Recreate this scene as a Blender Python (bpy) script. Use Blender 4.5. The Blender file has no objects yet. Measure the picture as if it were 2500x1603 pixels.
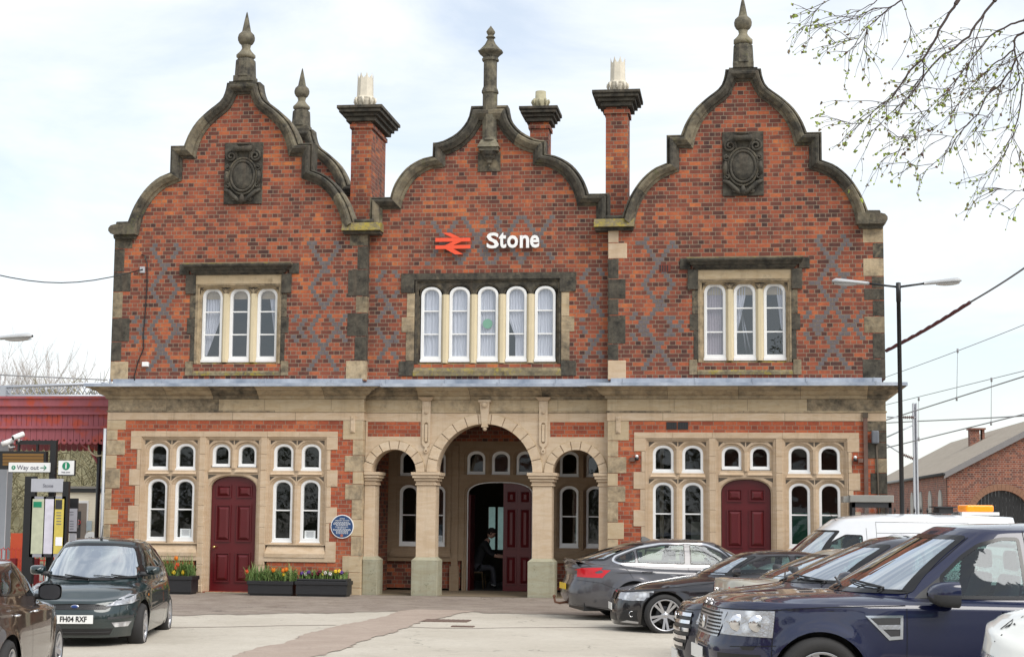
import bpy, bmesh, math, random
from mathutils import Vector, Matrix
from mathutils.geometry import tessellate_polygon
from mathutils.bvhtree import BVHTree
R=math.radians; PI=math.pi
rnd=random.Random(7)
scene=bpy.context.scene
COL=scene.collection
# ---------------- tags / objects ----------------
def tag(o,label=None,cat=None,group=None,kind=None):
    if label:o['label']=label
    if cat:o['category']=cat
    if group:o['group']=group
    if kind:o['kind']=kind
    return o
def empty(name,loc=(0,0,0),rz=0,label=None,cat=None,group=None,scale=1):
    o=bpy.data.objects.new(name,None);COL.objects.link(o);o.location=loc;o.rotation_euler=(0,0,rz);o.scale=(scale,)*3
    o.empty_display_size=.2
    return tag(o,label,cat,group)
class MB:
    def __init__(s):s.v=[];s.f=[];s.m=[];s.sm=[]
    def add(s,vs,fs,mi=0,smooth=False):
        n=len(s.v);s.v+= [tuple(v) for v in vs]
        for f in fs:s.f.append([i+n for i in f]);s.m.append(mi);s.sm.append(smooth)
        return s
    def box(s,x0,x1,y0,y1,z0,z1,mi=0,b=0):
        if x0>x1:x0,x1=x1,x0
        if y0>y1:y0,y1=y1,y0
        if z0>z1:z0,z1=z1,z0
        if b<=0:
            return s.add([(x0,y0,z0),(x1,y0,z0),(x1,y1,z0),(x0,y1,z0),(x0,y0,z1),(x1,y0,z1),(x1,y1,z1),(x0,y1,z1)],
              [(0,3,2,1),(4,5,6,7),(0,1,5,4),(1,2,6,5),(2,3,7,6),(3,0,4,7)],mi)
        # front (y0) edges chamfered
        v=[(x0,y1,z0),(x1,y1,z0),(x1,y1,z1),(x0,y1,z1),(x0,y0+b,z0),(x1,y0+b,z0),(x1,y0+b,z1),(x0,y0+b,z1),
           (x0+b,y0,z0+b),(x1-b,y0,z0+b),(x1-b,y0,z1-b),(x0+b,y0,z1-b)]
        return s.add(v,[(0,3,2,1)[::1],(8,9,10,11),(4,5,9,8),(5,6,10,9),(6,7,11,10),(7,4,8,11),(0,1,5,4),(1,2,6,5),(2,3,7,6),(3,0,4,7)],mi)
    def slab(s,outer,holes,y0,y1,mi=0,back=True,mis=None):
        """polygon with holes in (x,z), extruded from y0 (front) to y1"""
        loops=[list(outer)]+[list(h) for h in holes]
        tri=tessellate_polygon([[Vector((p[0],p[1],0)) for p in l] for l in loops])
        flat=[p for l in loops for p in l];n=len(flat)
        vs=[(p[0],y0,p[1]) for p in flat]+[(p[0],y1,p[1]) for p in flat]
        fs=[];
        for a,b,c in tri:
            A,B,C_=flat[a],flat[b],flat[c]
            cr=(B[0]-A[0])*(C_[1]-A[1])-(B[1]-A[1])*(C_[0]-A[0])
            if abs(cr)<1e-12:continue
            if cr<0:a,b,c=c,b,a
            fs.append((a,b,c))   # faces -y: x right z up seen from -y => ccw
            if back:fs.append((a+n,c+n,b+n))
        s.add(vs,fs,mi)
        base=0;sf=[]
        for li,l in enumerate(loops):
            k=len(l);ar=sum(l[i][0]*l[(i+1)%k][1]-l[(i+1)%k][0]*l[i][1] for i in range(k))
            for i in range(k):
                j=(i+1)%k;a,b=base+i,base+j
                q=(a,b,b+n,a+n)
                if (ar>0)!=(li==0):q=q[::-1]
                sf.append(q[::-1])
            base+=k
        m0=len(s.v)-2*n
        for f in sf:s.f.append([i+m0 for i in f]);s.m.append(mi if mis is None else mis);s.sm.append(False)
        return s
    def tube(s,pts,r,n=8,mi=0,caps=True,smooth=True):
        pts=[Vector(p) for p in pts];rs=r if isinstance(r,(list,tuple)) else [r]*len(pts)
        rings=[];up=None
        for i,p in enumerate(pts):
            d=(pts[min(i+1,len(pts)-1)]-pts[max(i-1,0)]).normalized()
            if up is None:
                up=Vector((0,0,1)) if abs(d.z)<.9 else Vector((1,0,0))
            a=d.cross(up).normalized();b=a.cross(d).normalized();up=b
            rings.append([p+(a*math.cos(2*PI*k/n)+b*math.sin(2*PI*k/n))*rs[i] for k in range(n)])
        vs=[v for q in rings for v in q];fs=[]
        for i in range(len(rings)-1):
            for k in range(n):
                a=i*n+k;b=i*n+(k+1)%n;fs.append((a,b,b+n,a+n))
        if caps:fs.append(tuple(range(n))[::-1]);fs.append(tuple((len(rings)-1)*n+k for k in range(n)))
        return s.add(vs,fs,mi,smooth)
    def lathe(s,prof,c=(0,0,0),n=16,mi=0,smooth=True,sq=None,rot=0,sy=1,cap=True):
        """prof: list (r,z). n sides"""
        vs=[];fs=[]
        for r,z in prof:
            for k in range(n):
                a=2*PI*(k+.5)/n+rot
                vs.append((c[0]+r*math.cos(a),c[1]+r*math.sin(a)*sy,c[2]+z))
        for i in range(len(prof)-1):
            for k in range(n):
                a=i*n+k;b=i*n+(k+1)%n;fs.append((a,b,b+n,a+n))
        if cap and prof[0][0]>1e-4:fs.append(tuple(range(n))[::-1])
        if cap and prof[-1][0]>1e-4:fs.append(tuple((len(prof)-1)*n+k for k in range(n)))
        return s.add(vs,fs,mi,smooth)
    def sweep(s,prof,path,mi=0,closed=False):
        """prof: list (offset outward(right of travel), z). path: list (x,y) plan."""
        P=[Vector((p[0],p[1])) for p in path];n=len(P);k=len(prof);vs=[];fs=[]
        for i in range(n):
            d0=(P[i]-P[i-1]).normalized() if i>0 else (P[1]-P[0]).normalized()
            d1=(P[i+1]-P[i]).normalized() if i<n-1 else d0
            n0=Vector((d0.y,-d0.x));n1=Vector((d1.y,-d1.x));m=(n0+n1);m=m/(m.dot(n0)) if abs(m.dot(n0))>1e-6 else n0
            for o,z in prof:vs.append((P[i].x+m.x*o,P[i].y+m.y*o,z))
        for i in range(n-1):
            for j in range(k-1 if not closed else k):
                a=i*k+j;b=i*k+(j+1)%k;fs.append((a,a+k,b+k,b))
        if closed:fs.append(tuple(range(k)));fs.append(tuple((n-1)*k+j for j in range(k))[::-1])
        return s.add(vs,fs,mi)
    def build(s,name,mats,parent=None,smooth=None,loc=None,bev=0):
        me=bpy.data.meshes.new(name)
        me.from_pydata([tuple(v) for v in s.v],[],s.f)
        if not isinstance(mats,(list,tuple)):mats=[mats]
        for m in mats:me.materials.append(m)
        for i,p in enumerate(me.polygons):
            p.material_index=min(s.m[i],len(mats)-1);p.use_smooth=s.sm[i] if smooth is None else smooth
        me.update()
        o=bpy.data.objects.new(name,me);COL.objects.link(o)
        if parent is not None:o.parent=parent
        if loc:o.location=loc
        if bev:
            b=o.modifiers.new('b','BEVEL');b.width=bev;b.segments=2;b.limit_method='ANGLE';b.angle_limit=R(40)
        return o
def copy_tree(o,parent=None):
    c=o.copy();COL.objects.link(c);c.parent=parent
    for ch in o.children:copy_tree(ch,c)
    return c
# ---------------- materials ----------------
class NT:
    def __init__(s,name):
        s.mat=bpy.data.materials.new(name);s.mat.use_nodes=True;s.t=s.mat.node_tree;s.t.nodes.clear()
        s.out=s.t.nodes.new('ShaderNodeOutputMaterial')
    def n(s,typ,**k):
        o=s.t.nodes.new('ShaderNode'+typ)
        for a,b in k.items():
            if hasattr(o,a):setattr(o,a,b)
            else:o.inputs[a].default_value=b
        return o
    def l(s,a,b):s.t.links.new(a,b)
    def sock(s,i,v):
        if isinstance(v,bpy.types.NodeSocket):s.l(v,i)
        else:i.default_value=v
    def math(s,op,a,b=None,c=None,clamp=False):
        o=s.n('Math',operation=op);o.use_clamp=clamp
        for i,v in enumerate((a,b,c)):
            if v is not None:s.sock(o.inputs[i],v)
        return o.outputs[0]
    def mix(s,f,a,b,typ='RGBA',bl='MIX'):
        o=s.n('Mix');o.data_type=typ
        if typ=='RGBA':o.blend_type=bl;ia,ib,ou=o.inputs[6],o.inputs[7],o.outputs[2]
        else:ia,ib,ou=o.inputs[2],o.inputs[3],o.outputs[0]
        s.sock(o.inputs[0],f)
        for i,v in ((ia,a),(ib,b)):
            if isinstance(v,tuple) and len(v)==3:v=v+(1,)
            s.sock(i,v)
        return ou
    def noise(s,vec,scale,detail=4,rough=.55,dist=0):
        o=s.n('TexNoise');o.inputs['Scale'].default_value=scale;o.inputs['Detail'].default_value=detail
        o.inputs['Roughness'].default_value=rough;o.inputs['Distortion'].default_value=dist
        if vec is not None:s.l(vec,o.inputs['Vector'])
        return o.outputs['Fac']
    def ramp(s,f,stops,interp='LINEAR'):
        o=s.n('ValToRGB');o.color_ramp.interpolation=interp;e=o.color_ramp.elements
        while len(e)<len(stops):e.new(.5)
        for i,(p,c) in enumerate(stops):
            e[i].position=p
            e[i].color=(c,c,c,1) if isinstance(c,(int,float)) else tuple(c)+(1,)
        s.l(f,o.inputs[0]);return o.outputs[0]
    def mapping(s,vec,scale=(1,1,1),loc=(0,0,0),rot=(0,0,0)):
        o=s.n('Mapping');o.inputs['Scale'].default_value=scale;o.inputs['Location'].default_value=loc;o.inputs['Rotation'].default_value=rot
        s.l(vec,o.inputs[0]);return o.outputs[0]
    def pos(s):return s.n('NewGeometry').outputs['Position']
    def obj(s):return s.n('TexCoord').outputs['Object']
    def bsdf(s,col,rough=.8,bump=None,bstr=.3,bdist=.01,**k):
        b=s.n('BsdfPrincipled')
        s.sock(b.inputs['Base Color'],col if not(isinstance(col,tuple) and len(col)==3) else col+(1,))
        s.sock(b.inputs['Roughness'],rough)
        for a,v in k.items():s.sock(b.inputs[a.replace('_',' ')],v)
        if bump is not None:
            n=s.n('Bump');n.inputs['Strength'].default_value=bstr;n.inputs['Distance'].default_value=bdist
            s.l(bump,n.inputs['Height']);s.l(n.outputs[0],b.inputs['Normal'])
        s.l(b.outputs[0],s.out.inputs[0]);return b
def plain(name,col,rough=.5,metal=0,var=.12,vs=6,**k):
    t=NT(name);p=t.obj()
    n=t.noise(p,vs,5)
    f=t.math('MULTIPLY_ADD',n,var*2,1-var)
    c=t.mix(1.0,tuple(col),t.n('CombineColor').outputs[0],bl='MULTIPLY') if False else None
    hs=t.n('HueSaturation');hs.inputs['Color'].default_value=tuple(col)+(1,);t.l(f,hs.inputs['Value'])
    t.bsdf(hs.outputs[0],rough,Metallic=metal,**k);return t.mat
def brick_mat(name,cols,mortar=(.30,.235,.165),h=.0885,L=.24,stain=.7,cluster=.5,mw=.006):
    t=NT(name);P=t.pos();g=t.n('NewGeometry');sn=t.n('SeparateXYZ');t.l(g.outputs['True Normal'],sn.inputs[0])
    sp=t.n('SeparateXYZ');t.l(P,sp.inputs[0])
    side=t.math('GREATER_THAN',t.math('ABSOLUTE',sn.outputs[0]),.6)
    # wobble
    wob=t.math('MULTIPLY_ADD',t.noise(P,9,2),.008,-.004)
    u=t.math('ADD',t.mix(side,sp.outputs[0],sp.outputs[1],'FLOAT'),wob);z=t.math('ADD',sp.outputs[2],wob)
    row=t.math('FLOOR',t.math('DIVIDE',z,h));par=t.math('MODULO',t.math('ABSOLUTE',row),2)
    # odd rows headers, even rows stretchers, some rows flipped
    Lr=t.math('MULTIPLY_ADD',par,-L/2,L)
    off=t.math('MULTIPLY',par,L/4)
    q=t.math('DIVIDE',t.math('ADD',u,off),Lr);cid=t.math('FLOOR',q);fx=t.math('SUBTRACT',q,cid)
    fz=t.math('SUBTRACT',t.math('DIVIDE',z,h),row)
    dx=t.math('MULTIPLY',t.math('MINIMUM',fx,t.math('SUBTRACT',1,fx)),Lr)
    dz=t.math('MULTIPLY',t.math('MINIMUM',fz,t.math('SUBTRACT',1,fz)),h)
    d=t.math('MINIMUM',dx,dz);d=t.math('SUBTRACT',d,t.math('MULTIPLY',t.noise(P,40,2),.004))
    mort=t.math('LESS_THAN',d,mw-.002)
    cv=t.n('CombineXYZ');t.l(cid,cv.inputs[0]);t.l(row,cv.inputs[1]);t.l(side,cv.inputs[2])
    wn=t.n('TexWhiteNoise',noise_dimensions='3D');t.l(cv.outputs[0],wn.inputs['Vector'])
    big=t.noise(P,.9,3,.6);med=t.noise(P,4.5,2)
    r=t.math('ADD',t.math('MULTIPLY',wn.outputs['Value'],1-cluster),t.math('MULTIPLY',t.math('MULTIPLY_ADD',big,1.6,-.3),cluster))
    r=t.math('ADD',r,t.math('MULTIPLY_ADD',par,-.07,.02))
    r=t.math('ADD',r,t.math('MULTIPLY_ADD',med,.3,-.15))
    c=t.ramp(r,cols)
    # within-brick scorch
    sc=t.noise(t.mapping(P,(14,14,34)),1,4,.7)
    c=t.mix(t.math('MULTIPLY',t.ramp(sc,[(.45,0.),(.75,1.)]),.55),c,(.10,.035,.03))
    c=t.mix(t.math('MULTIPLY',t.ramp(t.noise(P,1.7,5,.7),[(.55,0.),(.8,1.)]),stain*.5),c,(.09,.05,.04))
    c=t.mix(t.math('MULTIPLY',t.ramp(t.noise(t.mapping(P,(3.2,3.2,.35)),1,5,.65),[(.52,0.),(.78,1.)]),.45),c,(.075,.045,.035))
    c=t.mix(mort,c,t.mix(t.noise(P,2.5,3),mortar,tuple(m*.55 for m in mortar)))
    hgt=t.math('SUBTRACT',t.math('MULTIPLY',t.noise(P,60,4),.3),mort)
    t.bsdf(c,.9,hgt,.5,.006);return t.mat
BR_STOPS=[(0,(.024,.016,.017)),(.18,(.062,.026,.021)),(.35,(.15,.045,.029)),(.52,(.265,.069,.036)),(.69,(.385,.099,.041)),(.86,(.52,.155,.045)),(1,(.60,.27,.10))]
M={}
M['brick']=brick_mat('red_brick_dark',BR_STOPS)
M['brick_low']=brick_mat('red_brick_orange',[(0,(.12,.03,.02)),(.25,(.28,.06,.028)),(.6,(.45,.10,.038)),(1,(.56,.19,.08))],mortar=(.33,.24,.17),stain=.7)
M['brick_shed']=brick_mat('shed_brick',[(0,(.05,.03,.03)),(.3,(.14,.05,.035)),(.6,(.26,.085,.05)),(1,(.33,.14,.08))],mortar=(.4,.33,.27),h=.085)
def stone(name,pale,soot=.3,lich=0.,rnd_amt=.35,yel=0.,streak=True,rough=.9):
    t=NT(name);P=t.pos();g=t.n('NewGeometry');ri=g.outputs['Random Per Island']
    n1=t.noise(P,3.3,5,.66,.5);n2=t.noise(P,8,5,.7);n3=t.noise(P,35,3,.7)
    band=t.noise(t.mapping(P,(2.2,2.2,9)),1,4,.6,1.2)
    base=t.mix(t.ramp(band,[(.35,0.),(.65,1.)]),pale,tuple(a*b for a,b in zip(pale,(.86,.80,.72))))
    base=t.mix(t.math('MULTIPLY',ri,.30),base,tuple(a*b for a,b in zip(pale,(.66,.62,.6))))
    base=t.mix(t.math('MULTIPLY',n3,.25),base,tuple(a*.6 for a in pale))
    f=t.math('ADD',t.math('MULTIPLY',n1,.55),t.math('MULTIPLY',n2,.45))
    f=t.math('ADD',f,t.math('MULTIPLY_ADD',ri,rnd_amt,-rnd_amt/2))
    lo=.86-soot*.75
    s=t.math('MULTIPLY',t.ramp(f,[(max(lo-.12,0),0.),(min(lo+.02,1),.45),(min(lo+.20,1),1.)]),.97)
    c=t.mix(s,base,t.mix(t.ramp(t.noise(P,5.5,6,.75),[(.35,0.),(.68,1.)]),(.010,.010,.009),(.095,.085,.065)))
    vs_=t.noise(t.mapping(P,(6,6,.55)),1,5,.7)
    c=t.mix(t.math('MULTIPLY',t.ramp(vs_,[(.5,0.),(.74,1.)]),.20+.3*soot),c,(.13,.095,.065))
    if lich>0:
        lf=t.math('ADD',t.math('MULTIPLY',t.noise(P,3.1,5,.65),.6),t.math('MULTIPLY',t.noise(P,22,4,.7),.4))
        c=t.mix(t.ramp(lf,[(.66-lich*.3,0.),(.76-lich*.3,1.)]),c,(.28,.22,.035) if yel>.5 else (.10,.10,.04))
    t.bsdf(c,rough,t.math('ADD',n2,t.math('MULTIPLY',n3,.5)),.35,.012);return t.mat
PALE=(.56,.44,.285)
M['stone']=stone('sandstone_pale',(.62,.485,.345),.12,rnd_amt=.2)
M['stone_arc']=stone('limewashed_stone',(.66,.53,.385),.05,rnd_amt=.12)
M['stone_mix']=stone('sandstone_stained',(.53,.425,.28),.36,rnd_amt=.32)
M['stone_lowq']=stone('lower_quoin_stone',(.56,.45,.30),.26,rnd_amt=.3)
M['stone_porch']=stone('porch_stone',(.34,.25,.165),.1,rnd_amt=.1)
M['stone_cor']=stone('cornice_stone',(.46,.37,.245),.48,rnd_amt=.3)
M['stone_dark']=stone('sooty_stone',(.33,.27,.17),.66,.14,rnd_amt=.22)
M['stone_black']=stone('black_sooty_stone',(.27,.235,.165),.82,.06,rnd_amt=.22)
M['stone_q']=stone('quoin_stone',(.40,.325,.21),.62,.10,rnd_amt=.6)
M['stone_cop']=stone('coping_stone',(.31,.27,.185),.76,.28,rnd_amt=.34)
M['stone_lich']=stone('lichen_stone',(.26,.22,.12),.42,.62,yel=1,rnd_amt=.3)
M['stone_sill']=stone('mossy_sill_stone',(.36,.30,.18),.5,.5,yel=1,rnd_amt=.3)
M['stone_fin']=stone('finial_stone',(.29,.265,.19),.60,.30,rnd_amt=.3)
M['stone_base']=stone('damp_render_stone',(.40,.39,.29),.2,.25,rnd_amt=.15)
M['mullion']=plain('cream_mullion_paint',(.60,.51,.34),.7,var=.1,vs=5)
M['joint_recess']=plain('dark_joint_and_recess',(.10,.08,.06),.95)
M['white']=plain('white_window_paint',(.80,.80,.79),.4,var=.06)
M['pot']=plain('chimney_pot_clay',(.62,.57,.47),.8,var=.22,vs=9)
M['pot2']=plain('old_pot_clay',(.36,.33,.22),.9,var=.35,vs=12)
M['door']=plain('maroon_gloss_paint',(.098,.007,.010),.28,var=.15,vs=3)
M['brass']=plain('brass',(.7,.5,.2),.3,metal=1)
M['black']=plain('black_paint',(.012,.012,.013),.4)
M['blackp']=plain('black_plastic',(.018,.018,.02),.45)
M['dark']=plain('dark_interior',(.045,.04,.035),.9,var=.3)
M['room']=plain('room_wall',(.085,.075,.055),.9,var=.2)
M['greyblock']=plain('blue_grey_header_brick',(.125,.105,.108),.8,var=.45,vs=9)
def leadmat():
    t=NT('lead_sheet');P=t.pos();n=t.noise(P,2,5,.6);n2=t.noise(P,14,4)
    c=t.mix(t.ramp(n,[(.3,0.),(.7,1.)]),(.20,.245,.32),(.52,.56,.62));c=t.mix(t.math('MULTIPLY',n2,.3),c,(.22,.22,.24))
    t.bsdf(c,.5,n,.2,.01,Metallic=.25);return t.mat
M['lead']=leadmat()
def glassmat(name,tint=(.9,.95,.93),refl=.08,bump=.15):
    t=NT(name);fr=t.n('Fresnel');t.l(t.math('MULTIPLY_ADD',t.n('NewGeometry').outputs['Backfacing'],1/1.5-1.5,1.5),fr.inputs[0])
    f=t.math('ADD',fr.outputs[0],refl,clamp=True)
    gl=t.n('BsdfGlossy');gl.inputs['Roughness'].default_value=.02;gl.inputs['Color'].default_value=(.9,.95,1,1)
    # old glass ripple
    nb=t.noise(t.pos(),2.2,2);b=t.n('Bump');b.inputs['Strength'].default_value=bump;b.inputs['Distance'].default_value=.02;t.l(nb,b.inputs['Height']);t.l(b.outputs[0],gl.inputs['Normal'])
    tr=t.n('BsdfTransparent');tr.inputs[0].default_value=tuple(tint)+(1,)
    m=t.n('MixShader');t.l(f,m.inputs[0]);t.l(tr.outputs[0],m.inputs[1]);t.l(gl.outputs[0],m.inputs[2])
    t.l(m.outputs[0],t.out.inputs[0]);return t.mat
M['glass']=glassmat('window_glass',(.92,.94,.93),.02,.1)
M['glass_up']=glassmat('upper_window_glass',(.84,.86,.9),.08)
def curtain_mat():
    t=NT('net_curtain');P=t.pos();sp=t.n('SeparateXYZ');t.l(P,sp.inputs[0])
    w=t.math('SINE',t.math('MULTIPLY',t.math('ADD',sp.outputs[0],t.math('MULTIPLY',t.noise(P,3,2),.08)),90))
    c=t.mix(t.math('MULTIPLY_ADD',w,.3,.5),(.56,.56,.59),(.76,.76,.79))
    t.bsdf(c,.9,w,.4,.01);return t.mat
M['net']=curtain_mat()
M['drape']=plain('pink_grey_curtain',(.42,.36,.38),.9,var=.2,vs=20)
M['paper']=plain('paper_notice',(.88,.88,.9),.8,var=.04)
# ---------------- camera / world ----------------
CF=4030.84;CY_,CPI,CRO=-.1362,.1087,.0089
def cam_basis():
    cy,sy=math.cos(CY_),math.sin(CY_);cp,sp=math.cos(CPI),math.sin(CPI)
    fw=Vector((sy*cp,cy*cp,sp));r0=Vector((cy,-sy,0));u0=r0.cross(fw)
    return math.cos(CRO)*r0+math.sin(CRO)*u0,-math.sin(CRO)*r0+math.cos(CRO)*u0,fw
cR,cU,cF=cam_basis();CP=Vector((5.2944,-34.5325,1.7878))
cam=bpy.data.cameras.new('camera');co=bpy.data.objects.new('camera',cam);COL.objects.link(co)
mw=Matrix((cR,cU,-cF)).transposed().to_4x4();mw.translation=CP;co.matrix_world=mw
cam.sensor_fit='HORIZONTAL';cam.sensor_width=36;cam.lens=CF*36/2500;cam.clip_start=.1;cam.clip_end=3000
scene.camera=co
def at(px,py,Y):
    """world point on the vertical plane y=Y that the surveyed photo position refers to"""
    d=cF+cR*((px-1250)/CF)+cU*((801.5-py)/CF);t=(Y-CP.y)/d.y;return CP+d*t
w=bpy.data.worlds.new('World');scene.world=w;w.use_nodes=True;nt=w.node_tree;nt.nodes.clear()
SUN_EL,SUN_AZ=46,128   # azimuth measured from +Y clockwise (south-ish = behind camera)
sky=nt.nodes.new('ShaderNodeTexSky');sky.sky_type='NISHITA';sky.sun_disc=False;sky.sun_elevation=R(SUN_EL);sky.sun_rotation=R(SUN_AZ);sky.air_density=1;sky.dust_density=1;sky.ozone_density=1
tc=nt.nodes.new('ShaderNodeTexCoord');mp=nt.nodes.new('ShaderNodeMapping');mp.inputs['Scale'].default_value=(1.0,1.0,3.2)
nt.links.new(tc.outputs['Generated'],mp.inputs[0])
no=nt.nodes.new('ShaderNodeTexNoise');no.inputs['Scale'].default_value=2.6;no.inputs['Detail'].default_value=7;no.inputs['Roughness'].default_value=.58;no.inputs['Distortion'].default_value=.5
nt.links.new(mp.outputs[0],no.inputs['Vector'])
cr=nt.nodes.new('ShaderNodeValToRGB');cr.color_ramp.elements[0].position=.38;cr.color_ramp.elements[0].color=(.48,.48,.48,1);cr.color_ramp.elements[1].position=.63;cr.color_ramp.elements[1].color=(1,1,1,1)
nt.links.new(no.outputs['Fac'],cr.inputs[0])
b1=nt.nodes.new('ShaderNodeBackground');nt.links.new(sky.outputs[0],b1.inputs[0]);b1.inputs[1].default_value=.14
b2=nt.nodes.new('ShaderNodeBackground');b2.inputs[0].default_value=(.955,.985,1,1);b2.inputs[1].default_value=.93
ms=nt.nodes.new('ShaderNodeMixShader');nt.links.new(cr.outputs[0],ms.inputs[0]);nt.links.new(b1.outputs[0],ms.inputs[1]);nt.links.new(b2.outputs[0],ms.inputs[2])
wo=nt.nodes.new('ShaderNodeOutputWorld');nt.links.new(ms.outputs[0],wo.inputs[0])
sl=bpy.data.lights.new('sun','SUN');sl.energy=2.5;sl.angle=R(42);sl.color=(1,.96,.9);so=bpy.data.objects.new('sun',sl);COL.objects.link(so)
el,az=R(SUN_EL),R(SUN_AZ);sd=Vector((math.sin(az)*math.cos(el),math.cos(az)*math.cos(el),math.sin(el)))
so.rotation_euler=(-sd).to_track_quat('-Z','Y').to_euler();so.location=(0,-20,30)
scene.view_settings.view_transform='Standard';scene.view_settings.look='None';scene.view_settings.exposure=0.33;scene.view_settings.gamma=1
# ================= STATION BUILDING =================
ST=empty('station_building',(0,0,-.05),0,'red brick railway station with three curved stone topped gables and triple arched stone porch','railway station')
ST.location=(0,0,0)
def arch(c,h,z0,zt,rise,n=14,e=2.0):
    """closed loop: flat bottom z0, arched top zt; ccw"""
    zs=zt-rise;L=[(c-h,z0),(c+h,z0)]
    for i in range(n+1):
        a=PI*i/n;cx=math.cos(a);sx=math.sin(a)
        L.append((c+h*math.copysign(abs(cx)**(2/e),cx),zs+rise*abs(sx)**(2/e)))
    return L
def rect(x0,x1,z0,z1):return [(x0,z0),(x1,z0),(x1,z1),(x0,z1)]
def interp(P,n):
    """smooth resample of polyline"""
    P=[Vector((a,b)) for a,b in P]
    if len(P)==2:return [P[0].lerp(P[1],i/(n-1)) for i in range(n)]
    d=[0]
    for i in range(1,len(P)):d.append(d[-1]+(P[i]-P[i-1]).length)
    out=[]
    for i in range(n):
        s=d[-1]*i/(n-1);k=max(j for j in range(len(P)) if d[j]<=s+1e-9);k=min(k,len(P)-2)
        t=(s-d[k])/(d[k+1]-d[k]);p0=P[max(k-1,0)];p1=P[k];p2=P[k+1];p3=P[min(k+2,len(P)-1)]
        if k==0:p0=p1*2-p2
        if k==len(P)-2:p3=p2*2-p1
        out.append(.5*((2*p1)+(p2-p0)*t+(2*p0-5*p1+4*p2-p3)*t*t+(3*p1-p0-3*p2+p3)*t**3))
    return out
WSEG=[([(0,11.08),(.375,11.08)],[(0,10.81),(.15,10.81)],2),
 ([(.375,11.08),(.41,10.88),(.51,10.68),(.80,10.45),(1.05,10.21),(1.22,9.94),(1.32,9.69)],[(.15,10.81),(.31,10.5),(.60,10.26),(.82,10.03),(.98,9.72),(1.06,9.40)],16),
 ([(1.32,9.69),(1.62,9.69)],[(1.06,9.40),(1.353,9.40)],2),
 ([(1.62,9.69),(1.62,9.09)],[(1.353,9.40),(1.353,8.91)],2),
 ([(1.62,9.09),(1.90,8.97),(2.17,8.73),(2.38,8.42),(2.50,8.15),(2.575,7.93)],[(1.353,8.91),(1.68,8.78),(1.92,8.60),(2.12,8.33),(2.24,8.05),(2.31,7.72)],14)]
CSEG=[([(0,10.475),(.40,10.475)],[(0,10.06),(.18,10.06)],2),
 ([(.40,10.475),(.475,10.17),(.70,9.89),(1.03,9.71),(1.235,9.68)],[(.18,10.06),(.36,9.78),(.59,9.57),(.80,9.46),(.96,9.41)],12),
 ([(1.235,9.68),(1.24,9.385)],[(.96,9.41),(.96,9.15)],2),
 ([(1.24,9.385),(1.5,9.32),(1.80,9.14),(2.02,8.87),(2.12,8.65),(2.16,8.498)],[(.96,9.15),(1.305,9.09),(1.60,8.90),(1.80,8.62),(1.89,8.40),(1.92,8.24)],14),
 ([(2.16,8.498),(2.61,8.498)],[(1.92,8.24),(2.33,8.24)],2),
 ([(2.61,8.498),(2.61,7.72)],[(2.33,8.24),(2.33,7.72)],2)]
def half(SEG):
    segs=[]
    for O,I,n in SEG:segs.append((interp(O,n),interp(I,n)))
    return segs
def coping(mb,SEG,cx,yf,sides=(-1,1),thick=.42):
    prof=[(0,.30),(0,-.02),(.03,-.075),(.13,-.085),(.19,-.06),(.23,-.055),(.27,-.175),(.34,-.205),(.50,-.20),(.80,-.12),(.84,-.06),(1.0,-.03),(1.0,.05)]
    for sd_ in sides:
        for O,I in half(SEG):
            n=len(O);vs=[];k=len(prof)
            # split long curves into stones so that each is its own island
            groups=[list(range(n))] if n<=2 else [list(range(a,min(a+n//2,n-1)+1)) for a in range(0,n-1,n//2)]
            for gi in groups:
                vs=[];fs=[]
                for i in gi:
                    for t,y in prof:
                        p=O[i].lerp(I[i],t);vs.append((cx+sd_*p.x,yf+y,p.y))
                for i in range(len(gi)-1):
                    for j in range(k-1):
                        a=i*k+j;fs.append((a,a+1,a+1+k,a+k))
                mb.add(vs,fs)
def gable_outline(SEG,cx,tmid=.55):
    pts=[]
    for O,I in half(SEG):
        for o,i in zip(O,I):
            p=o.lerp(i,tmid)
            if not pts or (Vector(pts[-1])-p).length>1e-3:pts.append((p.x,p.y))
    return pts
def gable_poly(SEG,cx,zbase,hw):
    g=gable_outline(SEG,cx)
    R_=[(cx+x,z) for x,z in g];L_=[(cx-x,z) for x,z in g if x>1e-4]
    zl=g[-1][1]
    return [(cx-hw,zbase),(cx+hw,zbase),(cx+hw,zl)]+R_[::-1]+L_+[(cx-hw,zl)]
def brickcells(cells,y,name):
    """grey blue header bricks: cells (row,k) in the same grid as the brick shader"""
    mb=MB();h=.0885;L=.12
    for row,k in cells:
        off=.06 if row%2 else 0
        x=k*L-off if row%2 else k*L
        mb.box(x+.006,x+L-.006,y-.004,y+.01,row*h+.006,row*h+h-.006)
    return mb.build(name,M['greyblock'],ST)
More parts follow.
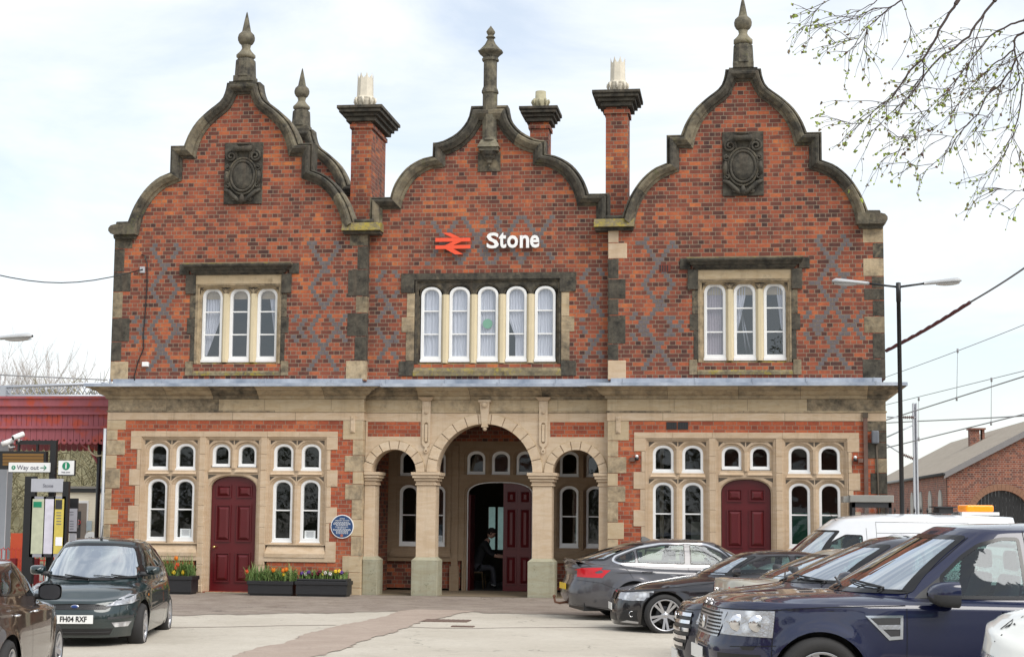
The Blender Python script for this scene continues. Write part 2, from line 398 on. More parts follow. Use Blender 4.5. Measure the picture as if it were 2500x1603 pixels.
# --- diaper pattern ---
def diaper(cx,lo,hi,per=10,amp=.3,extra=None):
    c=set();h=.0885
    for row in range(int(lo/h),int(hi/h)+1):
        ph=(row-int(lo/h))%per;t=abs(ph-per/2)/(per/2)   # 1..0..1
        for s in (-1,1):
            x=cx+s*amp*t
            for dx in (0,):
                if rnd.random()<.93:c.add((row,round((x-(.0 if row%2==0 else -.06))/.12)))
                if rnd.random()<.05:c.add((row,round((x+s*.12)/.12)))
    return c
for cx in (-5.458,5.458):
    cells=set()
    for s in (-1,1):
        x=cx+s*1.80
        cells|=diaper(x,4.72,7.45)
        # outward arms low down
        h=.0885
        for k in range(7):
            for q in (-1,1):
                cells.add((int(5.95/h)-k,round((x+q*(.62-.05*k))/.12)))
                cells.add((int(5.25/h)+k,round((x+q*(.62-.05*k))/.12)))
    brickcells([c for c in cells if abs(c[1]*.12-cx)<2.42 and abs(c[1]*.12+.06-cx)>1.22 ],0,'diaper_brickwork')
cells=diaper(-2.2,4.8,6.9)|diaper(2.2,4.8,6.9)
h=.0885
for i in range(4):
    cells|=diaper(-1.05+i*.7,7.02,8.05,per=12,amp=.34)
brickcells([c for c in cells if abs(c[1]*.12)<2.45 and not (abs(c[1]*.12)<2.02 and c[0]*h<6.85)],.2,'diaper_brickwork')

# --- upper wing walls ---
def window(name_c,xc,hw,z0,zt,rise,y,bars,glass='glass_up',curtain=None,room_y=.12,fw=.048,bot=.09,op=0):
    mb=MB()
    mb.slab(arch(xc,hw,z0,zt,rise,e=2.2),[arch(xc,hw-fw,z0+bot,zt-fw*1.05,rise*.85,e=2.2)],y,y+.07)
    # inner sash line (second thin step)
    mb.slab(arch(xc,hw-fw*.55,z0+bot*.75,zt-fw*.6,rise*.92,e=2.2),[arch(xc,hw-fw-.012,z0+bot+.012,zt-fw*1.05-.012,rise*.83,e=2.2)],y+.02,y+.09)
    for b in bars:mb.box(xc-hw+fw*.8,xc+hw-fw*.8,y+.03,y+.075,b-.014,b+.014)
    mb.box(xc-hw-.01,xc+hw+.01,y-.025,y+.05,z0-.025,z0+.03)
    w_=mb.build('window',M['white'],ST)
    g=MB().slab(arch(xc,hw-fw*.8,z0+bot*.8,zt-fw*.8,rise*.88,e=2.2),[],y+.05,y+.055,back=False)
    g.build('pane',M[glass],w_)
    return w_
def strip(poly,y,name,mat,parent,amp=.02,n=24,waves=6,dy=None):
    """hanging cloth: poly = function t->(xl,xr,z) ; folds in y"""
    mb=MB();vs=[];rows=14
    for r_ in range(rows+1):
        xl,xr,z=poly(r_/rows)
        for i in range(n+1):
            u=i/n;vs.append((xl+(xr-xl)*u,y+amp*math.sin(u*waves*2*PI+.6*math.sin(r_*.4)),z))
    fs=[(r_*(n+1)+i,r_*(n+1)+i+1,(r_+1)*(n+1)+i+1,(r_+1)*(n+1)+i) for r_ in range(rows) for i in range(n)]
    return mb.add(vs,fs,0,True).build(name,mat,parent)
def arch_screen(mb,x0,x1,z0,z1,lights,y0,y1,rel=1.0,spand=True):
    """stone screen with arched holes and sunk triangular spandrels. lights: (c,hw,zb,zt,rise)"""
    holes=[arch(c,h_,zb,zt,ri,e=2.1) for c,h_,zb,zt,ri in lights]
    mb.slab(rect(x0,x1,z0,z1),holes,y0,y1)
W_UP=[(-.62,.225,4.93,6.53,.19),(0,.225,4.93,6.53,.19),(.62,.225,4.93,6.53,.19)]
for wi,cx in enumerate((-5.458,5.458)):
    hw=2.85
    mb=MB().slab(gable_poly(WSEG,cx,4.49,hw),[rect(cx-1.0,cx+1.0,4.85,6.75)],0,.35)
    mb.build('gable_wall',M['brick'],ST)
    # string of long bricks just above lead
    mb=MB();coping(mb,WSEG,cx,0)
    # apex block under finial
    mb.box(cx-.30,cx+.30,-.15,.28,10.93,11.085);
    mb.build('coping',M['stone_cop'],ST)
    # kneelers: outer side rounded block
    so_=-1 if wi==0 else 1
    mb=MB()
    pr=[(2.31,7.70),(2.80,7.70),(2.88,7.72),(2.93,7.78),(2.93,7.84),(2.88,7.90),(2.78,7.925),(2.56,7.93),(2.33,7.93)]
    P_=[(cx+so_*x,z) for x,z in pr]
    if so_<0:P_=P_[::-1]
    mb.slab(P_,[],-.22,.36)
    P_=[(cx+so_*x,z) for x,z in [(2.5,7.926),(2.78,7.926),(2.8,7.96),(2.78,7.995),(2.5,8.0)]]
    if so_<0:P_=P_[::-1]
    mb.slab(P_,[],-.12,.3)
    P_=[(cx+so_*x,z) for x,z in [(2.36,7.62),(2.84,7.62),(2.86,7.70),(2.34,7.70)]]
    if so_<0:P_=P_[::-1]
    mb.slab(P_,[],-.10,.35)
    mb.build('kneeler',M['stone_cop'],ST)
    # valley block (yellow lichen)
    si=-so_
    xa,xb=sorted((cx+si*2.31,so_*2.33))
    mb=MB()
    vs=[(xa-.02,-.20,7.72),(xb+.3,-.20,7.72),(xb+.3,-.10,7.90),(xa-.02,-.10,7.90),(xa-.02,.4,7.72),(xb+.3,.4,7.72),(xb+.3,.4,7.90),(xa-.02,.4,7.90)] if si<0 else [(xa-.3,-.20,7.72),(xb+.02,-.20,7.72),(xb+.02,-.10,7.90),(xa-.3,-.10,7.90),(xa-.3,.4,7.72),(xb+.02,.4,7.72),(xb+.02,.4,7.90),(xa-.3,.4,7.90)]
    if si>0:
        vs=[(xa-.0,-.20,7.72),(xb+.28,-.20,7.72),(xb+.28,-.10,7.90),(xa-.0,-.10,7.90),(xa-.0,.4,7.72),(xb+.28,.4,7.72),(xb+.28,.4,7.90),(xa-.0,.4,7.90)]
        vs=[(min(max(v[0],-3.16),-2.30),)+v[1:] for v in vs]
    else:
        vs=[(min(max(v[0],2.30),3.16),)+v[1:] for v in vs]
    mb.add(vs,[(0,1,2,3),(4,7,6,5),(0,4,5,1),(3,2,6,7),(0,3,7,4),(1,5,6,2)])
    mb.build('valley_stone',M['stone_lich'],ST)
    mb=MB().box(min(vs[0][0],vs[1][0])+.02,max(vs[0][0],vs[1][0])-.02,-.10,.38,7.655,7.718);mb.tube([(vs[0][0]+.25,-.02,7.94),(vs[1][0]-.18,-.02,7.94)],.05,8)
    mb.build('valley_moulding',M['stone_cop'],ST)
    # quoins
    zs=[7.66,7.41,6.9,6.45,5.87,5.35,4.92,4.50] if wi==0 else [7.66,7.33,7.01,6.63,6.38,6.13,5.8,5.45,4.92,4.50]
    if wi==0:zs=[7.66,7.41,6.89,6.45,5.87,5.35,4.92,4.50]
    longo=[.41,.24,.40,.23,.41,.24,.41] if wi==0 else [.42,.22,.42,.25,.41,.24,.42,.25,.46]
    mb=MB();mb2=MB()
    for i in range(len(zs)-1):
        a,b=zs[i+1]+.005,zs[i]-.005;w_=longo[i]
        x0,x1=sorted((cx+so_*(2.855),cx+so_*(2.855-w_)))
        (mb2 if (wi==0 and i==6) or (wi==1 and i in(0,2)) else mb).box(x0,x1,-.006,.40,a,b,0,.008)
    mb.build('corner_quoins',M['stone_q'],ST);mb2.build('corner_quoins',M['stone_mix'],ST)
    zi=[7.66,7.40,6.89,6.31,5.95,5.44,4.92,4.50] if wi==0 else [7.68,7.40,7.06,6.63,6.20,5.86,5.25,4.91,4.50]
    wl=[.40,.22,.42,.24,.42,.25,.43] if wi==0 else [.22,.40,.22,.37,.22,.37,.22,.38]
    mb=MB();mb2=MB()
    for i in range(len(zi)-1):
        a,b=zi[i+1]+.005,zi[i]-.005;w_=wl[i]
        x0,x1=sorted((cx+si*2.855,cx+si*(2.855-w_)))
        (mb2 if (wi==1 and i in (0,1)) or i==len(zi)-2 else mb).box(x0,x1,-.006,.22,a,b,0,.008)
    mb.build('inner_quoins',M['stone_black'] if wi else M['stone_q'],ST);mb2.build('inner_quoins',M['stone'] if wi else M['stone_mix'],ST)
    # window surround ------------------------------------------------
    mb=MB()
    # jamb stones toothed
    zj=[6.38,5.87,5.52,4.92]
    for s in (-1,1):
        for i,wd in enumerate((1.09,1.14,1.06)):
            x0,x1=sorted((cx+s*.965,cx+s*wd));mb.box(x0,x1,-.012,.2,zj[i+1]+.003,zj[i]-.003,0,.006)
        x0,x1=sorted((cx+s*.985,cx+s*1.155));mb.box(x0,x1,-.02,.2,4.60,4.915,0,.006)
    mb.build('window_jamb',M['stone_q'],ST)
    mb=MB()
    for s in (-1,1):
        x0,x1=sorted((cx+s*.965,cx+s*1.185));mb.box(x0,x1,-.05,.2,6.385,6.81,0,.01)
        x0,x1=sorted((cx+s*1.12,cx+s*1.345));mb.box(x0,x1,-.03,.2,6.815,7.05,0,.01)
    mb.build('hood_stop',M['stone_black'],ST)
    # projecting hood: stepped cornice, mitred ends
    prof=[(0,6.80),(.03,6.80),(.05,6.83),(.09,6.845),(.10,6.88),(.15,6.90),(.17,6.94),(.21,6.955),(.235,6.985),(.235,7.02)]
    mb=MB().sweep([(o,z) for o,z in prof],[(cx-.97,.05),(cx-.97,-.01),(cx+.97,-.01),(cx+.97,.05)])
    mb.build('window_hood',M['stone_black'],ST)
    mb=MB().sweep([(.237,7.018),(.237,7.035),(.0,7.065),(-.02,7.065)],[(cx-.97,.05),(cx-.97,-.01),(cx+.97,-.01),(cx+.97,.05)]);mb.box(cx-.97,cx+.97,-.012,.1,7.03,7.064)
    mb.build('hood_top',M['stone_sill'],ST)
    # lintel + recess mouldings
    mb=MB().slab(rect(cx-.967,cx+.967,6.605,6.80),[],-.01,.3);mb.build('lintel',M['stone_mix'],ST)
    mb=MB()
    for k,(d,y) in enumerate(((.0,.0),(.035,.04),(.07,.075))):
        z1=6.605-d*.9;mb.slab([(cx-.965+d,4.86),(cx-.965+d,z1),(cx+.965-d,z1),(cx+.965-d,4.86),(cx+.925-d,4.86),(cx+.925-d,z1-.035),(cx-.925+d,z1-.035),(cx-.925+d,4.86)][::-1],[],y,.3)
    # head with arches
    top=6.56
    mb.slab(rect(cx-.895,cx+.895,6.30,top),[[(x,max(z,6.30001)) for x,z in arch(cx+c,h_+.065,6.3,zt+.01,ri+.04,e=2.1)][0:] for c,h_,zb,zt,ri in []],.25,.3)
    mb.build('window_moulding',M['stone_mix'],ST)
    mb=MB()
    def comb(cx_,lights,ztop,zlow,x0,x1,grow,y0,y1,mb):
        # plate between zlow and ztop, cut by arches open at the bottom
        pts=[(x0,ztop),(x0,zlow)]
        for c,h_,zt,ri in lights:
            hh=h_+grow;zs=zt+grow*.6-ri-grow*.3
            rr=zt+grow*.6-zs
            pts.append((cx_+c-hh,zlow))
            for i in range(15):
                a=PI-PI*i/14;ca,sa=math.cos(a),math.sin(a)
                pts.append((cx_+c+hh*math.copysign(abs(ca)**.93,ca),zs+rr*abs(sa)**.93))
            pts.append((cx_+c+hh,zlow))
        pts+=[(x1,zlow),(x1,ztop)]
        mb.slab(pts,[],y0,y1)
    LU=[(c,h_,zt,ri) for c,h_,zb,zt,ri in W_UP]
    comb(cx,LU,6.575,6.34,cx-.89,cx+.89,.075,.075,.3,mb)
    comb(cx,LU,6.575,6.34,cx-.89,cx+.89,.035,.10,.3,mb)
    comb(cx,LU,6.575,6.34,cx-.89,cx+.89,.0,.125,.3,mb)
    # flat dark triangles paint in the recess shade of sunk spandrels
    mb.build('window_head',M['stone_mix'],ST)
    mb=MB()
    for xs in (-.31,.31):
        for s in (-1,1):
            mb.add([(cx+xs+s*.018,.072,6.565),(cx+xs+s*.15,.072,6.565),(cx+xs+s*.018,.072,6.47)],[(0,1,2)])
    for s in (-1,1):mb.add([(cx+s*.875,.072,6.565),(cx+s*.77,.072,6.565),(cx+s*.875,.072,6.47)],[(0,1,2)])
    mb.build('spandrel',M['joint_recess'],ST)
    # mullions & jamb paint
    mb=MB()
    for xs in (-.31,.31):
        x=cx+xs
        mb.add([(x-.085,.15,4.90),(x-.03,.06,4.90),(x+.03,.06,4.90),(x+.085,.15,4.90),(x-.085,.15,6.40),(x-.03,.06,6.40),(x+.03,.06,6.40),(x+.085,.15,6.40)],[(0,1,5,4),(1,2,6,5),(2,3,7,6)])
    mb.build('mullion',M['mullion'],ST)
    # sill
    mb=MB();x0,x1=cx-.98,cx+.98
    mb.add([(x0,-.03,4.60),(x1,-.03,4.60),(x1,-.03,4.66),(x0,-.03,4.66),(cx-.9,.16,4.93),(cx+.9,.16,4.93),(x0,.16,4.60),(x1,.16,4.60)],[(0,1,2,3),(3,2,5,4),(0,3,4,6),(1,7,5,2)])
    mb.build('window_sill',M['stone_sill'],ST)
    for c,h_,zb,zt,ri in W_UP:
        w_=window('w',cx+c,h_,zb,zt,ri,.14,(5.51,6.01))
        x=cx+c
        if wi==0 and c<0:strip(lambda t:(x-.2,x+.19-(.33*max(0,t-.35)/.65),6.46-1.4*t),.28,'curtain',M['net'],w_)
        if wi==0 and c>0:strip(lambda t:(x-.02+.16*t,x+.2,6.46-1.0*t),.28,'curtain',M['net'],w_)
        if wi==1 and c<0:strip(lambda t:(x-.2,x+.19,6.46-1.48*t),.26,'curtain',M['drape'],w_,waves=7)
        if wi==1 and c==0:strip(lambda t:(x-.2,x+.02-(.17*max(0,t-.2)/.8),6.46-.95*t),.26,'curtain',M['net'],w_,waves=4)
        if wi==1 and c>0:strip(lambda t:(x+.03+.1*t,x+.2,6.46-.9*t),.26,'curtain',M['net'],w_,waves=4)
# rear gable of the left wing, and right wing, seen behind
for cx in (-5.458,5.458):
    MB().slab(gable_poly(WSEG,cx,7.2,2.85),[],4.6,4.95).build('rear_gable_wall',M['brick'],ST)
    mb=MB();coping(mb,WSEG,cx,4.6);mb.box(cx-.30,cx+.30,4.45,4.88,10.93,11.085)
    pr=[(2.31,7.70),(2.80,7.70),(2.93,7.78),(2.88,7.90),(2.33,7.93)]
    for s in (-1,1):
        P_=[(cx+s*x,z) for x,z in pr]
        mb.slab(P_ if s>0 else P_[::-1],[],4.4,4.96)
    mb.build('rear_coping',M['stone_cop'],ST)
    # roof between
    mb=MB();mb.add([(cx-2.6,.36,7.75),(cx,.36,9.6),(cx+2.6,.36,7.75),(cx-2.6,4.6,7.75),(cx,4.6,9.6),(cx+2.6,4.6,7.75)],[(0,1,4,3),(1,2,5,4)])
    mb.build('slate_roof',plain('slate',(.09,.095,.11),.7) if 'slate' not in M else M['slate'],ST)
# ---- centre upper wall ----
CY=.2
MB().slab(gable_poly(CSEG,0,4.49,2.61),[rect(-1.6,1.6,4.85,6.70)],CY,CY+.35).build('gable_wall',M['brick'],ST)
mb=MB();coping(mb,CSEG,0,CY);mb.build('coping',M['stone_cop'],ST)
# window surround
mb=MB()
mb.slab([(-1.89,6.395),(-1.60,6.395),(-1.60,6.68),(1.56,6.68),(1.56,6.395),(1.90,6.395),(1.90,6.815),(-1.89,6.815)],[],CY-.03,CY+.2)
for s in (-1,1):mb.box(*sorted((s*1.585,s*1.91)),CY-.03,CY+.2,4.60,4.92,0,.01)
mb.build('window_surround',M['stone_black'],ST)
mb=MB()
for s in (-1,1):
    for a,b,wd in ((5.87,6.39,1.76),(5.54,5.867,1.87),(4.925,5.537,1.77)):
        mb.box(*sorted((s*1.59,s*wd)),CY-.012,CY+.2,a,b,0,.008)
mb.build('window_jamb',M['stone_mix'],ST)
mb=MB()
for k,(d,y) in enumerate(((.0,.0),(.03,.035),(.06,.065))):
    z1=6.68-d*.9;mb.slab([(-1.58+d,4.86),(-1.58+d,z1),(1.58-d,z1),(1.58-d,4.86),(1.54-d,4.86),(1.54-d,z1-.035),(-1.54+d,z1-.035),(-1.54+d,4.86)][::-1],[],CY+y,CY+.3)
mb.build('window_moulding',M['stone_dark'],ST)
C5=[-1.235,-.617,0,.617,1.235]
LC=[(c,.225,6.53,.19) for c in C5]
mb=MB()
comb(0,LC,6.64,6.34,-1.52,1.52,.07,CY+.04,CY+.3,mb);comb(0,LC,6.64,6.34,-1.52,1.52,.03,CY+.065,CY+.3,mb)
mb.build('window_head',M['stone_dark'],ST)
mb=MB()
for x in (-.926,-.309,.309,.926):
    mb.add([(x-.085,CY+.09,4.88),(x-.03,CY-.0,4.88),(x+.03,CY-.0,4.88),(x+.085,CY+.09,4.88),(x-.085,CY+.09,6.36),(x-.03,CY-.0,6.36),(x+.03,CY-.0,6.36),(x+.085,CY+.09,6.36)],[(0,1,5,4),(1,2,6,5),(2,3,7,6),(4,5,6,7)])
mb.build('mullion',M['mullion'],ST)
mb=MB()
mb.add([(-1.60,CY-.045,4.60),(1.60,CY-.045,4.60),(1.60,CY-.045,4.70),(-1.60,CY-.045,4.70),(-1.52,CY+.1,4.93),(1.52,CY+.1,4.93),(-1.6,CY+.1,4.6),(1.6,CY+.1,4.6)],[(0,1,2,3),(3,2,5,4),(0,3,4,6),(1,7,5,2)])
mb.build('window_sill',M['stone_sill'],ST)
for i,c in enumerate(C5):
    w_=window('w',c,.222,4.93,6.53,.19,CY+.07,(5.51,6.01))
    x=c
    if i==3:strip(lambda t:(x-.17+(.14*min(1,max(0,t-.45)/.25)),x+.19,6.47-1.46*t),CY+.17,'curtain',M['net'],w_,.012)
    elif i==2:
        strip(lambda t:(x-.19,x+.08+.1*t,6.47-1.46*t),CY+.17,'curtain',M['net'],w_,.012);strip(lambda t:(x+.0,x+.19,6.47-1.0*t),CY+.19,'curtain',M['net'],w_,.012)
    else:strip(lambda t:(x-.19,x+.19,6.47-1.48*t),CY+.17,'curtain',M['net'],w_,.012,waves=3+i)
# ---- lead roof edge & cornice & entablature (sweeps round the building) ----
PATH=[(-8.30,6.0),(-8.30,-.08),(-2.60,-.08),(-2.60,.12),(2.60,.12),(2.60,-.08),(8.30,-.08),(8.30,6.0)]
MB().sweep([(-.088,4.53),(-.066,4.53),(-.062,4.43),(.375,4.405),(.405,4.40),(.41,4.335),(.37,4.33)],PATH).build('lead_flashing',M['lead'],ST)
# lead seams
mb=MB()
x=-8.3
while x<8.3:
    yy=-.08 if abs(x)>2.7 else .12
    if abs(abs(x)-2.65)>.15:mb.box(x-.014,x+.014,yy-.412,yy-.0,4.37,4.425);mb.box(x-.014,x+.014,yy+.045,yy+.07,4.42,4.535)
    x+=rnd.uniform(1.0,1.5)
mb.build('lead_seam',M['lead'],ST)
def pieces(path,step=1.25):
    """split plan path into straight stones, keep mitres"""
    return path
prof=[(.0,4.085),(.035,4.09),(.05,4.12),(.055,4.15),(.11,4.17),(.15,4.20),(.19,4.24),(.20,4.26),(.27,4.265),(.30,4.30),(.375,4.31),(.38,4.345)]
def sweep_blocks(prof,name,mats,rng,path=PATH):
    """sweep cut into stones so each is an island"""
    mb=MB();P=[Vector(p) for p in path];n=len(P)
    off=[]
    for i in range(n):
        d0=(P[i]-P[i-1]).normalized() if i>0 else (P[1]-P[0]).normalized()
        d1=(P[i+1]-P[i]).normalized() if i<n-1 else d0
        n0=Vector((d0.y,-d0.x));n1=Vector((d1.y,-d1.x));m=n0+n1;off.append(m/m.dot(n0))
    for i in range(n-1):
        L=(P[i+1]-P[i]).length;cuts=[0]
        if L>1.5:
            while cuts[-1]<L-1.6:cuts.append(cuts[-1]+rng.uniform(1.0,1.55))
        cuts.append(L);d=(P[i+1]-P[i]).normalized();nn=Vector((d.y,-d.x))
        for a,b in zip(cuts,cuts[1:]):
            vs=[]
            for s_,isend,oo in ((a,a==0,off[i]),(b,b==L,off[i+1])):
                base=P[i]+d*(s_+(0 if isend else (.003 if s_==a else -.003)))
                for o,z in prof:
                    q=base+(oo if isend else nn)*o;vs.append((q.x,q.y,z))
            k=len(prof);mb.add(vs,[(j,j+k,j+1+k,j+1) for j in range(k-1)],mats if isinstance(mats,int) else 0)
    return mb
rg=random.Random(3)
sweep_blocks(prof,'cornice',0,rg).build('cornice',M['stone_cor'],ST)
sweep_blocks([(-.2,3.845),(.0,3.845),(.0,4.083),(-.2,4.083)],'frieze',0,rg).build('frieze',M['stone_mix'],ST)
sweep_blocks([(-.1,3.808),(.02,3.808),(.025,3.83),(.01,3.843),(-.1,3.843)],'string',0,rg).build('string_course',M['stone_mix'],ST)
sweep_blocks([(-.2,3.635),(.003,3.635),(.003,3.803),(-.2,3.803)],'arch',0,rg).build('architrave',M['stone'],ST)
# backing plate for joints
MB().sweep([(-.01,3.63),(-.01,4.34)],PATH).build('joint_backing',M['joint_recess'],ST)
# side walls
mb=MB()
for s in (-1,1):
    mb.box(*sorted((s*8.30,s*8.0)),.40,6.0,3.6,7.7)
    mb.box(*sorted((s*8.295,s*8.0)),.3,6.0,-.1,3.7)
mb.box(-8.0,8.0,5.7,6.0,3.7,7.6)
mb.build('side_wall',M['brick'],ST)
# ---- lower wings ----
LOWA=[(c,.22,1.02,2.37,.17) for c in (-1.70,-1.09,1.09,1.70)]
LOWB=[(c,.22,2.565,3.135,.17) for c in (-1.70,-1.09,1.09,1.70)]
LOWC=[(c,.205,2.63,3.125,.165) for c in (-.29,.29)]
for wi,cx in enumerate((-5.458,5.458)):
    so_=-1 if wi==0 else 1;si=-so_
    # brick field
    MB().slab(rect(cx-2.845,cx+2.845,-.05,3.64),[[(cx-2.1,-.0500),(cx+2.1,-.0500),(cx+2.1,3.3),(cx-2.1,3.3)]] if 0 else [rect(cx-2.12,cx+2.12,-.02,3.3)],-.07,.28).build('brick_panel',M['brick_low'],ST)
    # apron bricks under the windows
    mb=MB()
    for s in (-1,1):mb.box(*sorted((cx+s*.80,cx+s*2.13)),-.06,.28,-.05,.64)
    mb.build('brick_apron',M['brick_low'],ST)
    # outer quoins & inner quoins
    mbq=MB();mbq2=MB()
    zq=[3.632,3.42,3.20,2.87,2.58,2.15,1.70,1.38,1.02,.70,.36,-.05]
    wq=[.42,.24,.42,.24,.33,.15,.31,.15,.32,.2,.34]
    for i in range(11):
        mbq.box(*sorted((cx+so_*2.85,cx+so_*(2.85-wq[i]))),-.082,.3,zq[i+1]+.004,zq[i]-.004,0,.006)
    zq=[3.632,3.22,2.885,2.54,2.28,1.95,1.53,1.18,.77,.42,.1,-.05];wq=[.44,.22,.39,.21,.37,.22,.34,.22,.4,.26,.42]
    for i in range(11):
        mbq2.box(*sorted((cx+si*2.85,cx+si*(2.85-wq[i]))),-.082,.12,zq[i+1]+.004,zq[i]-.004,0,.006)
    mbq.build('corner_quoins',M['stone_q'] if wi else M['stone_lowq'],ST);mbq2.build('inner_quoins',M['stone_lowq'],ST)
    # toothed surround outside the window group
    mb=MB()
    zt_=[3.395,3.0,2.575,2.22,1.79,1.45,1.06,.63];ww=[2.30,2.145,2.31,2.17,2.31,2.15,2.30]
    for s in (-1,1):
        for i in range(7):
            if i==0:continue
            mb.box(*sorted((cx+s*2.075,cx+s*ww[i])),-.085,.2,zt_[i+1]+.003,zt_[i]-.003,0,.004)
    # lintel stones
    xs=[-2.30,-1.5,-.68,.05,.75,1.45,2.30]
    for a,b in zip(xs,xs[1:]):mb.box(cx+a+.002,cx+b-.002,-.085,.2,3.275,3.395,0,.003)
    for s in (-1,1):mb.box(*sorted((cx+s*2.06,cx+s*2.30)),-.085,.2,3.003,3.272,0,.003)
    # piers between bays
    for s in (-1,1):
        zp=[3.272,2.9,2.56,2.2,1.8,1.35,1.0,.55,-.05]
        for i in range(8):mb.box(*sorted((cx+s*.615,cx+s*.75)),-.085,.2,zp[i+1]+.002,zp[i]-.002,0,.006)
        # pier foot
        mb.box(*sorted((cx+s*.60,cx+s*.80)),-.10,.2,-.05,.12,0,.02)
    mb.build('window_surround',M['stone'],ST)
    # screens
    mb=MB();mb3=MB()
    for s in (-1,1):
        bx0,bx1=sorted((cx+s*.75,cx+s*2.07))
        L1=[l for l in LOWA+LOWB if l[0]*s>0]
        def sc(grow,y,x0,x1,z0,z1):
            holes=[arch(cx+c,h_+grow,(zb-grow*.3),zt+grow*.8,ri+grow*.5,e=2.1) for c,h_,zb,zt,ri in L1]
            mb.slab(rect(x0,x1,z0,z1),holes,y,y+.04 if y<.05 else .2)
        # stepped outer moulding
        for d,y in ((0,-.06),(.03,-.035)):
            mb.slab(rect(bx0,bx1,.98,3.275),[rect(bx0+.03+d,bx1-.03-d,1.0,3.245-d)],y,.1)
        sc(.065,-.012,bx0+.01,bx1-.01,.99,3.26);sc(.028,.013,bx0+.01,bx1-.01,.99,3.26);sc(-.005,.036,bx0+.01,bx1-.01,.99,3.26)
        # spandrels: flat dark triangles in place of recess shade
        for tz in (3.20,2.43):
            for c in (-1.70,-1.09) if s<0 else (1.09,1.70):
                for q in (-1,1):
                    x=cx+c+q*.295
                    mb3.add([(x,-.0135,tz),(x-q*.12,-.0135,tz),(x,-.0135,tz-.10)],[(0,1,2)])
        # sloped sill
        mb.add([(bx0-.0,-.10,.72),(bx1+.0,-.10,.72),(bx1,-.10,.80),(bx0,-.10,.80),(bx0+.06,.02,1.03),(bx1-.06,.02,1.03),(bx0,.1,.72),(bx1,.1,.72),(bx0,.1,1.0),(bx1,.1,1.0)],[(0,1,2,3),(3,2,5,4),(0,3,4,6),(1,7,5,2),(3,4,8),(2,9,5)])
        mb.slab([(bx0-.01,.63),(bx1+.22 if s>0 else bx1+.01,.63),(bx1+.22 if s>0 else bx1+.01,.80),(bx0-.01,.80)] if s>0 else [(bx0-.22,.63),(bx1+.01,.63),(bx1+.01,.80),(bx0-.22,.80)],[],-.088,.1)
        # central mullion
        x=cx+s*1.395
        mb.add([(x-.085,.03,1.0),(x-.025,-.05,1.0),(x+.025,-.05,1.0),(x+.085,.03,1.0),(x-.085,.03,2.24),(x-.025,-.05,2.24),(x+.025,-.05,2.24),(x+.085,.03,2.24)],[(0,1,5,4),(1,2,6,5),(2,3,7,6)])
        mb.add([(x-.085,.03,2.55),(x-.025,-.05,2.55),(x+.025,-.05,2.55),(x+.085,.03,2.55),(x-.085,.03,3.02),(x-.025,-.05,3.02),(x+.025,-.05,3.02),(x+.085,.03,3.02)],[(0,1,5,4),(1,2,6,5),(2,3,7,6)])
        # transom sill slopes
        for c in (1.09,1.70):
            xc=cx+s*c;mb.add([(xc-.27,-.055,2.475),(xc+.27,-.055,2.475),(xc+.235,.03,2.565),(xc-.235,.03,2.565)],[(0,1,2,3)])
    # door bay
    for d,y in ((0,-.06),(.03,-.035)):
        mb.slab([(cx-.615,-.05),(cx-.585-d+.06*0,-.05),(cx-.585+d,3.245-d),(cx+.585-d,3.245-d),(cx+.585-d,-.05),(cx+.615,-.05),(cx+.615,3.275),(cx-.615,3.275)],[],y,.1)
    dl=[arch(cx+c,h_+.055,zb-.02,zt+.045,ri+.03,e=2.1) for c,h_,zb,zt,ri in LOWC]
    dl2=[arch(cx+c,h_-.004,zb,zt,ri,e=2.1) for c,h_,zb,zt,ri in LOWC]
    def door_plate(y,gr,y1,hl):
        a=[(cx-.6,-.05),(cx-.49-gr,-.05)]
        for i in range(15):
            t=PI-PI*i/14;a.append((cx+(.49+gr)*math.copysign(abs(math.cos(t))**.8,math.cos(t)),2.16+(.26+gr*.8)*abs(math.sin(t))**.95))
        a+=[(cx+.49+gr,-.05),(cx+.6,-.05),(cx+.6,3.26),(cx-.6,3.26)]
        mb.slab(a,hl,y,y1)
    door_plate(-.012,.05,.02,dl);door_plate(.02,.02,.2,dl2)
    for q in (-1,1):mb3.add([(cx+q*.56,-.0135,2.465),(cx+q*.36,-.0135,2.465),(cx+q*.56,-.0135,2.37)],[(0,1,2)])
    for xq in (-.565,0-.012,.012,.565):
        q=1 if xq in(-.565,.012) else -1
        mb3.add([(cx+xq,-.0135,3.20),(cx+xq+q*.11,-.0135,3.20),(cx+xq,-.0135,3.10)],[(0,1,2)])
    mb.add([(cx-.03-.05,.03,2.6),(cx-.022,-.05,2.6),(cx+.022,-.05,2.6),(cx+.08,.03,2.6),(cx-.08,.03,3.0),(cx-.022,-.05,3.0),(cx+.022,-.05,3.0),(cx+.08,.03,3.0)],[(0,1,5,4),(1,2,6,5),(2,3,7,6)])
    for c in (-.29,.29):mb.add([(cx+c-.26,-.055,2.52),(cx+c+.26,-.055,2.52),(cx+c+.22,.03,2.63),(cx+c-.22,.03,2.63)],[(0,1,2,3)])
    mb.build('window_tracery',M['stone'],ST);mb3.build('spandrel',M['joint_recess'],ST)
    for c,h_,zb,zt,ri in LOWA:window('w',cx+c,h_,zb,zt,ri,.045,(1.715,),'glass')
    for c,h_,zb,zt,ri in LOWB+LOWC:window('w',cx+c,h_,zb,zt,ri,.045,(),'glass',bot=.06)
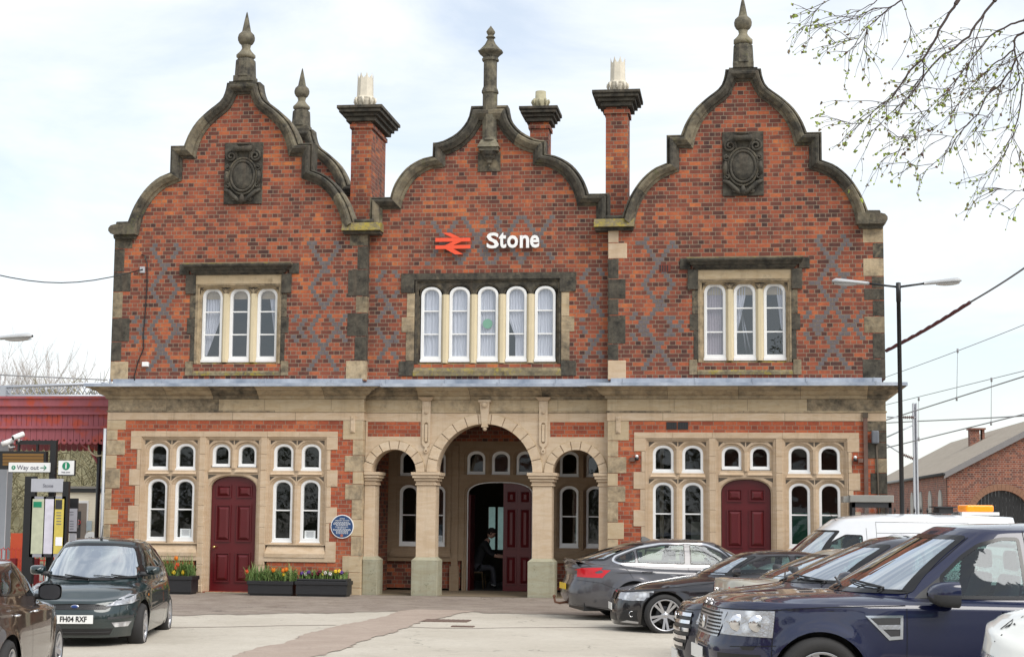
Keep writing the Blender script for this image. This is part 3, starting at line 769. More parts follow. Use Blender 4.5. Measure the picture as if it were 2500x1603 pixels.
    # door
    def door_panel(mb,x0,x1,z0,z1,y,arch_t=0):
        # sunk field with raised bevelled centre
        a=.025
        mb.slab(rect(x0-a,x1+a,z0-a,z1+a),[rect(x0,x1,z0,z1)],y-.028,y)
        vs=[(x0+.012,y-.001,z0+.012),(x1-.012,y-.001,z0+.012),(x1-.012,y-.001,z1-.012),(x0+.012,y-.001,z1-.012),(x0+.07,y-.04,z0+.07),(x1-.07,y-.04,z0+.07),(x1-.07,y-.04,z1-.07),(x0+.07,y-.04,z1-.07)]
        mb.add(vs,[(4,5,6,7),(0,1,5,4),(1,2,6,5),(2,3,7,6),(3,0,4,7)])
    y=.10;mb=MB();mb.slab(arch(cx,.50,-.03,2.43,.27,e=2.3),[],y+.0,y+.05)
    for s in (-1,1):
        xa,xb=sorted((cx+s*.09,cx+s*.37))
        door_panel(mb,xa,xb,2.0,2.22,y);door_panel(mb,xa,xb,1.06,1.80,y);door_panel(mb,xa,xb,.20,.78,y)
    D_=mb.build('door',M['door'],ST)
    if wi==0:
        MB().lathe([(.0,0),(.028,.0),(.012,.015),(.012,.04),(.03,.05),(.034,.07),(.02,.09),(0,.093)],n=12).build('door_knob',M['brass'],D_,loc=(cx-.40,y,.92)).rotation_euler=(R(90),0,0)
    MB().box(cx-.52,cx+.52,-.14,.2,-.06,-.028).build('door_step',M['stone_base'],ST)
# notices in the window, wing items
# ---- centre: arcade ----
AY=.12
def ring(mb,cx,zs,ri,ro,y0,y1,n,skip=(),gap=.004,hz=1.0,seg=4):
    for k in range(n):
        a0=PI*k/n+gap/ro;a1=PI*(k+1)/n-gap/ro;pts=[]
        for i in range(seg+1):
            a=a0+(a1-a0)*i/seg;pts.append((cx+ro*math.cos(a),zs+ro*hz*math.sin(a)))
        for i in range(seg+1):
            a=a1+(a0-a1)*i/seg;pts.append((cx+ri*math.cos(a),zs+ri*hz*math.sin(a)))
        mb.slab(pts,[],y0,y1)
ARCH=[(-1.965,.485,.665),(-.015,1.03,1.235),(1.925,.49,.665)]
ZS=2.545
out=[(-2.60,ZS)]
for c,ri,ro in ARCH:
    for i in range(25):
        a=PI-PI*i/24;out.append((c+ri*math.cos(a),ZS+ri*math.sin(a)))
out+=[(2.60,ZS),(2.60,3.64),(-2.60,3.64)]
mb=MB().slab(out,[rect(-2.555,-1.405,3.30,3.615),rect(1.375,2.52,3.30,3.615)],AY,AY+.42)
mb.build('arcade_wall',M['stone_arc'],ST)
mb=MB().box(-2.58,-1.38,AY+.008,AY+.2,3.28,3.63).box(1.35,2.55,AY+.008,AY+.2,3.28,3.63);mb.build('brick_inset',M['brick_low'],ST)
mb=MB()
ring(mb,-1.965,ZS,.483,.665,AY-.04,AY+.1,9,gap=.010);ring(mb,-.015,ZS,1.028,1.235,AY-.04,AY+.1,13,gap=.010);ring(mb,1.925,ZS,.488,.665,AY-.04,AY+.1,9,gap=.010)
mb.build('voussoirs',M['stone_arc'],ST)
mb=MB()
for c,ri,ro in ARCH:
    P_=[(c+(ro+.004)*math.cos(PI*i/32),ZS+(ro+.004)*math.sin(PI*i/32)) for i in range(33)]
    mb.tube([(x,AY-.003,z) for x,z in P_],.012,6)
mb.build('label_mould',M['stone_mix'],ST)
# columns
def column(x0,x1,bx0,bx1,name,full=True):
    c=empty(name,(0,0,0)) if 0 else None
    mb=MB();y0,y1=AY+.0,AY+.42
    mb.box(x0,x1,y0,y1,.74,2.30,0,.004);o=mb.build(name,M['stone_arc'],ST)
    cap=MB();l=x0 if x0>-2.6 else x0;ww=[(.0,2.27,2.30,.03),(.0,2.30,2.36,.015),(.0,2.36,2.42,.05),(.0,2.42,2.48,.085),(.0,2.48,2.545,.11)]
    for _,a,b,g in ww:
        cap.box(max(x0-g,-2.6),min(x1+g,2.6),y0-g,y1+g,a,b-.001,0,.008)
    cap.build('capital',M['stone_arc'],o)
    bb=MB();bb.box(bx0,bx1,y0-.07,y1+.07,-.06,.69,0,.01)
    vs=[(bx0,y0-.07,.69),(bx1,y0-.07,.69),(bx1,y1+.07,.69),(bx0,y1+.07,.69),(x0,y0,.76),(x1,y0,.76),(x1,y1,.76),(x0,y1,.76)]
    bb.add(vs,[(0,1,5,4),(1,2,6,5),(2,3,7,6),(3,0,4,7)])
    bb.build('column_base',M['stone_base'],o)
column(-2.60,-2.37,-2.60,-2.28,'half_column');column(-1.47,-1.06,-1.55,-.985,'column');column(1.01,1.42,.925,1.49,'column');column(2.41,2.60,2.33,2.60,'half_column')
# keystone and strap ornaments
mb=MB()
def prismz(mb,pts_top,pts):pass
vs=[(-.125,AY-.10,4.07),(.095,AY-.10,4.07),(.045,AY-.06,3.54),(-.075,AY-.06,3.54),(-.125,AY+.05,4.07),(.095,AY+.05,4.07),(.045,AY+.05,3.54),(-.075,AY+.05,3.54)]
mb.add(vs,[(0,3,2,1)[::-1],(0,4,7,3),(1,2,6,5),(3,7,6,2),(0,1,5,4)])
mb.box(-.145,.115,AY-.12,AY+.05,4.03,4.075);mb.box(-.085,.055,AY-.075,AY+.02,3.50,3.54)
mb.lathe([(0,-.07),(.03,-.06),(.045,-.03),(.05,0)],(-.015,AY-.02,3.49),12)
mb.lathe([(.0,0),(.055,.0),(.055,.03),(.03,.04)],(0,0,0),14)
k_=len(mb.v)-14*4
for i in range(k_,len(mb.v)):
    x,y,z=mb.v[i];mb.v[i]=(-.015+x,AY-.09-z,3.97+y)
mb.build('keystone',M['stone_arc'],ST)
for xc in (-1.275,1.235):
    mb=MB();y=AY-.04
    o_=[(xc-.09,3.17),(xc-.075,3.12),(xc-.035,3.085)];o_+=[(xc-.02,3.065),(xc-.03,3.045)]
    for i in range(9):
        a=PI*.75+PI*1.5*i/8;o_.append((xc+.045*math.cos(a),2.995+.045*math.sin(a)))
    o_+=[(xc+.03,3.045),(xc+.02,3.065),(xc+.035,3.085),(xc+.075,3.12),(xc+.09,3.17),(xc+.09,4.083),(xc-.09,4.083)]
    slot=arch(xc,.042,3.22,3.60,.042,e=2);slot=[(x,z) for x,z in slot]
    s2=[(xc-.042,3.20)]+[(xc+.042*math.cos(PI+PI*i/8),3.20+.042*math.sin(PI+PI*i/8)) for i in range(1,8)]+[(xc+.042,3.20)]+[(xc+.042*math.cos(PI*i/8),3.56+.042*math.sin(PI*i/8)) for i in range(9)]
    h2=[(xc+.018*math.cos(2*PI*i/10),2.995+.018*math.sin(2*PI*i/10)) for i in range(10)]
    mb.slab(o_,[s2,h2],y,AY+.02)
    mb.box(xc-.03,xc+.03,y-.008,AY,3.20,3.56)
    # scroll head
    vs=[(xc-.16,AY-.16,4.13),(xc+.16,AY-.16,4.13),(xc+.09,AY-.05,4.05),(xc-.09,AY-.05,4.05),(xc-.16,AY,4.13),(xc+.16,AY,4.13)]
    mb.add(vs,[(0,3,2,1),(0,1,5,4),(0,4,3),(1,2,5)])
    mb.add([(xc-.06,y-.012,4.04),(xc+.06,y-.012,4.04),(xc+.03,y-.006,3.83),(xc-.03,y-.006,3.83)],[(0,3,2,1)])
    mb.lathe([(.0,-.05),(.035,-.03),(.05,0),(.0,0)],(xc,y+.0,3.82),10)
    mb.build('strap_ornament',M['stone_arc'],ST)
# tie plates
for x in (-2.835,2.83):
    m=MB().box(x-.05,x+.05,-.105,-.08,3.37,3.72,0,.01);m.box(x-.015,x+.015,-.13,-.10,3.66,3.69).box(x-.015,x+.015,-.13,-.10,3.40,3.43);m.build('wall_tie_plate',M['stone_arc'],ST)
# ---- porch interior ----
BY=2.4
mb=MB();mb.box(-2.6,-2.57,AY+.42,BY,-.05,3.9);mb.box(2.57,2.6,AY+.42,BY,-.05,3.9);mb.build('porch_side_wall',M['brick'],ST)
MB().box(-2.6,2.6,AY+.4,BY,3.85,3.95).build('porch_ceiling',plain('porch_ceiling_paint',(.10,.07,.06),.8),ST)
MB().box(-2.6,2.6,AY-.12,BY+.3,-.12,-.045).build('porch_floor',plain('porch_floor_stone',(.20,.155,.10),.8,var=.3),ST)
PL=[(-2.10,.22,.93,2.31,.17),(-1.48,.22,.93,2.31,.17),(1.55,.22,.93,2.31,.17),(2.14,.22,.93,2.31,.17)]
PU=[(c,.22,2.51,3.08,.17) for c in (-2.10,-1.48,1.55,2.14)]
PC=[(c,.21,2.55,3.08,.16) for c in (-.565,0,.56)]
def dhole(gr):
    a=[(-.735-gr,-.05)]
    b=[]
    for i in range(17):
        t=PI*i/16;b.append(((.735+gr)*math.copysign(abs(math.cos(t))**.7,math.cos(t))-.01,2.12+(.26+gr*.7)*abs(math.sin(t))**.95))
    return b
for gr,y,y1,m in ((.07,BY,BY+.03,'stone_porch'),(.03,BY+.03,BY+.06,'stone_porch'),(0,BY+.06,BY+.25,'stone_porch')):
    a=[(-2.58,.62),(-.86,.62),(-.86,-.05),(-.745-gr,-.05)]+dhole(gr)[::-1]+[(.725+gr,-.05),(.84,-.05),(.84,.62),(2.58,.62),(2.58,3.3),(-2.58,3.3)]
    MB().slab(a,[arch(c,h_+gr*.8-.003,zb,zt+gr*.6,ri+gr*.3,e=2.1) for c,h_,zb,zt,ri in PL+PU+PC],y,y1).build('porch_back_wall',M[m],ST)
MB().slab(rect(-2.58,2.58,3.3,3.9),[],BY,BY+.2).build('porch_back_brick',M['brick'],ST)
mb=MB()
for a,b in ((-2.58,-.9),(.9,2.58)):mb.box(a,b,BY+.04,BY+.2,.0,.62);
mb.build('porch_brick_apron',M['brick'],ST)
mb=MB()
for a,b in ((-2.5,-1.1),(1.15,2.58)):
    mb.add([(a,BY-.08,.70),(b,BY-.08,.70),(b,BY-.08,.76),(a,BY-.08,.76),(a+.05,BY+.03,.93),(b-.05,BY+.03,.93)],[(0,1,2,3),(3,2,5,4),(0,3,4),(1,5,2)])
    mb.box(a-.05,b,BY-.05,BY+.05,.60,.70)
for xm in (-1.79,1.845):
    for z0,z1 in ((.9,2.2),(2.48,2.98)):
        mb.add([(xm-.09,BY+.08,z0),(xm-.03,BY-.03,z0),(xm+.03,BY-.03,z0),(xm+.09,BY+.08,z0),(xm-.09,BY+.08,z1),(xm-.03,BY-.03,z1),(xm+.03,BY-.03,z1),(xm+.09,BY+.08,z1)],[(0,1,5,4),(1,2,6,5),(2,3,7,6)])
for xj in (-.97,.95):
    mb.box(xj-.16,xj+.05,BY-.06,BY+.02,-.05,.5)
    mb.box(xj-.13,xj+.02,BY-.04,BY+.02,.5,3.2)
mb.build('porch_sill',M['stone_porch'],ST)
for c,h_,zb,zt,ri in PL:window('w',c,h_,zb,zt,ri,BY+.09,(1.63,),'glass')
for c,h_,zb,zt,ri in PU+PC:window('w',c,h_,zb,zt,ri,BY+.09,(),'glass',bot=.06)
# door frame white bead + leaves
mb=MB();P_=[(-.745,-.05)]+dhole(0)[::-1]+[(.725,-.05)]
mb.tube([(x,BY+.055,z) for x,z in P_],.014,6);mb.build('door_frame',M['white'],ST)
y=BY+.13;mb=MB()
lf=[(.055,-.04),(.725,-.04)]+[p for p in dhole(0) if p[0]>.06][0:]+[(.055,2.375)]
mb.slab(lf,[],y,y+.05)
for xa,xb in ((.14,.34),(.45,.65)):
    door_panel(mb,xa,xb,1.93,2.18,y);door_panel(mb,xa,xb,.92,1.78,y);door_panel(mb,xa,xb,.12,.72,y)
mb.build('door',M['door'],ST)
mb=MB();mb.box(-.74,-.70,y+.02,y+.68,-.04,2.1);mb.build('door',M['door'],ST)
# ---- interior shells ----
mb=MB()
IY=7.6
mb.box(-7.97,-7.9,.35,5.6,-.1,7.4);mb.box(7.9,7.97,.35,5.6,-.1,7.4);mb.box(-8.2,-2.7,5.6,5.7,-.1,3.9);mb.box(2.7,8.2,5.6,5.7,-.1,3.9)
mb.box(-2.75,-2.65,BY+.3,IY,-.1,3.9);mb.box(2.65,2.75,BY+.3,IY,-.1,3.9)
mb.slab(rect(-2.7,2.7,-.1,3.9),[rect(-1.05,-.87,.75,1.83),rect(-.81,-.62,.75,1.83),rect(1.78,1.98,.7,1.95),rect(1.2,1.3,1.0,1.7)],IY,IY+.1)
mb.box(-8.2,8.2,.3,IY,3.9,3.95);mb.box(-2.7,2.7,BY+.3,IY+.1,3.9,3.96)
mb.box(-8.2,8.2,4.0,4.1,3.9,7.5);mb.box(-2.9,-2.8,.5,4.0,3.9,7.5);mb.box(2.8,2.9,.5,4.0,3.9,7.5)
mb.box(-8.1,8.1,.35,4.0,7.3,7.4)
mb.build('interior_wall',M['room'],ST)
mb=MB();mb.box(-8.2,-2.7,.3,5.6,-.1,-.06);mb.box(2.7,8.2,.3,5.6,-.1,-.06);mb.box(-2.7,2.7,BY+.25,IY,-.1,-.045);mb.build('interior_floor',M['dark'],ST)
MB().box(-7.35,-7.22,1.1,1.2,-.05,3.9).box(-3.95,-3.88,1.6,1.7,-.05,3.9).box(3.6,3.68,2.,2.1,-.05,3.9).build('interior_post',M['mullion'],ST)
mb=MB();mb.box(-.56,-.40,IY-.05,IY-.02,.5,2.0);mb.box(-.40,-.12,IY-.05,IY-.02,1.78,1.86);mb.build('interior_door_frame',plain('dull_grey_paint',(.3,.32,.34),.6),ST)
# ---- finials ----
def square_finial(cx,y,z0,name):
    mb=MB()
    mb.box(cx-.22,cx+.22,y-.2,y+.2,z0,z0+.13,0,.01)
    mb.lathe([(.24,.12),(.235,.16),(.22,.45),(.215,.50),(.16,.55)],(cx,y,z0),8,smooth=False)
    mb.lathe([(.16,.54),(.21,.57),(.21,.63),(.15,.69),(.115,.73),(.09,.78),(.11,.86)],(cx,y,z0),10)
    mb.lathe([(.10,.85),(.15,.89),(.185,.96),(.19,1.02),(.17,1.09),(.11,1.15)],(cx,y,z0),18)
    mb.lathe([(.11,1.13),(.10,1.16),(.05,1.42),(.015,1.58),(0,1.62)],(cx,y,z0),8,smooth=False)
    return mb.build(name,M['stone_fin'],ST)
square_finial(-5.44,.02,11.08,'finial');square_finial(5.46,.02,11.08,'finial');square_finial(-5.44,4.75,11.08,'finial');square_finial(5.46,4.75,11.08,'finial')
mb=MB()
y=CY-.04
mb.lathe([(.20,9.68),(.17,9.73),(.165,9.75),(.165,10.73),(.19,10.74),(.19,10.78),(.16,10.86),(.15,10.88),(.15,11.44),(.19,11.46),(.19,11.5),(.16,11.53),(.2,11.58),(.27,11.64),(.285,11.67),(.24,11.70),(.13,11.82),(.08,11.92),(.07,11.95),(.11,11.98),(.06,12.03),(.09,12.07),(.1,12.11),(.06,12.17),(.035,12.2),(.0,12.25)],(.015,y,0),8,smooth=False)
mb.add([(-.23,y-.2,9.53),(.25,y-.2,9.53),(.25,y+.1,9.53),(-.23,y+.1,9.53),(-.15,y-.14,9.69),(.17,y-.14,9.69),(.17,y+.1,9.69),(-.15,y+.1,9.69)],[(0,1,5,4),(1,2,6,5),(3,0,4,7),(3,2,1,0)])
mb.box(-.20,.22,y-.16,y+.1,9.45,9.53)
mb.build('finial',M['stone_fin'],ST)
mb=MB();mb.box(-.245,.255,CY-.02,CY+.05,9.02,9.45,0,.008);mb.lathe([(.0,-.36),(.03,-.33),(.02,-.28),(.06,-.25),(.07,-.19),(.12,-.14),(.13,-.10),(.16,-.07),(.18,0)],(.01,CY-.05,9.45),8,smooth=False)
mb.build('finial_corbel',M['stone_dark'],ST)
# ---- chimneys ----
def chimney(x0,x1,y0,y1,zc,zb,capx,name,pot,pz,potw,poth):
    t=MB().box(x0,x1,y0,y1,zb,zc-.10);t.box(x0-.035,x1+.035,y0-.035,y1+.035,zc-.45,zc-.36)
    o=t.build('chimney',M['brick'],ST)
    c=MB();g=capx
    for a,b,k in ((zc-.30,zc-.20,.10),(zc-.20,zc-.12,.16),(zc-.12,zc-.04,.23),(zc-.04,zc+.03,.27)):
        c.box(x0-k*g,x1+k*g,y0-k*g,y1+k*g,a+.0005,b,0,.01)
    c.build('chimney_cap',M['stone_black'],o)
    cx,cy=(x0+x1)/2,(y0+y1)/2
    if pot==0:
        for yy in pz:
            p=MB();r=potw/2
            p.lathe([(r*.95,0),(r*.98,.1),(r*1.2,.2),(r*1.22,.23),(r*1.3,.27),(r*1.28,.29),(r*1.03,.31),(r*.98,poth*.9)],(cx,yy,zc+.03),8,smooth=False)
            for k in range(8):
                a=2*PI*(k+.5)/8+PI/8;x,yq=cx+r*1.02*math.cos(a),yy+r*1.02*math.sin(a)
                p.tube([(cx+r*1.25*math.cos(a),yy+r*1.25*math.sin(a),zc+.30),(cx+r*1.3*math.cos(a),yy+r*1.3*math.sin(a),zc+.22),(cx+r*1.05*math.cos(a),yy+r*1.05*math.sin(a),zc+.12)],[.03,.03,.012],5)
                a2=2*PI*(k)/8+PI/8
                A=Vector((cx+r*.98*math.cos(2*PI*(k+.5)/8),yy+r*.98*math.sin(2*PI*(k+.5)/8),0));B=Vector((cx+r*.98*math.cos(2*PI*(k+1.5)/8),yy+r*.98*math.sin(2*PI*(k+1.5)/8),0))
                zt0=zc+.03+poth*.9;pts=[]
                for i in range(7):
                    u=i/6;q=A.lerp(B,u);pts.append((q.x,q.y,zt0+.14*(1-abs(math.sin(u*PI)))))
                vs=[(A.x,A.y,zt0)]+[(B.x,B.y,zt0)]+pts[::-1]
                p.add(vs,[tuple(range(len(vs)))])
                if g>1.2 :
                    p.lathe([(0,-.05),(.03,-.03),(.035,.0),(.03,.03),(0,.05)],(A.x,A.y,zt0+.13),6)
            p.build('chimney_pot',M['pot'],o)
    else:
        p=MB();r=potw/2
        p.lathe([(r*1.1,0),(r*1.15,.1),(r*1.35,.2),(r*1.1,.24),(r*.95,.25),(r*.9,poth),(r*.75,poth),(r*.7,poth-.2)],(cx,pz[0],zc+.03),14)
        for k in range(8):
            a=2*PI*k/8
            p.tube([(cx+r*1.3*math.cos(a),pz[0]+r*1.3*math.sin(a),zc+.28),(cx+r*1.45*math.cos(a),pz[0]+r*1.45*math.sin(a),zc+.22),(cx+r*1.1*math.cos(a),pz[0]+r*1.1*math.sin(a),zc+.1)],[.025,.03,.015],5)
        p.build('chimney_pot',M['pot2'],o)
    return o
chimney(-3.25,-2.79,1.0,2.5,10.68,7.6,1.05,'c',0,[1.3],.37,.80)
chimney(2.465,2.95,1.0,1.65,10.88,7.6,1.05,'c',0,[1.3],.35,.80)
chimney(.66,1.08,2.0,2.55,10.82,8.2,.85,'c',1,[2.25],.27,.44)
# ---- cartouches ----
def spiral(mb,cx,cz,r0,r1,turns,y,s=1,a0=0,th=.02,n=26):
    pts=[];rs=[]
    for i in range(n+1):
        t=i/n;a=a0+s*turns*2*PI*t;r=r0+(r1-r0)*t;pts.append((cx+r*math.cos(a),y-.03*t,cz+r*math.sin(a)));rs.append(th*(1-.3*t))
    mb.tube(pts,rs,6)
for cx in (-5.415,5.44):
    mb=MB();zc=9.0;y=-.05
    w2,z0,z1=.43,8.36,9.73
    mb.box(cx-w2,cx+w2,-.035,.05,z0,z1,0,.01)
    o=mb.build('cartouche',M['stone_black'],ST)
    mb=MB();zo=8.98
    # shaped field
    mb.lathe([(.0,-.11),(.13,-.107),(.225,-.09),(.24,-.07)],(0,0,0),28)
    for i,v in enumerate(mb.v):mb.v[i]=(cx+v[0],v[2],zo+v[1]*1.28)
    # torus rim
    for rr,th,yy in ((.262,.03,-.085),(.315,.028,-.06)):
        mb.tube([(cx+rr*math.cos(2*PI*i/32),yy,zo-.005+rr*1.27*math.sin(2*PI*i/32)) for i in range(33)],th,8,caps=False)
    for s in (-1,1):
        spiral(mb,cx+s*.27,9.42,.125,.03,1.6,-.06,s=-s,a0=PI/2,th=.032)
        spiral(mb,cx+s*.33,9.16,.07,.02,1.3,-.06,s=-s,a0=PI/2,th=.024)
        spiral(mb,cx+s*.33,8.76,.06,.02,1.3,-.06,s=s,a0=-PI/2,th=.024)
        mb.tube([(cx+s*.36,-.07,9.08),(cx+s*.375,-.085,8.95),(cx+s*.36,-.07,8.8)],[.035,.05,.035],8)
        mb.tube([(cx+s*.41,-.06,8.68),(cx+s*.30,-.09,8.63),(cx+s*.19,-.10,8.52),(cx+s*.08,-.08,8.43),(cx,-.07,8.40)],[.03,.045,.05,.04,.03],8)
        spiral(mb,cx+s*.18,8.47,.05,.02,1.2,-.08,s=-s,a0=0,th=.02)
        mb.tube([(cx+s*.12,-.05,9.28),(cx+s*.17,-.055,9.5),(cx+s*.1,-.05,9.6)],[.03,.035,.02],6)
    mb.tube([(cx-.2,-.12,9.58),(cx+.2,-.12,9.58)],.065,12);mb.lathe([(0,-.05),(.12,-.03),(.15,0)],(cx,-.06,9.68),12)
    mb.tube([(cx,-.08,8.36),(cx,-.1,8.45),(cx,-.08,8.56)],[.02,.07,.03],8)
    mb.build('cartouche_carving',M['stone_black'],o)
# ================= GROUND =================
def gmat(name,c1,c2,scale=1.2,rough=.9,spots=None,bumps=.3):
    t=NT(name);P=t.pos();n=t.noise(P,scale,6,.6);n2=t.noise(P,18,4,.7);n3=t.noise(P,90,3,.6)
    c=t.mix(t.ramp(n,[(.3,0.),(.7,1.)]),c1,c2);c=t.mix(t.math('MULTIPLY',n2,.25),c,tuple(a*.6 for a in c1));c=t.mix(t.math('MULTIPLY',n3,.35),c,tuple(a*.72 for a in c1))
    if spots:c=t.mix(t.ramp(t.noise(P,3.3,6,.7),[(.56,0.),(.68,1.)]),c,spots)
    t.bsdf(c,rough,t.math('ADD',n2,n3),bumps,.008);return t.mat
def gmat2(name,c1,c2,dirt,crack,gravel,scale=.5,dirt_at=(.55,.75)):
    t=NT(name);P=t.pos();n=t.noise(P,scale,6,.6);n2=t.noise(P,14,5,.7);n3=t.noise(P,120,2,.6);n4=t.noise(P,2.1,7,.72,.4)
    c=t.mix(t.ramp(n,[(.3,0.),(.7,1.)]),c1,c2)
    c=t.mix(t.math('MULTIPLY',t.ramp(n4,[(dirt_at[0],0.),(dirt_at[1],1.)]),.6),c,dirt)
    c=t.mix(t.math('MULTIPLY',t.ramp(n2,[(.45,0.),(.7,1.)]),.30),c,tuple(a*.62 for a in c1))
    c=t.mix(t.math('MULTIPLY',t.ramp(n3,[(.5,0.),(.62,1.)]),gravel),c,tuple(a*.55 for a in c1))
    v=t.n('TexVoronoi');v.feature='DISTANCE_TO_EDGE';v.inputs['Scale'].default_value=.42
    w=t.n('VectorMath',operation='ADD');t.l(P,w.inputs[0]);nn=t.n('TexNoise');nn.inputs['Scale'].default_value=1.6;nn.inputs['Detail'].default_value=6;t.l(P,nn.inputs['Vector']);t.l(nn.outputs['Color'],w.inputs[1]);t.l(w.outputs[0],v.inputs['Vector'])
    cr=t.math('LESS_THAN',v.outputs['Distance'],.0045);gate=t.ramp(t.noise(P,.35,2),[(.5,0.),(.56,1.)])
    c=t.mix(t.math('MULTIPLY',t.math('MULTIPLY',cr,gate),crack),c,tuple(a*.35 for a in c1))
    # small dark gum and oil spots
    v2=t.n('TexVoronoi');v2.inputs['Scale'].default_value=1.3;t.l(P,v2.inputs['Vector']);sp=t.math('LESS_THAN',v2.outputs['Distance'],.035)
    c=t.mix(t.math('MULTIPLY',sp,.7),c,(.09,.075,.065))
    t.bsdf(c,.92,t.math('ADD',n2,n3),.5,.01);return t.mat
M['lot']=gmat2('car_park_surface',(.46,.415,.345),(.57,.525,.45),(.33,.285,.23),.55,.5)
M['apron']=gmat2('worn_gritty_tarmac',(.23,.185,.155),(.34,.29,.24),(.15,.11,.08),.8,.6,1.0,(.5,.62))
M['patch']=gmat2('pinkish_tarmac',(.35,.275,.225),(.43,.35,.29),(.27,.21,.17),.3,.5,1.2)
def gz(x,y):
    t=min(max((-14-y)/8.,0),1);return -.05+.15*t*t*(3-2*t)
mb=MB()
xs=[-900,-300,-100,-40,-20,-10,0,5,10,20,40,100,300,900];ys=[-400,-100,-40,-24,-23,-22,-21,-20,-19,-18,-17,-16,-15,-14,-10,-5,0,8,20,60,200,900]
vs=[(x,y,gz(x,y) if y<5 else -.05) for y in ys for x in xs];k=len(xs)
mb.add(vs,[(j*k+i,j*k+i+1,(j+1)*k+i+1,(j+1)*k+i) for j in range(len(ys)-1) for i in range(k-1)],0,True)
tag(mb.build('ground',M['lot']),kind='structure')
def rough(pts,amp=.05,step=.12):
    out=[];rr=random.Random(len(pts))
    for (x0,y0),(x1,y1) in zip(pts,pts[1:]):
        n=max(1,int(math.hypot(x1-x0,y1-y0)/step))
        for i in range(n):
            a=amp*(1 if 0<i or len(out)==0 else .6);out.append((x0+(x1-x0)*i/n+rr.uniform(-a,a),y0+(y1-y0)*i/n+rr.uniform(-a,a)*1.6))
    return out+[pts[-1]]
def sheet(name,pts,z,mat):
    tri=tessellate_polygon([[Vector((x,y,0)) for x,y in pts]])
    return tag(MB().add([(x,y,z) for x,y in pts],[t for t in tri]).build(name,mat),kind='structure')
def gnd(px,py):
    d=cF+cR*((px-1250)/CF)+cU*((801.5-py)/CF);t=(-.05-CP.z)/d.z;q=CP+d*t;return (q.x,q.y)
front=[gnd(x,y) for x,y in [(-200,1512),(100,1508),(300,1500),(440,1503),(520,1499),(600,1500),(690,1496),(800,1497),(900,1493),(975,1492),(1020,1489),(1110,1491),(1200,1497),(1300,1498),(1400,1501),(1500,1507),(1700,1514),(2100,1520)]]
sheet('apron',rough(front,.06)+[(14,-.2),(14,.1),(-16,.1),(-16,-3)],-.045,M['apron'])
pt=[gnd(x,y) for x,y in [(975,1492),(950,1502),(900,1513),(860,1521),(820,1528),(790,1537),(745,1548),(710,1563),(690,1571),(640,1578),(600,1590),(560,1606),(520,1620),(640,1625),(755,1606),(800,1596),(850,1581),(880,1565),(940,1549),(985,1535),(1010,1524),(1040,1515),(1090,1505),(1120,1497),(1160,1492),(1110,1489),(1020,1487)]]
sheet('tarmac_patch',rough(pt+[pt[0]],.045)[:-1],-.041,M['patch'])
# drain covers
for i,(x,y,w_,l_) in enumerate([(1090,1515,.75,.5),(1130,1529,.35,.2)]):
    cx,cy=gnd(x,y);mb=MB()
    mb.box(cx-w_/2,cx+w_/2,cy-l_/2,cy+l_/2,-.06,-.037)
    for k in range(9):
        xx=cx-w_/2+w_*(k+.5)/9;mb.box(xx-.02,xx+.012,cy-l_/2+.03,cy+l_/2-.03,-.037,-.033)
    tag(mb.build('drain_cover',plain('rusty_iron',(.15,.10,.08),.8,var=.3)),['wide rusty iron drain cover in the pale car park in front of the porch','small iron gully grate nearer the camera than the wide drain cover'][i],'drain cover')

ln=[gnd(x,y) for x,y in [(-300,1533),(440,1531),(520,1530),(700,1526),(820,1525)]]
def lstrip(name,P,w_,z,mat):
    vs=[];
    for i,p in enumerate(P):vs+= [(p[0],p[1]-w_/2,z),(p[0],p[1]+w_/2,z)]
    tag(MB().add(vs,[(2*i,2*i+2,2*i+3,2*i+1) for i in range(len(P)-1)]).build(name,mat),kind='structure')
M['seam']=gmat2('sealed_seam',(.36,.30,.25),(.40,.34,.29),(.3,.24,.2),.0,.5)
lstrip('ground_seam',rough(ln,.012),.10,-.0455,M['seam'])
lstrip('ground_seam',rough([gnd(x,y) for x,y in [(985,1529),(1060,1532),(1150,1533),(1260,1531),(1500,1530),(1900,1533)]],.012),.09,-.0455,M['seam'])
# ================= CARS =================
def pw(pts,x):
    if x<=pts[0][0]:return pts[0][1]
    for (a,b),(c,d) in zip(pts,pts[1:]):
        if x<=c:
            t=(x-a)/(c-a);return b+(d-b)*t
    return pts[-1][1]
def pws(pts,x):
    """smooth (monotone-ish) interpolation"""
    if x<=pts[0][0]:return pts[0][1]
    if x>=pts[-1][0]:return pts[-1][1]
    n=len(pts)
    for k in range(n-1):
        if x<=pts[k+1][0]:
            x0,y0=pts[k];x1,y1=pts[k+1];h=x1-x0;t=(x-x0)/h
            def sl(i):
                if i==0:return (pts[1][1]-pts[0][1])/(pts[1][0]-pts[0][0])
                if i==n-1:return (pts[-1][1]-pts[-2][1])/(pts[-1][0]-pts[-2][0])
                a=(pts[i][1]-pts[i-1][1])/(pts[i][0]-pts[i-1][0]);b=(pts[i+1][1]-pts[i][1])/(pts[i+1][0]-pts[i][0])
                return 0 if a*b<=0 else 2*a*b/(a+b)
            m0,m1=sl(k)*h,sl(k+1)*h
            return (2*t**3-3*t**2+1)*y0+(t**3-2*t**2+t)*m0+(-2*t**3+3*t**2)*y1+(t**3-t**2)*m1
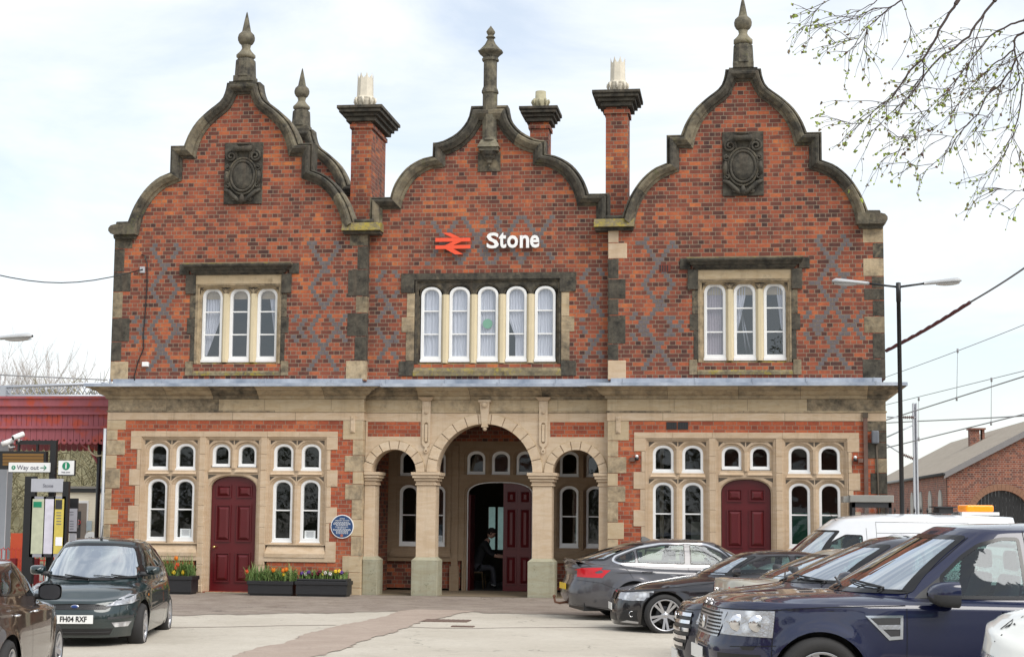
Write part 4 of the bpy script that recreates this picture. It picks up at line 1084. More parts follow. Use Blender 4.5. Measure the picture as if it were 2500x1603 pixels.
def carpaint(name,col,metal=.3,coat=1.,rough=.32,flake=0):
    t=NT(name);P=t.obj();n=t.noise(P,3,4)
    hs=t.n('HueSaturation');hs.inputs['Color'].default_value=tuple(col)+(1,);t.l(t.math('MULTIPLY_ADD',n,.12,.94),hs.inputs['Value'])
    # road dust low on the body
    sp=t.n('SeparateXYZ');t.l(P,sp.inputs[0])
    dz=t.ramp(t.math('ADD',sp.outputs[2],t.math('MULTIPLY_ADD',t.noise(P,5,5,.7),.4,-.2)),[(.2,.10),(.6,.004)])
    c=t.mix(dz,hs.outputs[0],(.20,.17,.14))
    b=t.bsdf(c,rough,Metallic=metal);b.inputs['Coat Weight'].default_value=coat;b.inputs['Coat Roughness'].default_value=.03;b.inputs['Coat IOR'].default_value=1.62;b.inputs['Specular IOR Level'].default_value=.2
    return t.mat
M['carglass']=glassmat('car_glass',(.42,.56,.53),.02,.0)
M['screen']=glassmat('windscreen_glass',(.60,.72,.70),.55,.0)
M['frit']=plain('black_glass_edge',(.012,.012,.013),.15)
M['chrome']=plain('chrome',(.75,.75,.77),.12,metal=1,var=.03)
M['rubber']=plain('tyre_rubber',(.022,.021,.021),.8,var=.2)
M['alloy']=plain('alloy_wheel',(.50,.50,.52),.3,metal=.8,var=.1)
M['alloydark']=plain('dark_alloy',(.05,.05,.055),.35,metal=.5)
M['gap']=plain('panel_gap',(.006,.006,.007),.9)
M['trim']=plain('grey_plastic_trim',(.035,.035,.037),.6)
M['seat']=plain('car_seat_fabric',(.06,.06,.065),.9)
M['redlamp']=plain('red_tail_lamp',(.55,.012,.02),.12,var=.2,vs=15)
def lampmat():
    t=NT('clear_lamp_lens');P=t.obj();n=t.noise(P,14,3,.6);v=t.n('TexVoronoi');v.inputs['Scale'].default_value=9;t.l(P,v.inputs['Vector'])
    c=t.mix(t.ramp(v.outputs['Distance'],[(.15,0.),(.5,1.)]),(.85,.86,.88),(.42,.42,.44))
    b=t.bsdf(c,.18,n,.6,.02,Metallic=.6);b.inputs['Coat Weight'].default_value=1;b.inputs['Coat Roughness'].default_value=.02;return t.mat
M['lamp']=lampmat()
M['plate']=plain('white_number_plate',(.78,.78,.76),.35,var=.02);M['platey']=plain('yellow_number_plate',(.75,.5,.03),.35,var=.02)
M['ink']=plain('black_lettering',(.01,.01,.01),.6)
M['indic']=plain('orange_lamp',(.75,.25,.03),.3)
def text_mesh(s,size,mat,name,parent,loc=(0,0,0),rot=(R(90),0,0),ext=.002,align='CENTER',sx=1,bold=0,spacing=1):
    cu=bpy.data.curves.new(name,'FONT');cu.body=s;cu.size=size;cu.extrude=ext;cu.align_x=align;cu.align_y='CENTER';cu.offset=bold;cu.space_character=spacing
    cu.resolution_u=3
    o=bpy.data.objects.new(name,cu);COL.objects.link(o)
    dg=bpy.context.evaluated_depsgraph_get();me=bpy.data.meshes.new_from_object(o.evaluated_get(dg));bpy.data.objects.remove(o)
    bpy.data.curves.remove(cu)
    me.materials.clear();me.materials.append(mat)
    o=bpy.data.objects.new(name,me);COL.objects.link(o);o.parent=parent;o.location=loc;o.rotation_euler=rot;o.scale=(sx,1,1);return o
class Car:
    def __init__(s,S,name,label,cat,paint,group=None):
        s.S=S;s.root=empty(name,(0,0,0),0,label,cat,group,scale=.92);s.paint=paint
        L,W=S['L'],S['W'];N=S.get('N',380)
        def loop(xf,xr,w,nf,nr,nyf=None):
            pts=[];xc=(xf+xr)/2;a=(xr-xf)/2
            for i in range(1600):
                th=PI*i/1600*1.0
                c,s_=math.cos(th),math.sin(th);n_=nf if c>0 else nr
                pts.append((xc-a*math.copysign(abs(c)**(2/n_),c),w*abs(s_)**(2/n_)))
            pts.append((xr,0));d=[0]
            for i in range(1,len(pts)):d.append(d[-1]+math.dist(pts[i],pts[i-1]))
            H=N//2;out=[];k=0
            for i in range(H+1):
                q=d[-1]*i/H
                while k<len(d)-2 and d[k+1]<q:k+=1
                t=(q-d[k])/max(d[k+1]-d[k],1e-9);out.append((pts[k][0]+(pts[k+1][0]-pts[k][0])*t,pts[k][1]+(pts[k+1][1]-pts[k][1])*t))
            return out+[(x,-y) for x,y in out[1:-1]][::-1]
        B=loop(0,L,W,S.get('nf',4),S.get('nr',5))
        Cb=loop(S['xcf'],S['xcr'],S['wb'],S.get('ncf',3.4),S.get('ncr',4))
        Cr=loop(S['xrf'],S['xrr'],S['wr'],S.get('nrf',4),S.get('nrr',4.5))
        hz=S['hz'];cr_=S.get('crown',.10)
        def Hh(x,y):return pws(hz,x)-cr_*(min(abs(y)/W,1)**S.get('cp',5))-S.get('crown2',.03)*(y/W)**2
        rz_=S['rz']
        s.H=Hh
        ra,rw=S['ra'],S['rw']
        levels=[];NB=14
        def zlow(x,y):
            side=min(max((abs(y)/W-.72)/.2,0),1)
            fr=pw([(0,S['zf']),(.35,S['zf']),(S['xw'][0]-ra,S['sill']),(S['xw'][1]+ra,S['sill']),(L-.3,S['zr']),(L,S['zr'])],x)
            z=fr
            for xw in S['xw']:
                if abs(x-xw)<ra and side>0:
                    z=max(z,rw+math.sqrt(ra*ra-(x-xw)**2)*1.0)
            return z
        for k in range(NB+1):
            t=k/NB;t=t**.9;ring=[]
            for x0,y0 in B:
                zl=zlow(x0,y0);zs=Hh(x0,y0);z=zl+(zs-zl)*t
                wf=pws(S['wp'],z+(S.get('wslope',0)*(x0-L/2)))
                fx=min(max(1-x0/S.get('fl',.9),0),1);rx=min(max(1-(L-x0)/S.get('rl',.8),0),1)
                x=x0+pws(S['fp'],z)*fx*fx-pws(S['rp'],z)*rx*rx
                y=y0*wf
                # flared arch lip
                for xw in S['xw']:
                    dd=abs(math.hypot(x0-xw,z-rw)-ra)
                    if abs(y0)>.8*W:y+=math.copysign(S.get('flare',.012)*math.exp(-(dd/.07)**2),y0)
                # character lines
                for zc,amp,wd in S.get('creases',[]):
                    if abs(y0)>.8*W:y+=math.copysign(amp*math.exp(-((z-pw([(0,zc[0]),(L,zc[1])],x0))/wd)**2),y0)
                ring.append((x,y,z))
            levels.append(ring)
        NT_=10;top=levels[-1]
        for k in range(1,NT_+1):
            t=k/NT_;ring=[]
            for (x0,y0,z0),(x1,y1) in zip(top,Cb):
                te=t;x=x0+(x1-x0)*te;y=y0+(y1-y0)*te;z=Hh(x,y)
                z=z0+(z-z0)*min(1,t*3) if t<.34 else z
                ring.append((x,y,z))
            levels.append(ring)
        base=levels[-1];NC=16;s.ic=len(levels)-1
        bl=S.get('bulge',.02)
        for k in range(1,NC+1):
            t=k/NC;ring=[]
            for (x0,y0,z0),(x1,y1) in zip(base,Cr):
                z1=pws(rz_,x1)-S.get('rcrown',.05)*(abs(y1)/S['wr'])**4
                x=x0+(x1-x0)*t;y=y0+(y1-y0)*t;b=bl*math.sin(PI*t)
                y+=math.copysign(b,y0)*min(abs(y1)/S['wr'],1);z=z0+(z1-z0)*t
                xb=S.get('xbulge',(0.03,.03));x-=xb[0]*math.sin(PI*t)*max(0,1-(x1-S['xrf'])/.4);x+=xb[1]*math.sin(PI*t)*max(0,1-(S['xrr']-x1)/.4)
                ring.append((x,y,z))
            levels.append(ring)
        s.irf=len(levels)-1;topr=levels[-1];xm=(S['xrf']+S['xrr'])/2
        for q in (.985,.95,.88,.75,.55,.3,.08):
            ring=[]
            for (x,y,z) in topr:
                xx=xm+(x-xm)*(q if q>.5 else q*.9+.05);yy=y*q
                ring.append((xx,yy,pws(rz_,xx)-S.get('rcrown',.05)*(abs(yy)/S['wr'])**4+.012*(1-q)))
            levels.append(ring)
        s.levels=levels;n=N;vs=[v for r_ in levels for v in r_];fs=[]
        for k in range(len(levels)-1):
            for i in range(n):
                j=(i+1)%n;fs.append((k*n+i,(k+1)*n+i,(k+1)*n+j,k*n+j))
        fs.append(tuple((len(levels)-1)*n+i for i in range(n)))
        s.vs=vs;s.fs=fs;s.bvh=BVHTree.FromPolygons(vs,[f for f in fs if len(f)==4]+[])
        s.dead=set();s.n=n
    DIR={'front':(Vector((1,0,0)),Vector((-3,0,0)),(1,2)),'rear':(Vector((-1,0,0)),Vector((12,0,0)),(1,2)),
         'L':(Vector((0,1,0)),Vector((0,-4,0)),(0,2)),'R':(Vector((0,-1,0)),Vector((0,4,0)),(0,2)),'top':(Vector((0,0,-1)),Vector((0,0,4)),(0,1))}
    def pr(s,view,a,b,off):
        d,o,(i,j)=s.DIR[view];p=Vector(o);p[i]=a;p[j]=b
        h=s.bvh.ray_cast(p,d)
        if h[0] is None:
            s.miss=True
            h=s.bvh.find_nearest(p+d*(abs(o.x)+abs(o.y)+abs(o.z)-1))
        else:s.miss=False
        nn=h[1]
        if nn.dot(d)>0:nn=-nn
        return h[0]+nn*off
    def overlay(s,name,poly,view,mat,off=.004,holes=(),parent=None,step=.07,cut=None,smooth=True,build=True,mb=None,prb=None):
        loops=[list(poly)]+[list(h) for h in holes]
        tri=tessellate_polygon([[Vector((p[0],p[1],0)) for p in l] for l in loops]);flat=[p for l in loops for p in l]
        bm=bmesh.new();vv=[bm.verts.new((p[0],p[1],0)) for p in flat]
        for t in tri:
            try:bm.faces.new([vv[i] for i in t])
            except ValueError:pass
        for ax in (0,1):
            lo=min(p[ax] for p in poly);hi=max(p[ax] for p in poly);q=lo+step
            while q<hi:
                co_=[0,0,0];co_[ax]=q;no_=[0,0,0];no_[ax]=1
                bmesh.ops.bisect_plane(bm,geom=bm.verts[:]+bm.edges[:]+bm.faces[:],plane_co=co_,plane_no=no_);q+=step
        bm.verts.index_update();vs=[];ms=[]
        for v in bm.verts:vs.append(s.pr(view,v.co.x,v.co.y,off));ms.append(s.miss)
        fs=[[v.index for v in f.verts] for f in bm.faces];bm.free()
        if view in('front','rear') and ('lamp' in name or 'light' in name):
            for i,v in enumerate(vs):
                if (v.x if view=='front' else s.S['L']-v.x)>.75:ms[i]=True
        fs=[f for f in fs if not any(ms[i] for i in f) and max((vs[f[0]]-vs[i]).length for i in f)<.32]
        m=mb or MB();m.add(vs,fs,0,smooth)
        return m.build(name,mat,parent or s.root) if build else m
    def hole(s,poly,views):
        """open the shell behind a window"""
        def inside(x,y):
            c=False;n=len(poly);j=n-1
            for i in range(n):
                xi,yi=poly[i];xj,yj=poly[j]
                if (yi>y)!=(yj>y) and x<(xj-xi)*(y-yi)/(yj-yi)+xi:c=not c
                j=i
            return c
        for fi,f in enumerate(s.fs):
            if len(f)!=4 or fi in s.dead:continue
            k=fi//s.n
            if k<s.ic-1 or k>s.irf+2:continue
            P=[s.vs[i] for i in f]
            for view in views:
                d,o,(i,j)=s.DIR[view]
                c=sum((Vector(p) for p in P),Vector())/4
                nrm=(Vector(P[2])-Vector(P[0])).cross(Vector(P[3])-Vector(P[1]))
                if view in('L','R') and c.y*d.y>-.2:continue
                if view=='front' and c.x>(s.S['xcf']+s.S['xcr'])/2:continue
                if view=='rear' and c.x<(s.S['xcf']+s.S['xcr'])/2:continue
                if all(inside(p[i],p[j]) for p in P):s.dead.add(fi);break
    @staticmethod
    def inset(poly,d):
        n=len(poly);ar=sum(poly[i][0]*poly[(i+1)%n][1]-poly[(i+1)%n][0]*poly[i][1] for i in range(n));sg=1 if ar>0 else -1;out=[]
        for i in range(n):
            p0,p1,p2=Vector(poly[i-1]),Vector(poly[i]),Vector(poly[(i+1)%n])
            a=(p1-p0).normalized();b=(p2-p1).normalized();na=Vector((-a.y,a.x))*sg;nb=Vector((-b.y,b.x))*sg
            m=na+nb;m=m/max(m.dot(na),.35) if m.length>1e-6 else na
            out.append(tuple(p1+m*d))
        return out
    @staticmethod
    def rnd_poly(poly,r=.04,n=4):
        out=[];k=len(poly)
        for i in range(k):
            p0,p1,p2=Vector(poly[i-1]),Vector(poly[i]),Vector(poly[(i+1)%k]);rr=min(r,(p0-p1).length*.45,(p2-p1).length*.45)
            a=p1+(p0-p1).normalized()*rr;b=p1+(p2-p1).normalized()*rr
            for j in range(n+1):
                t=j/n;out.append(tuple(a*(1-t)**2+p1*2*t*(1-t)+b*t*t))
        return out
    def window(s,name,poly,views,glass='carglass',frit=.035,rim=None,rimw=.018,r=.04):
        poly=s.rnd_poly(poly,r);s.hole(s.inset(poly,frit*.35),views)
        for v in views:
            inn=s.inset(poly,frit)
            g=s.overlay(name,s.inset(poly,.003),v,M[glass],.004)
            s.overlay('window_seal',poly,v,M['frit'],.006,[inn],parent=g)
            if rim:s.overlay('window_trim',s.inset(poly,-rimw),v,M[rim],.009,[poly],parent=g)
    def line(s,pts,view,w=.006,mb=None,off=.0025):
        m=mb
        P=[Vector(p) for p in pts];Q=[]
        for a,b in zip(P,P[1:]):
            n=max(1,int((b-a).length/.05))
            for i in range(n):Q.append(a.lerp(b,i/n))
        Q.append(P[-1]);vs=[];k=len(Q)
        for i,q in enumerate(Q):
            d=(Q[min(i+1,k-1)]-Q[max(i-1,0)]).normalized();nn=Vector((-d.y,d.x))*w/2
            vs.append(s.pr(view,q.x-nn.x,q.y-nn.y,off));vs.append(s.pr(view,q.x+nn.x,q.y+nn.y,off))
        m.add(vs,[(2*i,2*i+1,2*i+3,2*i+2) for i in range(k-1)])
    def gaps(s,lines):
        m=MB()
        for view,pts in lines:
            for v in ((('L','R') if view=='side' else (view,))):s.line(pts,v,mb=m)
        m.build('panel_gaps',M['gap'],s.root)
    def finish(s):
        S=s.S;fs=[f for i,f in enumerate(s.fs) if i not in s.dead]
        used=sorted({i for f in fs for i in f});mp={a:b for b,a in enumerate(used)}
        MB().add([s.vs[i] for i in used],[[mp[i] for i in f] for f in fs],0,True).build('body',s.paint,s.root)
        # underbody and wheel wells
        m=MB();W=S['W'];L=S['L']
        m.box(.25,L-.25,-W+.30,W-.30,S['sill']-.02,S['sill']+.18)
        m.box(S['xw'][0]+S['ra']+.02,S['xw'][1]-S['ra']-.02,-W+.08,W-.08,S['sill']-.01,S['sill']+.12)
        m.build('underbody',M['black'],s.root)
        m=MB()
        for xw in S['xw']:
            for sg in (-1,1):
                r_=S['ra']+.03;vs=[];n=18
                for i in range(n+1):
                    a=-.35+(PI+.7)*i/n
                    yo=abs(s.pr('R',xw+(S['ra']+.05)*math.cos(a),max(S['rw']+(S['ra']+.05)*math.sin(a),S['sill']+.05),0).y)-.02
                    for y in (min(yo,W*.955),W-.36):vs.append((xw+r_*math.cos(a),sg*y,max(S['rw']+r_*math.sin(a),S['sill']-.02)))
                m.add(vs,[(2*i,2*i+1,2*i+3,2*i+2) for i in range(n)])
                c=[(xw+r_*math.cos(-.35+(PI+.7)*i/n),sg*(W-.36),max(S['rw']+r_*math.sin(-.35+(PI+.7)*i/n),.1)) for i in range(n+1)]
                m.add(c,[tuple(range(n+1))])
        m.build('wheel_arch_liner',M['black'],s.root)
        # cabin interior
        m=MB();x0,x1=S['xcf']+.1,S['xcr']-.15;zf=S['sill']+.15;wb=S['wb']-.06
        m.box(x0+.1,x1-.1,-wb,wb,zf,zf+.04)
        zb=s.H(x0+.6,0)
        m.box(x0+.35,x0+.6,-wb+.12,wb-.12,zf,zb-.12)   # dashboard
        m.box(x1-.7,x1-.2,-wb+.02,wb-.02,zf,zb-.10)
        for q in (-1,1):m.box(x0+.6,x1-.3,q*(wb-.03),q*wb,zf,zb-.12)
        m.build('cabin_interior',M['trim'],s.root)
        sx=S.get('seats',[x0+1.15,x0+2.0]);rh=pws(S['rz'],sx[0])
        for q in sx:
            for yy in (-.36,.36):
                m=MB();h=rh-.42
                m.add([(q-.38,yy-.23,zf+.18),(q+.1,yy-.23,zf+.14),(q+.1,yy+.23,zf+.14),(q-.38,yy+.23,zf+.18),(q-.38,yy-.21,zf+.32),(q+.1,yy-.21,zf+.28),(q+.1,yy+.21,zf+.28),(q-.38,yy+.21,zf+.32)],[(0,3,2,1),(4,5,6,7),(0,1,5,4),(1,2,6,5),(2,3,7,6),(3,0,4,7)])
                m.add([(q,yy-.23,zf+.2),(q+.13,yy-.23,zf+.2),(q+.13,yy+.23,zf+.2),(q,yy+.23,zf+.2),(q+.18,yy-.19,h),(q+.27,yy-.17,h-.02),(q+.27,yy+.17,h-.02),(q+.18,yy+.19,h)],[(0,3,2,1),(4,5,6,7),(0,1,5,4),(1,2,6,5),(2,3,7,6),(3,0,4,7)])
                m.box(q+.19,q+.28,yy-.12,yy+.12,h+.03,h+.20)
                m.build('seat',M['seat'],s.root,bev=.03)
    def wheel(s,style='5',rim='alloy'):
        S=s.S;r=S['rw'];W=S['W'];tw=.2
        ri=r*S.get('rimr',.68)
        ty=MB();pf=[(ri,-tw/2+.01),(ri+.01,-tw/2-.0),(r-.06,-tw/2-.012),(r-.02,-tw/2+.005),(r,-tw/2+.04),(r,tw/2-.04),(r-.02,tw/2-.005),(r-.06,tw/2+.012),(ri+.01,tw/2),(ri,tw/2-.01)]
        ty.lathe(pf,n=40,cap=False)
        rm=MB();rm.lathe([(ri+.004,-tw/2-.006),(ri-.012,-tw/2-.01),(ri-.02,-tw/2+.02),(ri-.03,tw/2-.02),(ri,tw/2-.02)],n=40,cap=False)
        rm.lathe([(0,-tw/2+.015),(.028,-tw/2+.015),(.035,-tw/2+.022),(.07,-tw/2+.03),(.075,-tw/2+.06)],n=16)
        k={'5':5,'5d':10,'7':7,'6':6}[style]
        for i in range(k):
            if style=='5d':a=2*PI*(i//2)/5+(.17 if i%2 else -.17);w0,w1=.016,.022
            else:a=2*PI*i/k;w0,w1=.035,.028 if k<7 else .02
            c,sn=math.cos(a),math.sin(a);vs=[]
            for rr,ww,y,d in ((.045,w0,-tw/2+.022,.04),(ri-.012,w1,-tw/2-.002,.045)):
                for q,dy in ((-1,0),(1,0),(1,d),(-1,d)):vs.append((rr*c-q*ww*sn,rr*sn+q*ww*c,y+dy))
            rm.add(vs,[(0,1,5,4),(1,2,6,5),(3,0,4,7),(0,3,2,1)])
        dk=MB().lathe([(0,0),(ri*.55,0.005),(ri*.62,.01)],n=24)
        proto=None
        for xw in S['xw']:
            for sg in (-1,1):
                if proto is None:
                    o=ty.build('wheel',M['rubber'],s.root);a_=rm.build('rim',M[rim],o);b_=dk.build('brake_disc',M['alloydark'],o)
                    proto=o
                else:
                    o=copy_tree(proto,s.root)
                o.location=(xw,sg*(W-tw/2-S.get('winset',.025)),r);o.rotation_euler=(R(-90) if sg<0 else R(90),rnd.random()*6 if 0 else .2,0)
                o.rotation_euler=(R(-90),.3,0) if sg<0 else (R(90),.3,0)
    def mirror(s,x,z,w=.20,h=.13,mat=None,low=None,dep=.12):
        S=s.S
        for v,sg in (('L',-1),('R',1)):
            p=s.pr(v,x,z,0);y=p.y
            m=MB();n=10;k=8;cx,cy,cz=x+.02,y+sg*(w*.62+.03),z+.05
            vs=[];
            for j in range(k+1):
                t=j/k;xx=-dep*.55+dep*t;sc=(max(0.02,1-(1-t)**2.4))**.5
                for i in range(n*2):
                    a=2*PI*i/(n*2);ca,sa=math.cos(a),math.sin(a)
                    vs.append((cx+xx,cy+w/2*sc*math.copysign(abs(ca)**.5,ca),cz+h/2*sc*math.copysign(abs(sa)**.5,sa)))
            m.add(vs,[(j*2*n+i,j*2*n+(i+1)%(2*n),(j+1)*2*n+(i+1)%(2*n),(j+1)*2*n+i) for j in range(k) for i in range(2*n)],0,True)
            m.tube([(x+.02,y-sg*.02,z+.0),(cx,cy-sg*w*.25,cz-h*.35)],[.035,.03],8,mi=1)
            # lower half dark
            o=m.build('door_mirror',[mat or s.paint,M['trim']],s.root)
            if low:
                for p_ in o.data.polygons:
                    if sum(o.data.vertices[i].co.z for i in p_.vertices)/len(p_.vertices)<cz-.012:p_.material_index=1
            g=MB().add([(cx+dep*.451,cy+w/2*.9*math.copysign(abs(math.cos(a))**.65,math.cos(a)),cz+h/2*.88*math.copysign(abs(math.sin(a))**.65,math.sin(a))) for a in [2*PI*i/20 for i in range(20)]],[tuple(range(20))])
            g.build('mirror_glass',M['alloydark'],o)
    def handle(s,xs,z,mat=None):
        for x in xs:
            for v,sg in (('L',-1),('R',1)):
                p=s.pr(v,x,z,0);m=MB()
                m.tube([(x-.09,p.y-sg*.005,z),(x-.075,p.y+sg*.03,z+.003),(x,p.y+sg*.038,z+.006),(x+.075,p.y+sg*.03,z+.003),(x+.09,p.y-sg*.005,z)],.012,6)
                m.build('door_handle',mat or s.paint,s.root)
    def plate(s,txt,z,front=True,mat='plate',tilt=0,yc=0):
        p=s.pr('front' if front else 'rear',yc,z,.012);sg=-1 if front else 1
        x=p.x+sg*.02
        o=MB().box(-.26,.26,-.006,.006,-.056,.056).build('number_plate',M[mat],s.root)
        o.location=(x,yc,z);o.rotation_euler=(0,0,R(-90) if front else R(90))
        if txt:text_mesh(txt,.098,M['ink'],'plate_lettering',o,(0,-.009,0),sx=.86,bold=.002)
        return o
    def wipers(s,y0=.0):
        S=s.S
        for a,b in (((-.62,.06),(-.05,.14)),((.0,.05),(.6,.13))):
            m=MB();pts=[]
            for i in range(8):
                t=i/7;y=a[0]+(b[0]-a[0])*t;zz=s.H(S['xcf'],0)+.02+a[1]*.3+(b[1]-a[1])*t*.5
                q=s.pr('front',y,zz,.018);pts.append(q)
            m.tube(pts,[.01]+[.007]*6+[.005],5);m.tube([pts[0]+Vector((-.06,.0,-.03)),pts[0],pts[4]+Vector((-.02,0,.025))],.010,5)
            m.build('wiper',M['black'],s.root)
def place(car,x,y,rz,z=None):
    car.root.location=(x,y,gz(x,y)+.004 if z is None else z);car.root.rotation_euler=(0,0,rz)
# specs: x from front bumper backwards, metres
WP_STD=[(.15,.93),(.35,.985),(.55,1.0),(.75,.99),(.9,.955),(1.1,.90)]
# ---------- navy suv ----------
S=dict(L=4.50,W=.955,nf=3.6,nr=6,sill=.30,zf=.28,zr=.32,rw=.36,ra=.405,xw=(.86,3.55),flare=.02,crown=.07,crown2=.02,cp=6,
 hz=[(0,.97),(.12,1.0),(.5,1.035),(1.2,1.07),(1.6,1.075),(3.,1.06),(4.2,1.06),(4.5,1.04)],
 wp=[(.2,.95),(.4,.985),(.62,1.0),(.85,.99),(1.0,.965),(1.15,.93)],fp=[(.2,.10),(.45,.01),(.62,0),(.68,.03),(.95,.09),(1.1,.16)],rp=[(.2,.08),(.5,0),(.8,.04),(1.2,.08)],
 creases=[((.96,.98),.006,.02),((.42,.42),.010,.03)],
 xcf=1.22,xcr=4.42,wb=.86,ncf=3.3,ncr=5,xrf=2.22,xrr=4.18,wr=.64,nrf=5,nrr=6,rz=[(2.0,1.61),(2.45,1.655),(3.2,1.665),(4.3,1.63)],rcrown=.05,bulge=.015,fl=.8,winset=.02,rimr=.66)
c=Car(S,'parked_suv','dark navy blue four by four nearest the camera, with silver mesh grille and side vent','car',carpaint('navy_paint',(.003,.006,.036),.0),'cars parked in the row on the right')
SUV=c
c.window('front_side_window',[(1.93,1.035),(2.66,1.035),(2.66,1.555),(2.50,1.555),(2.30,1.50),(2.14,1.40),(1.93,1.22)],('L','R'),frit=.03)
c.window('rear_side_window',[(2.74,1.035),(3.55,1.05),(3.50,1.54),(2.74,1.555)],('L','R'),frit=.03)
c.window('quarter_window',[(3.63,1.06),(4.1,1.10),(3.98,1.50),(3.60,1.53)],('L','R'),frit=.03)
c.window('windscreen',[(-.75,1.07),(.75,1.07),(.57,1.565),(-.57,1.565)],('front',),'screen')
c.window('rear_screen',[(-.66,1.1),(.66,1.1),(.52,1.52),(-.52,1.52)],('rear',),'screen')
# black sail panel
c.overlay('mirror_sail',[(1.69,1.035),(1.94,1.035),(1.94,1.22)],'L',M['trim'],.006);c.overlay('mirror_sail',[(1.52,1.15),(1.79,1.15),(1.79,1.36)],'R',M['trim'],.006)
c.gaps([('side',[(1.62,1.04),(1.59,.96),(1.57,.34)]),('side',[(1.62,1.04),(1.78,1.20),(2.24,1.55)]),('side',[(2.70,1.66),(2.70,.34)]),('side',[(1.58,.985),(.9,.965),(.50,.935),(.30,.93)]),('side',[(.50,.93),(.47,.66),(.46,.52),(.60,.40)]),('side',[(3.62,1.2),(3.6,.95),(3.3,.72)]),
  ('front',[(-.9,.935),(-.5,.93),(.5,.93),(.9,.935)]),('side',[(.15,.62),(.50,.64)])])
c.overlay('side_moulding',[(1.55,.50),(2.60,.50),(2.60,.52),(1.55,.52)],'L',M['black'],.006)
for v,sg in (('L',-1),('R',1)):
    # headlight : wraps corner -> project from side and front
    c.overlay('headlight',[(.12,.715),(.475,.705),(.50,.925),(.11,.92)],v,M['lamp'],.008)
    hl=c.overlay('headlight',[(sg*.50,.715),(sg*.80,.715),(sg*.80,.915),(sg*.56,.915)],'front',M['lamp'],.010)
    m=MB();
    for q in (.22,.36):
        p=c.pr(v,q,.82,.012);m.lathe([(.0,-.01),(.05,-.008),(.068,0),(.075,.004)],(0,0,0),20)
        k=len(m.v)-80
        for i in range(k,len(m.v)):
            x_,y_,z_=m.v[i];m.v[i]=(p.x+x_,p.y+sg*(.004-z_),.82+y_)
    m.build('lamp_reflector',M['chrome'],hl)
    # side vent
    vt=c.overlay('side_vent',[(1.235,.90),(1.555,.905),(1.545,.71),(1.43,.70)],v,M['chrome'],.010,[[(1.275,.88),(1.53,.883),(1.522,.735),(1.443,.73)]])
    c.overlay('vent_mesh',[(1.265,.885),(1.535,.888),(1.525,.73),(1.44,.725)],v,M['trim'],.006,parent=vt)
    c.overlay('vent_bar',[(1.33,.825),(1.53,.828),(1.53,.79),(1.36,.788)],v,M['lamp'],.011,parent=vt)
    c.overlay('fog_recess',[(sg*.50,.34),(sg*.78,.36),(sg*.78,.56),(sg*.50,.56)],'front',M['black'],.005)
    p=c.pr('front',sg*.62,.45,.01);m=MB();m.tube([(p.x-.02,p.y+.06*math.cos(2*PI*i/20),p.z+.06*math.sin(2*PI*i/20)) for i in range(21)],.01,6,caps=False);m.build('fog_lamp_ring',M['chrome'],c.root)
    c.overlay('washer_cap',[(.22,.625),(.34,.627),(.32,.60),(.24,.598)],v,M['black'],.005)
# grille
g=c.overlay('grille',[(-.46,.69),(.46,.69),(.54,.905),(-.54,.905)],'front',M['alloy'],.006)
m=MB()
for z in [.715+.03*k for k in range(7)]:
    for j in range(-14,15):
        y=j*.033
        if abs(j)<4 and .73<z<.85:continue
        q=c.pr('front',y,z,.008);m.box(q.x-.003,q.x+.02,q.y-.009,q.y+.009,z-.009,z+.007)
m.build('grille_holes',M['black'],g)
q=c.pr('front',0,.79,.02);MB().lathe([(0,.012),(.05,.01),(.062,0)],(0,0,0),20).build('badge',M['chrome'],g,loc=(q.x,0,.79)).rotation_euler=(0,R(-90),0)
q=c.pr('front',0,.965,.01)
text_mesh('ROVER',.075,M['alloy'],'bonnet_lettering',c.root,(q.x+.0,0,.965),(R(70),0,R(-90)),ext=.004,spacing=1.5,bold=.002)
c.overlay('lower_intake',[(-.44,.34),(.44,.34),(.44,.44),(-.44,.44)],'front',M['black'],.005)
c.plate('',.53,True);c.mirror(1.85,1.035,.30,.22,low=True,dep=.24);c.handle((2.50,3.40),.93);c.wipers();c.wheel('6','alloy')
c.finish()
place(c,4.98,-20.79,R(11.1),.167)
# ---------- dark green hatchback facing the camera ----------
S=dict(L=4.15,W=.85,nf=3.2,nr=4.5,sill=.20,zf=.20,zr=.25,rw=.305,ra=.36,xw=(.86,3.47),flare=.012,crown=.09,crown2=.04,cp=4,
 hz=[(0,.66),(.1,.70),(.35,.775),(.7,.855),(1.05,.89),(1.35,.945),(2.,.97),(3.4,1.02),(3.9,1.02),(4.15,.98)],
 wp=[(.15,.93),(.3,.98),(.5,1.0),(.72,.99),(.88,.955),(1.02,.91)],fp=[(.18,.06),(.3,.015),(.42,0),(.53,.01),(.60,.05),(.75,.11),(.85,.2)],rp=[(.2,.06),(.45,0),(.7,.05),(1.0,.12)],
 creases=[((.46,.50),.008,.025),((.80,.86),.006,.03)],
 xcf=1.02,xcr=4.02,wb=.80,ncf=2.9,ncr=4,xrf=1.82,xrr=3.55,wr=.56,nrf=4,nrr=4,rz=[(1.7,1.415),(2.1,1.46),(2.7,1.46),(3.6,1.38)],rcrown=.07,bulge=.035,fl=.8,rimr=.7,xbulge=(.05,.05))
c=Car(S,'parked_hatchback','dark green hatchback facing the camera beside the left wing of the station','car',carpaint('dark_green_paint',(.010,.024,.026),.2))
FORD=c
c.window('front_side_window',[(1.46,.99),(2.70,1.02),(2.66,1.33),(2.1,1.335),(1.85,1.27)],('L','R'),frit=.03)
c.window('rear_side_window',[(2.78,1.02),(3.62,1.08),(3.35,1.28),(2.74,1.33)],('L','R'),frit=.03)
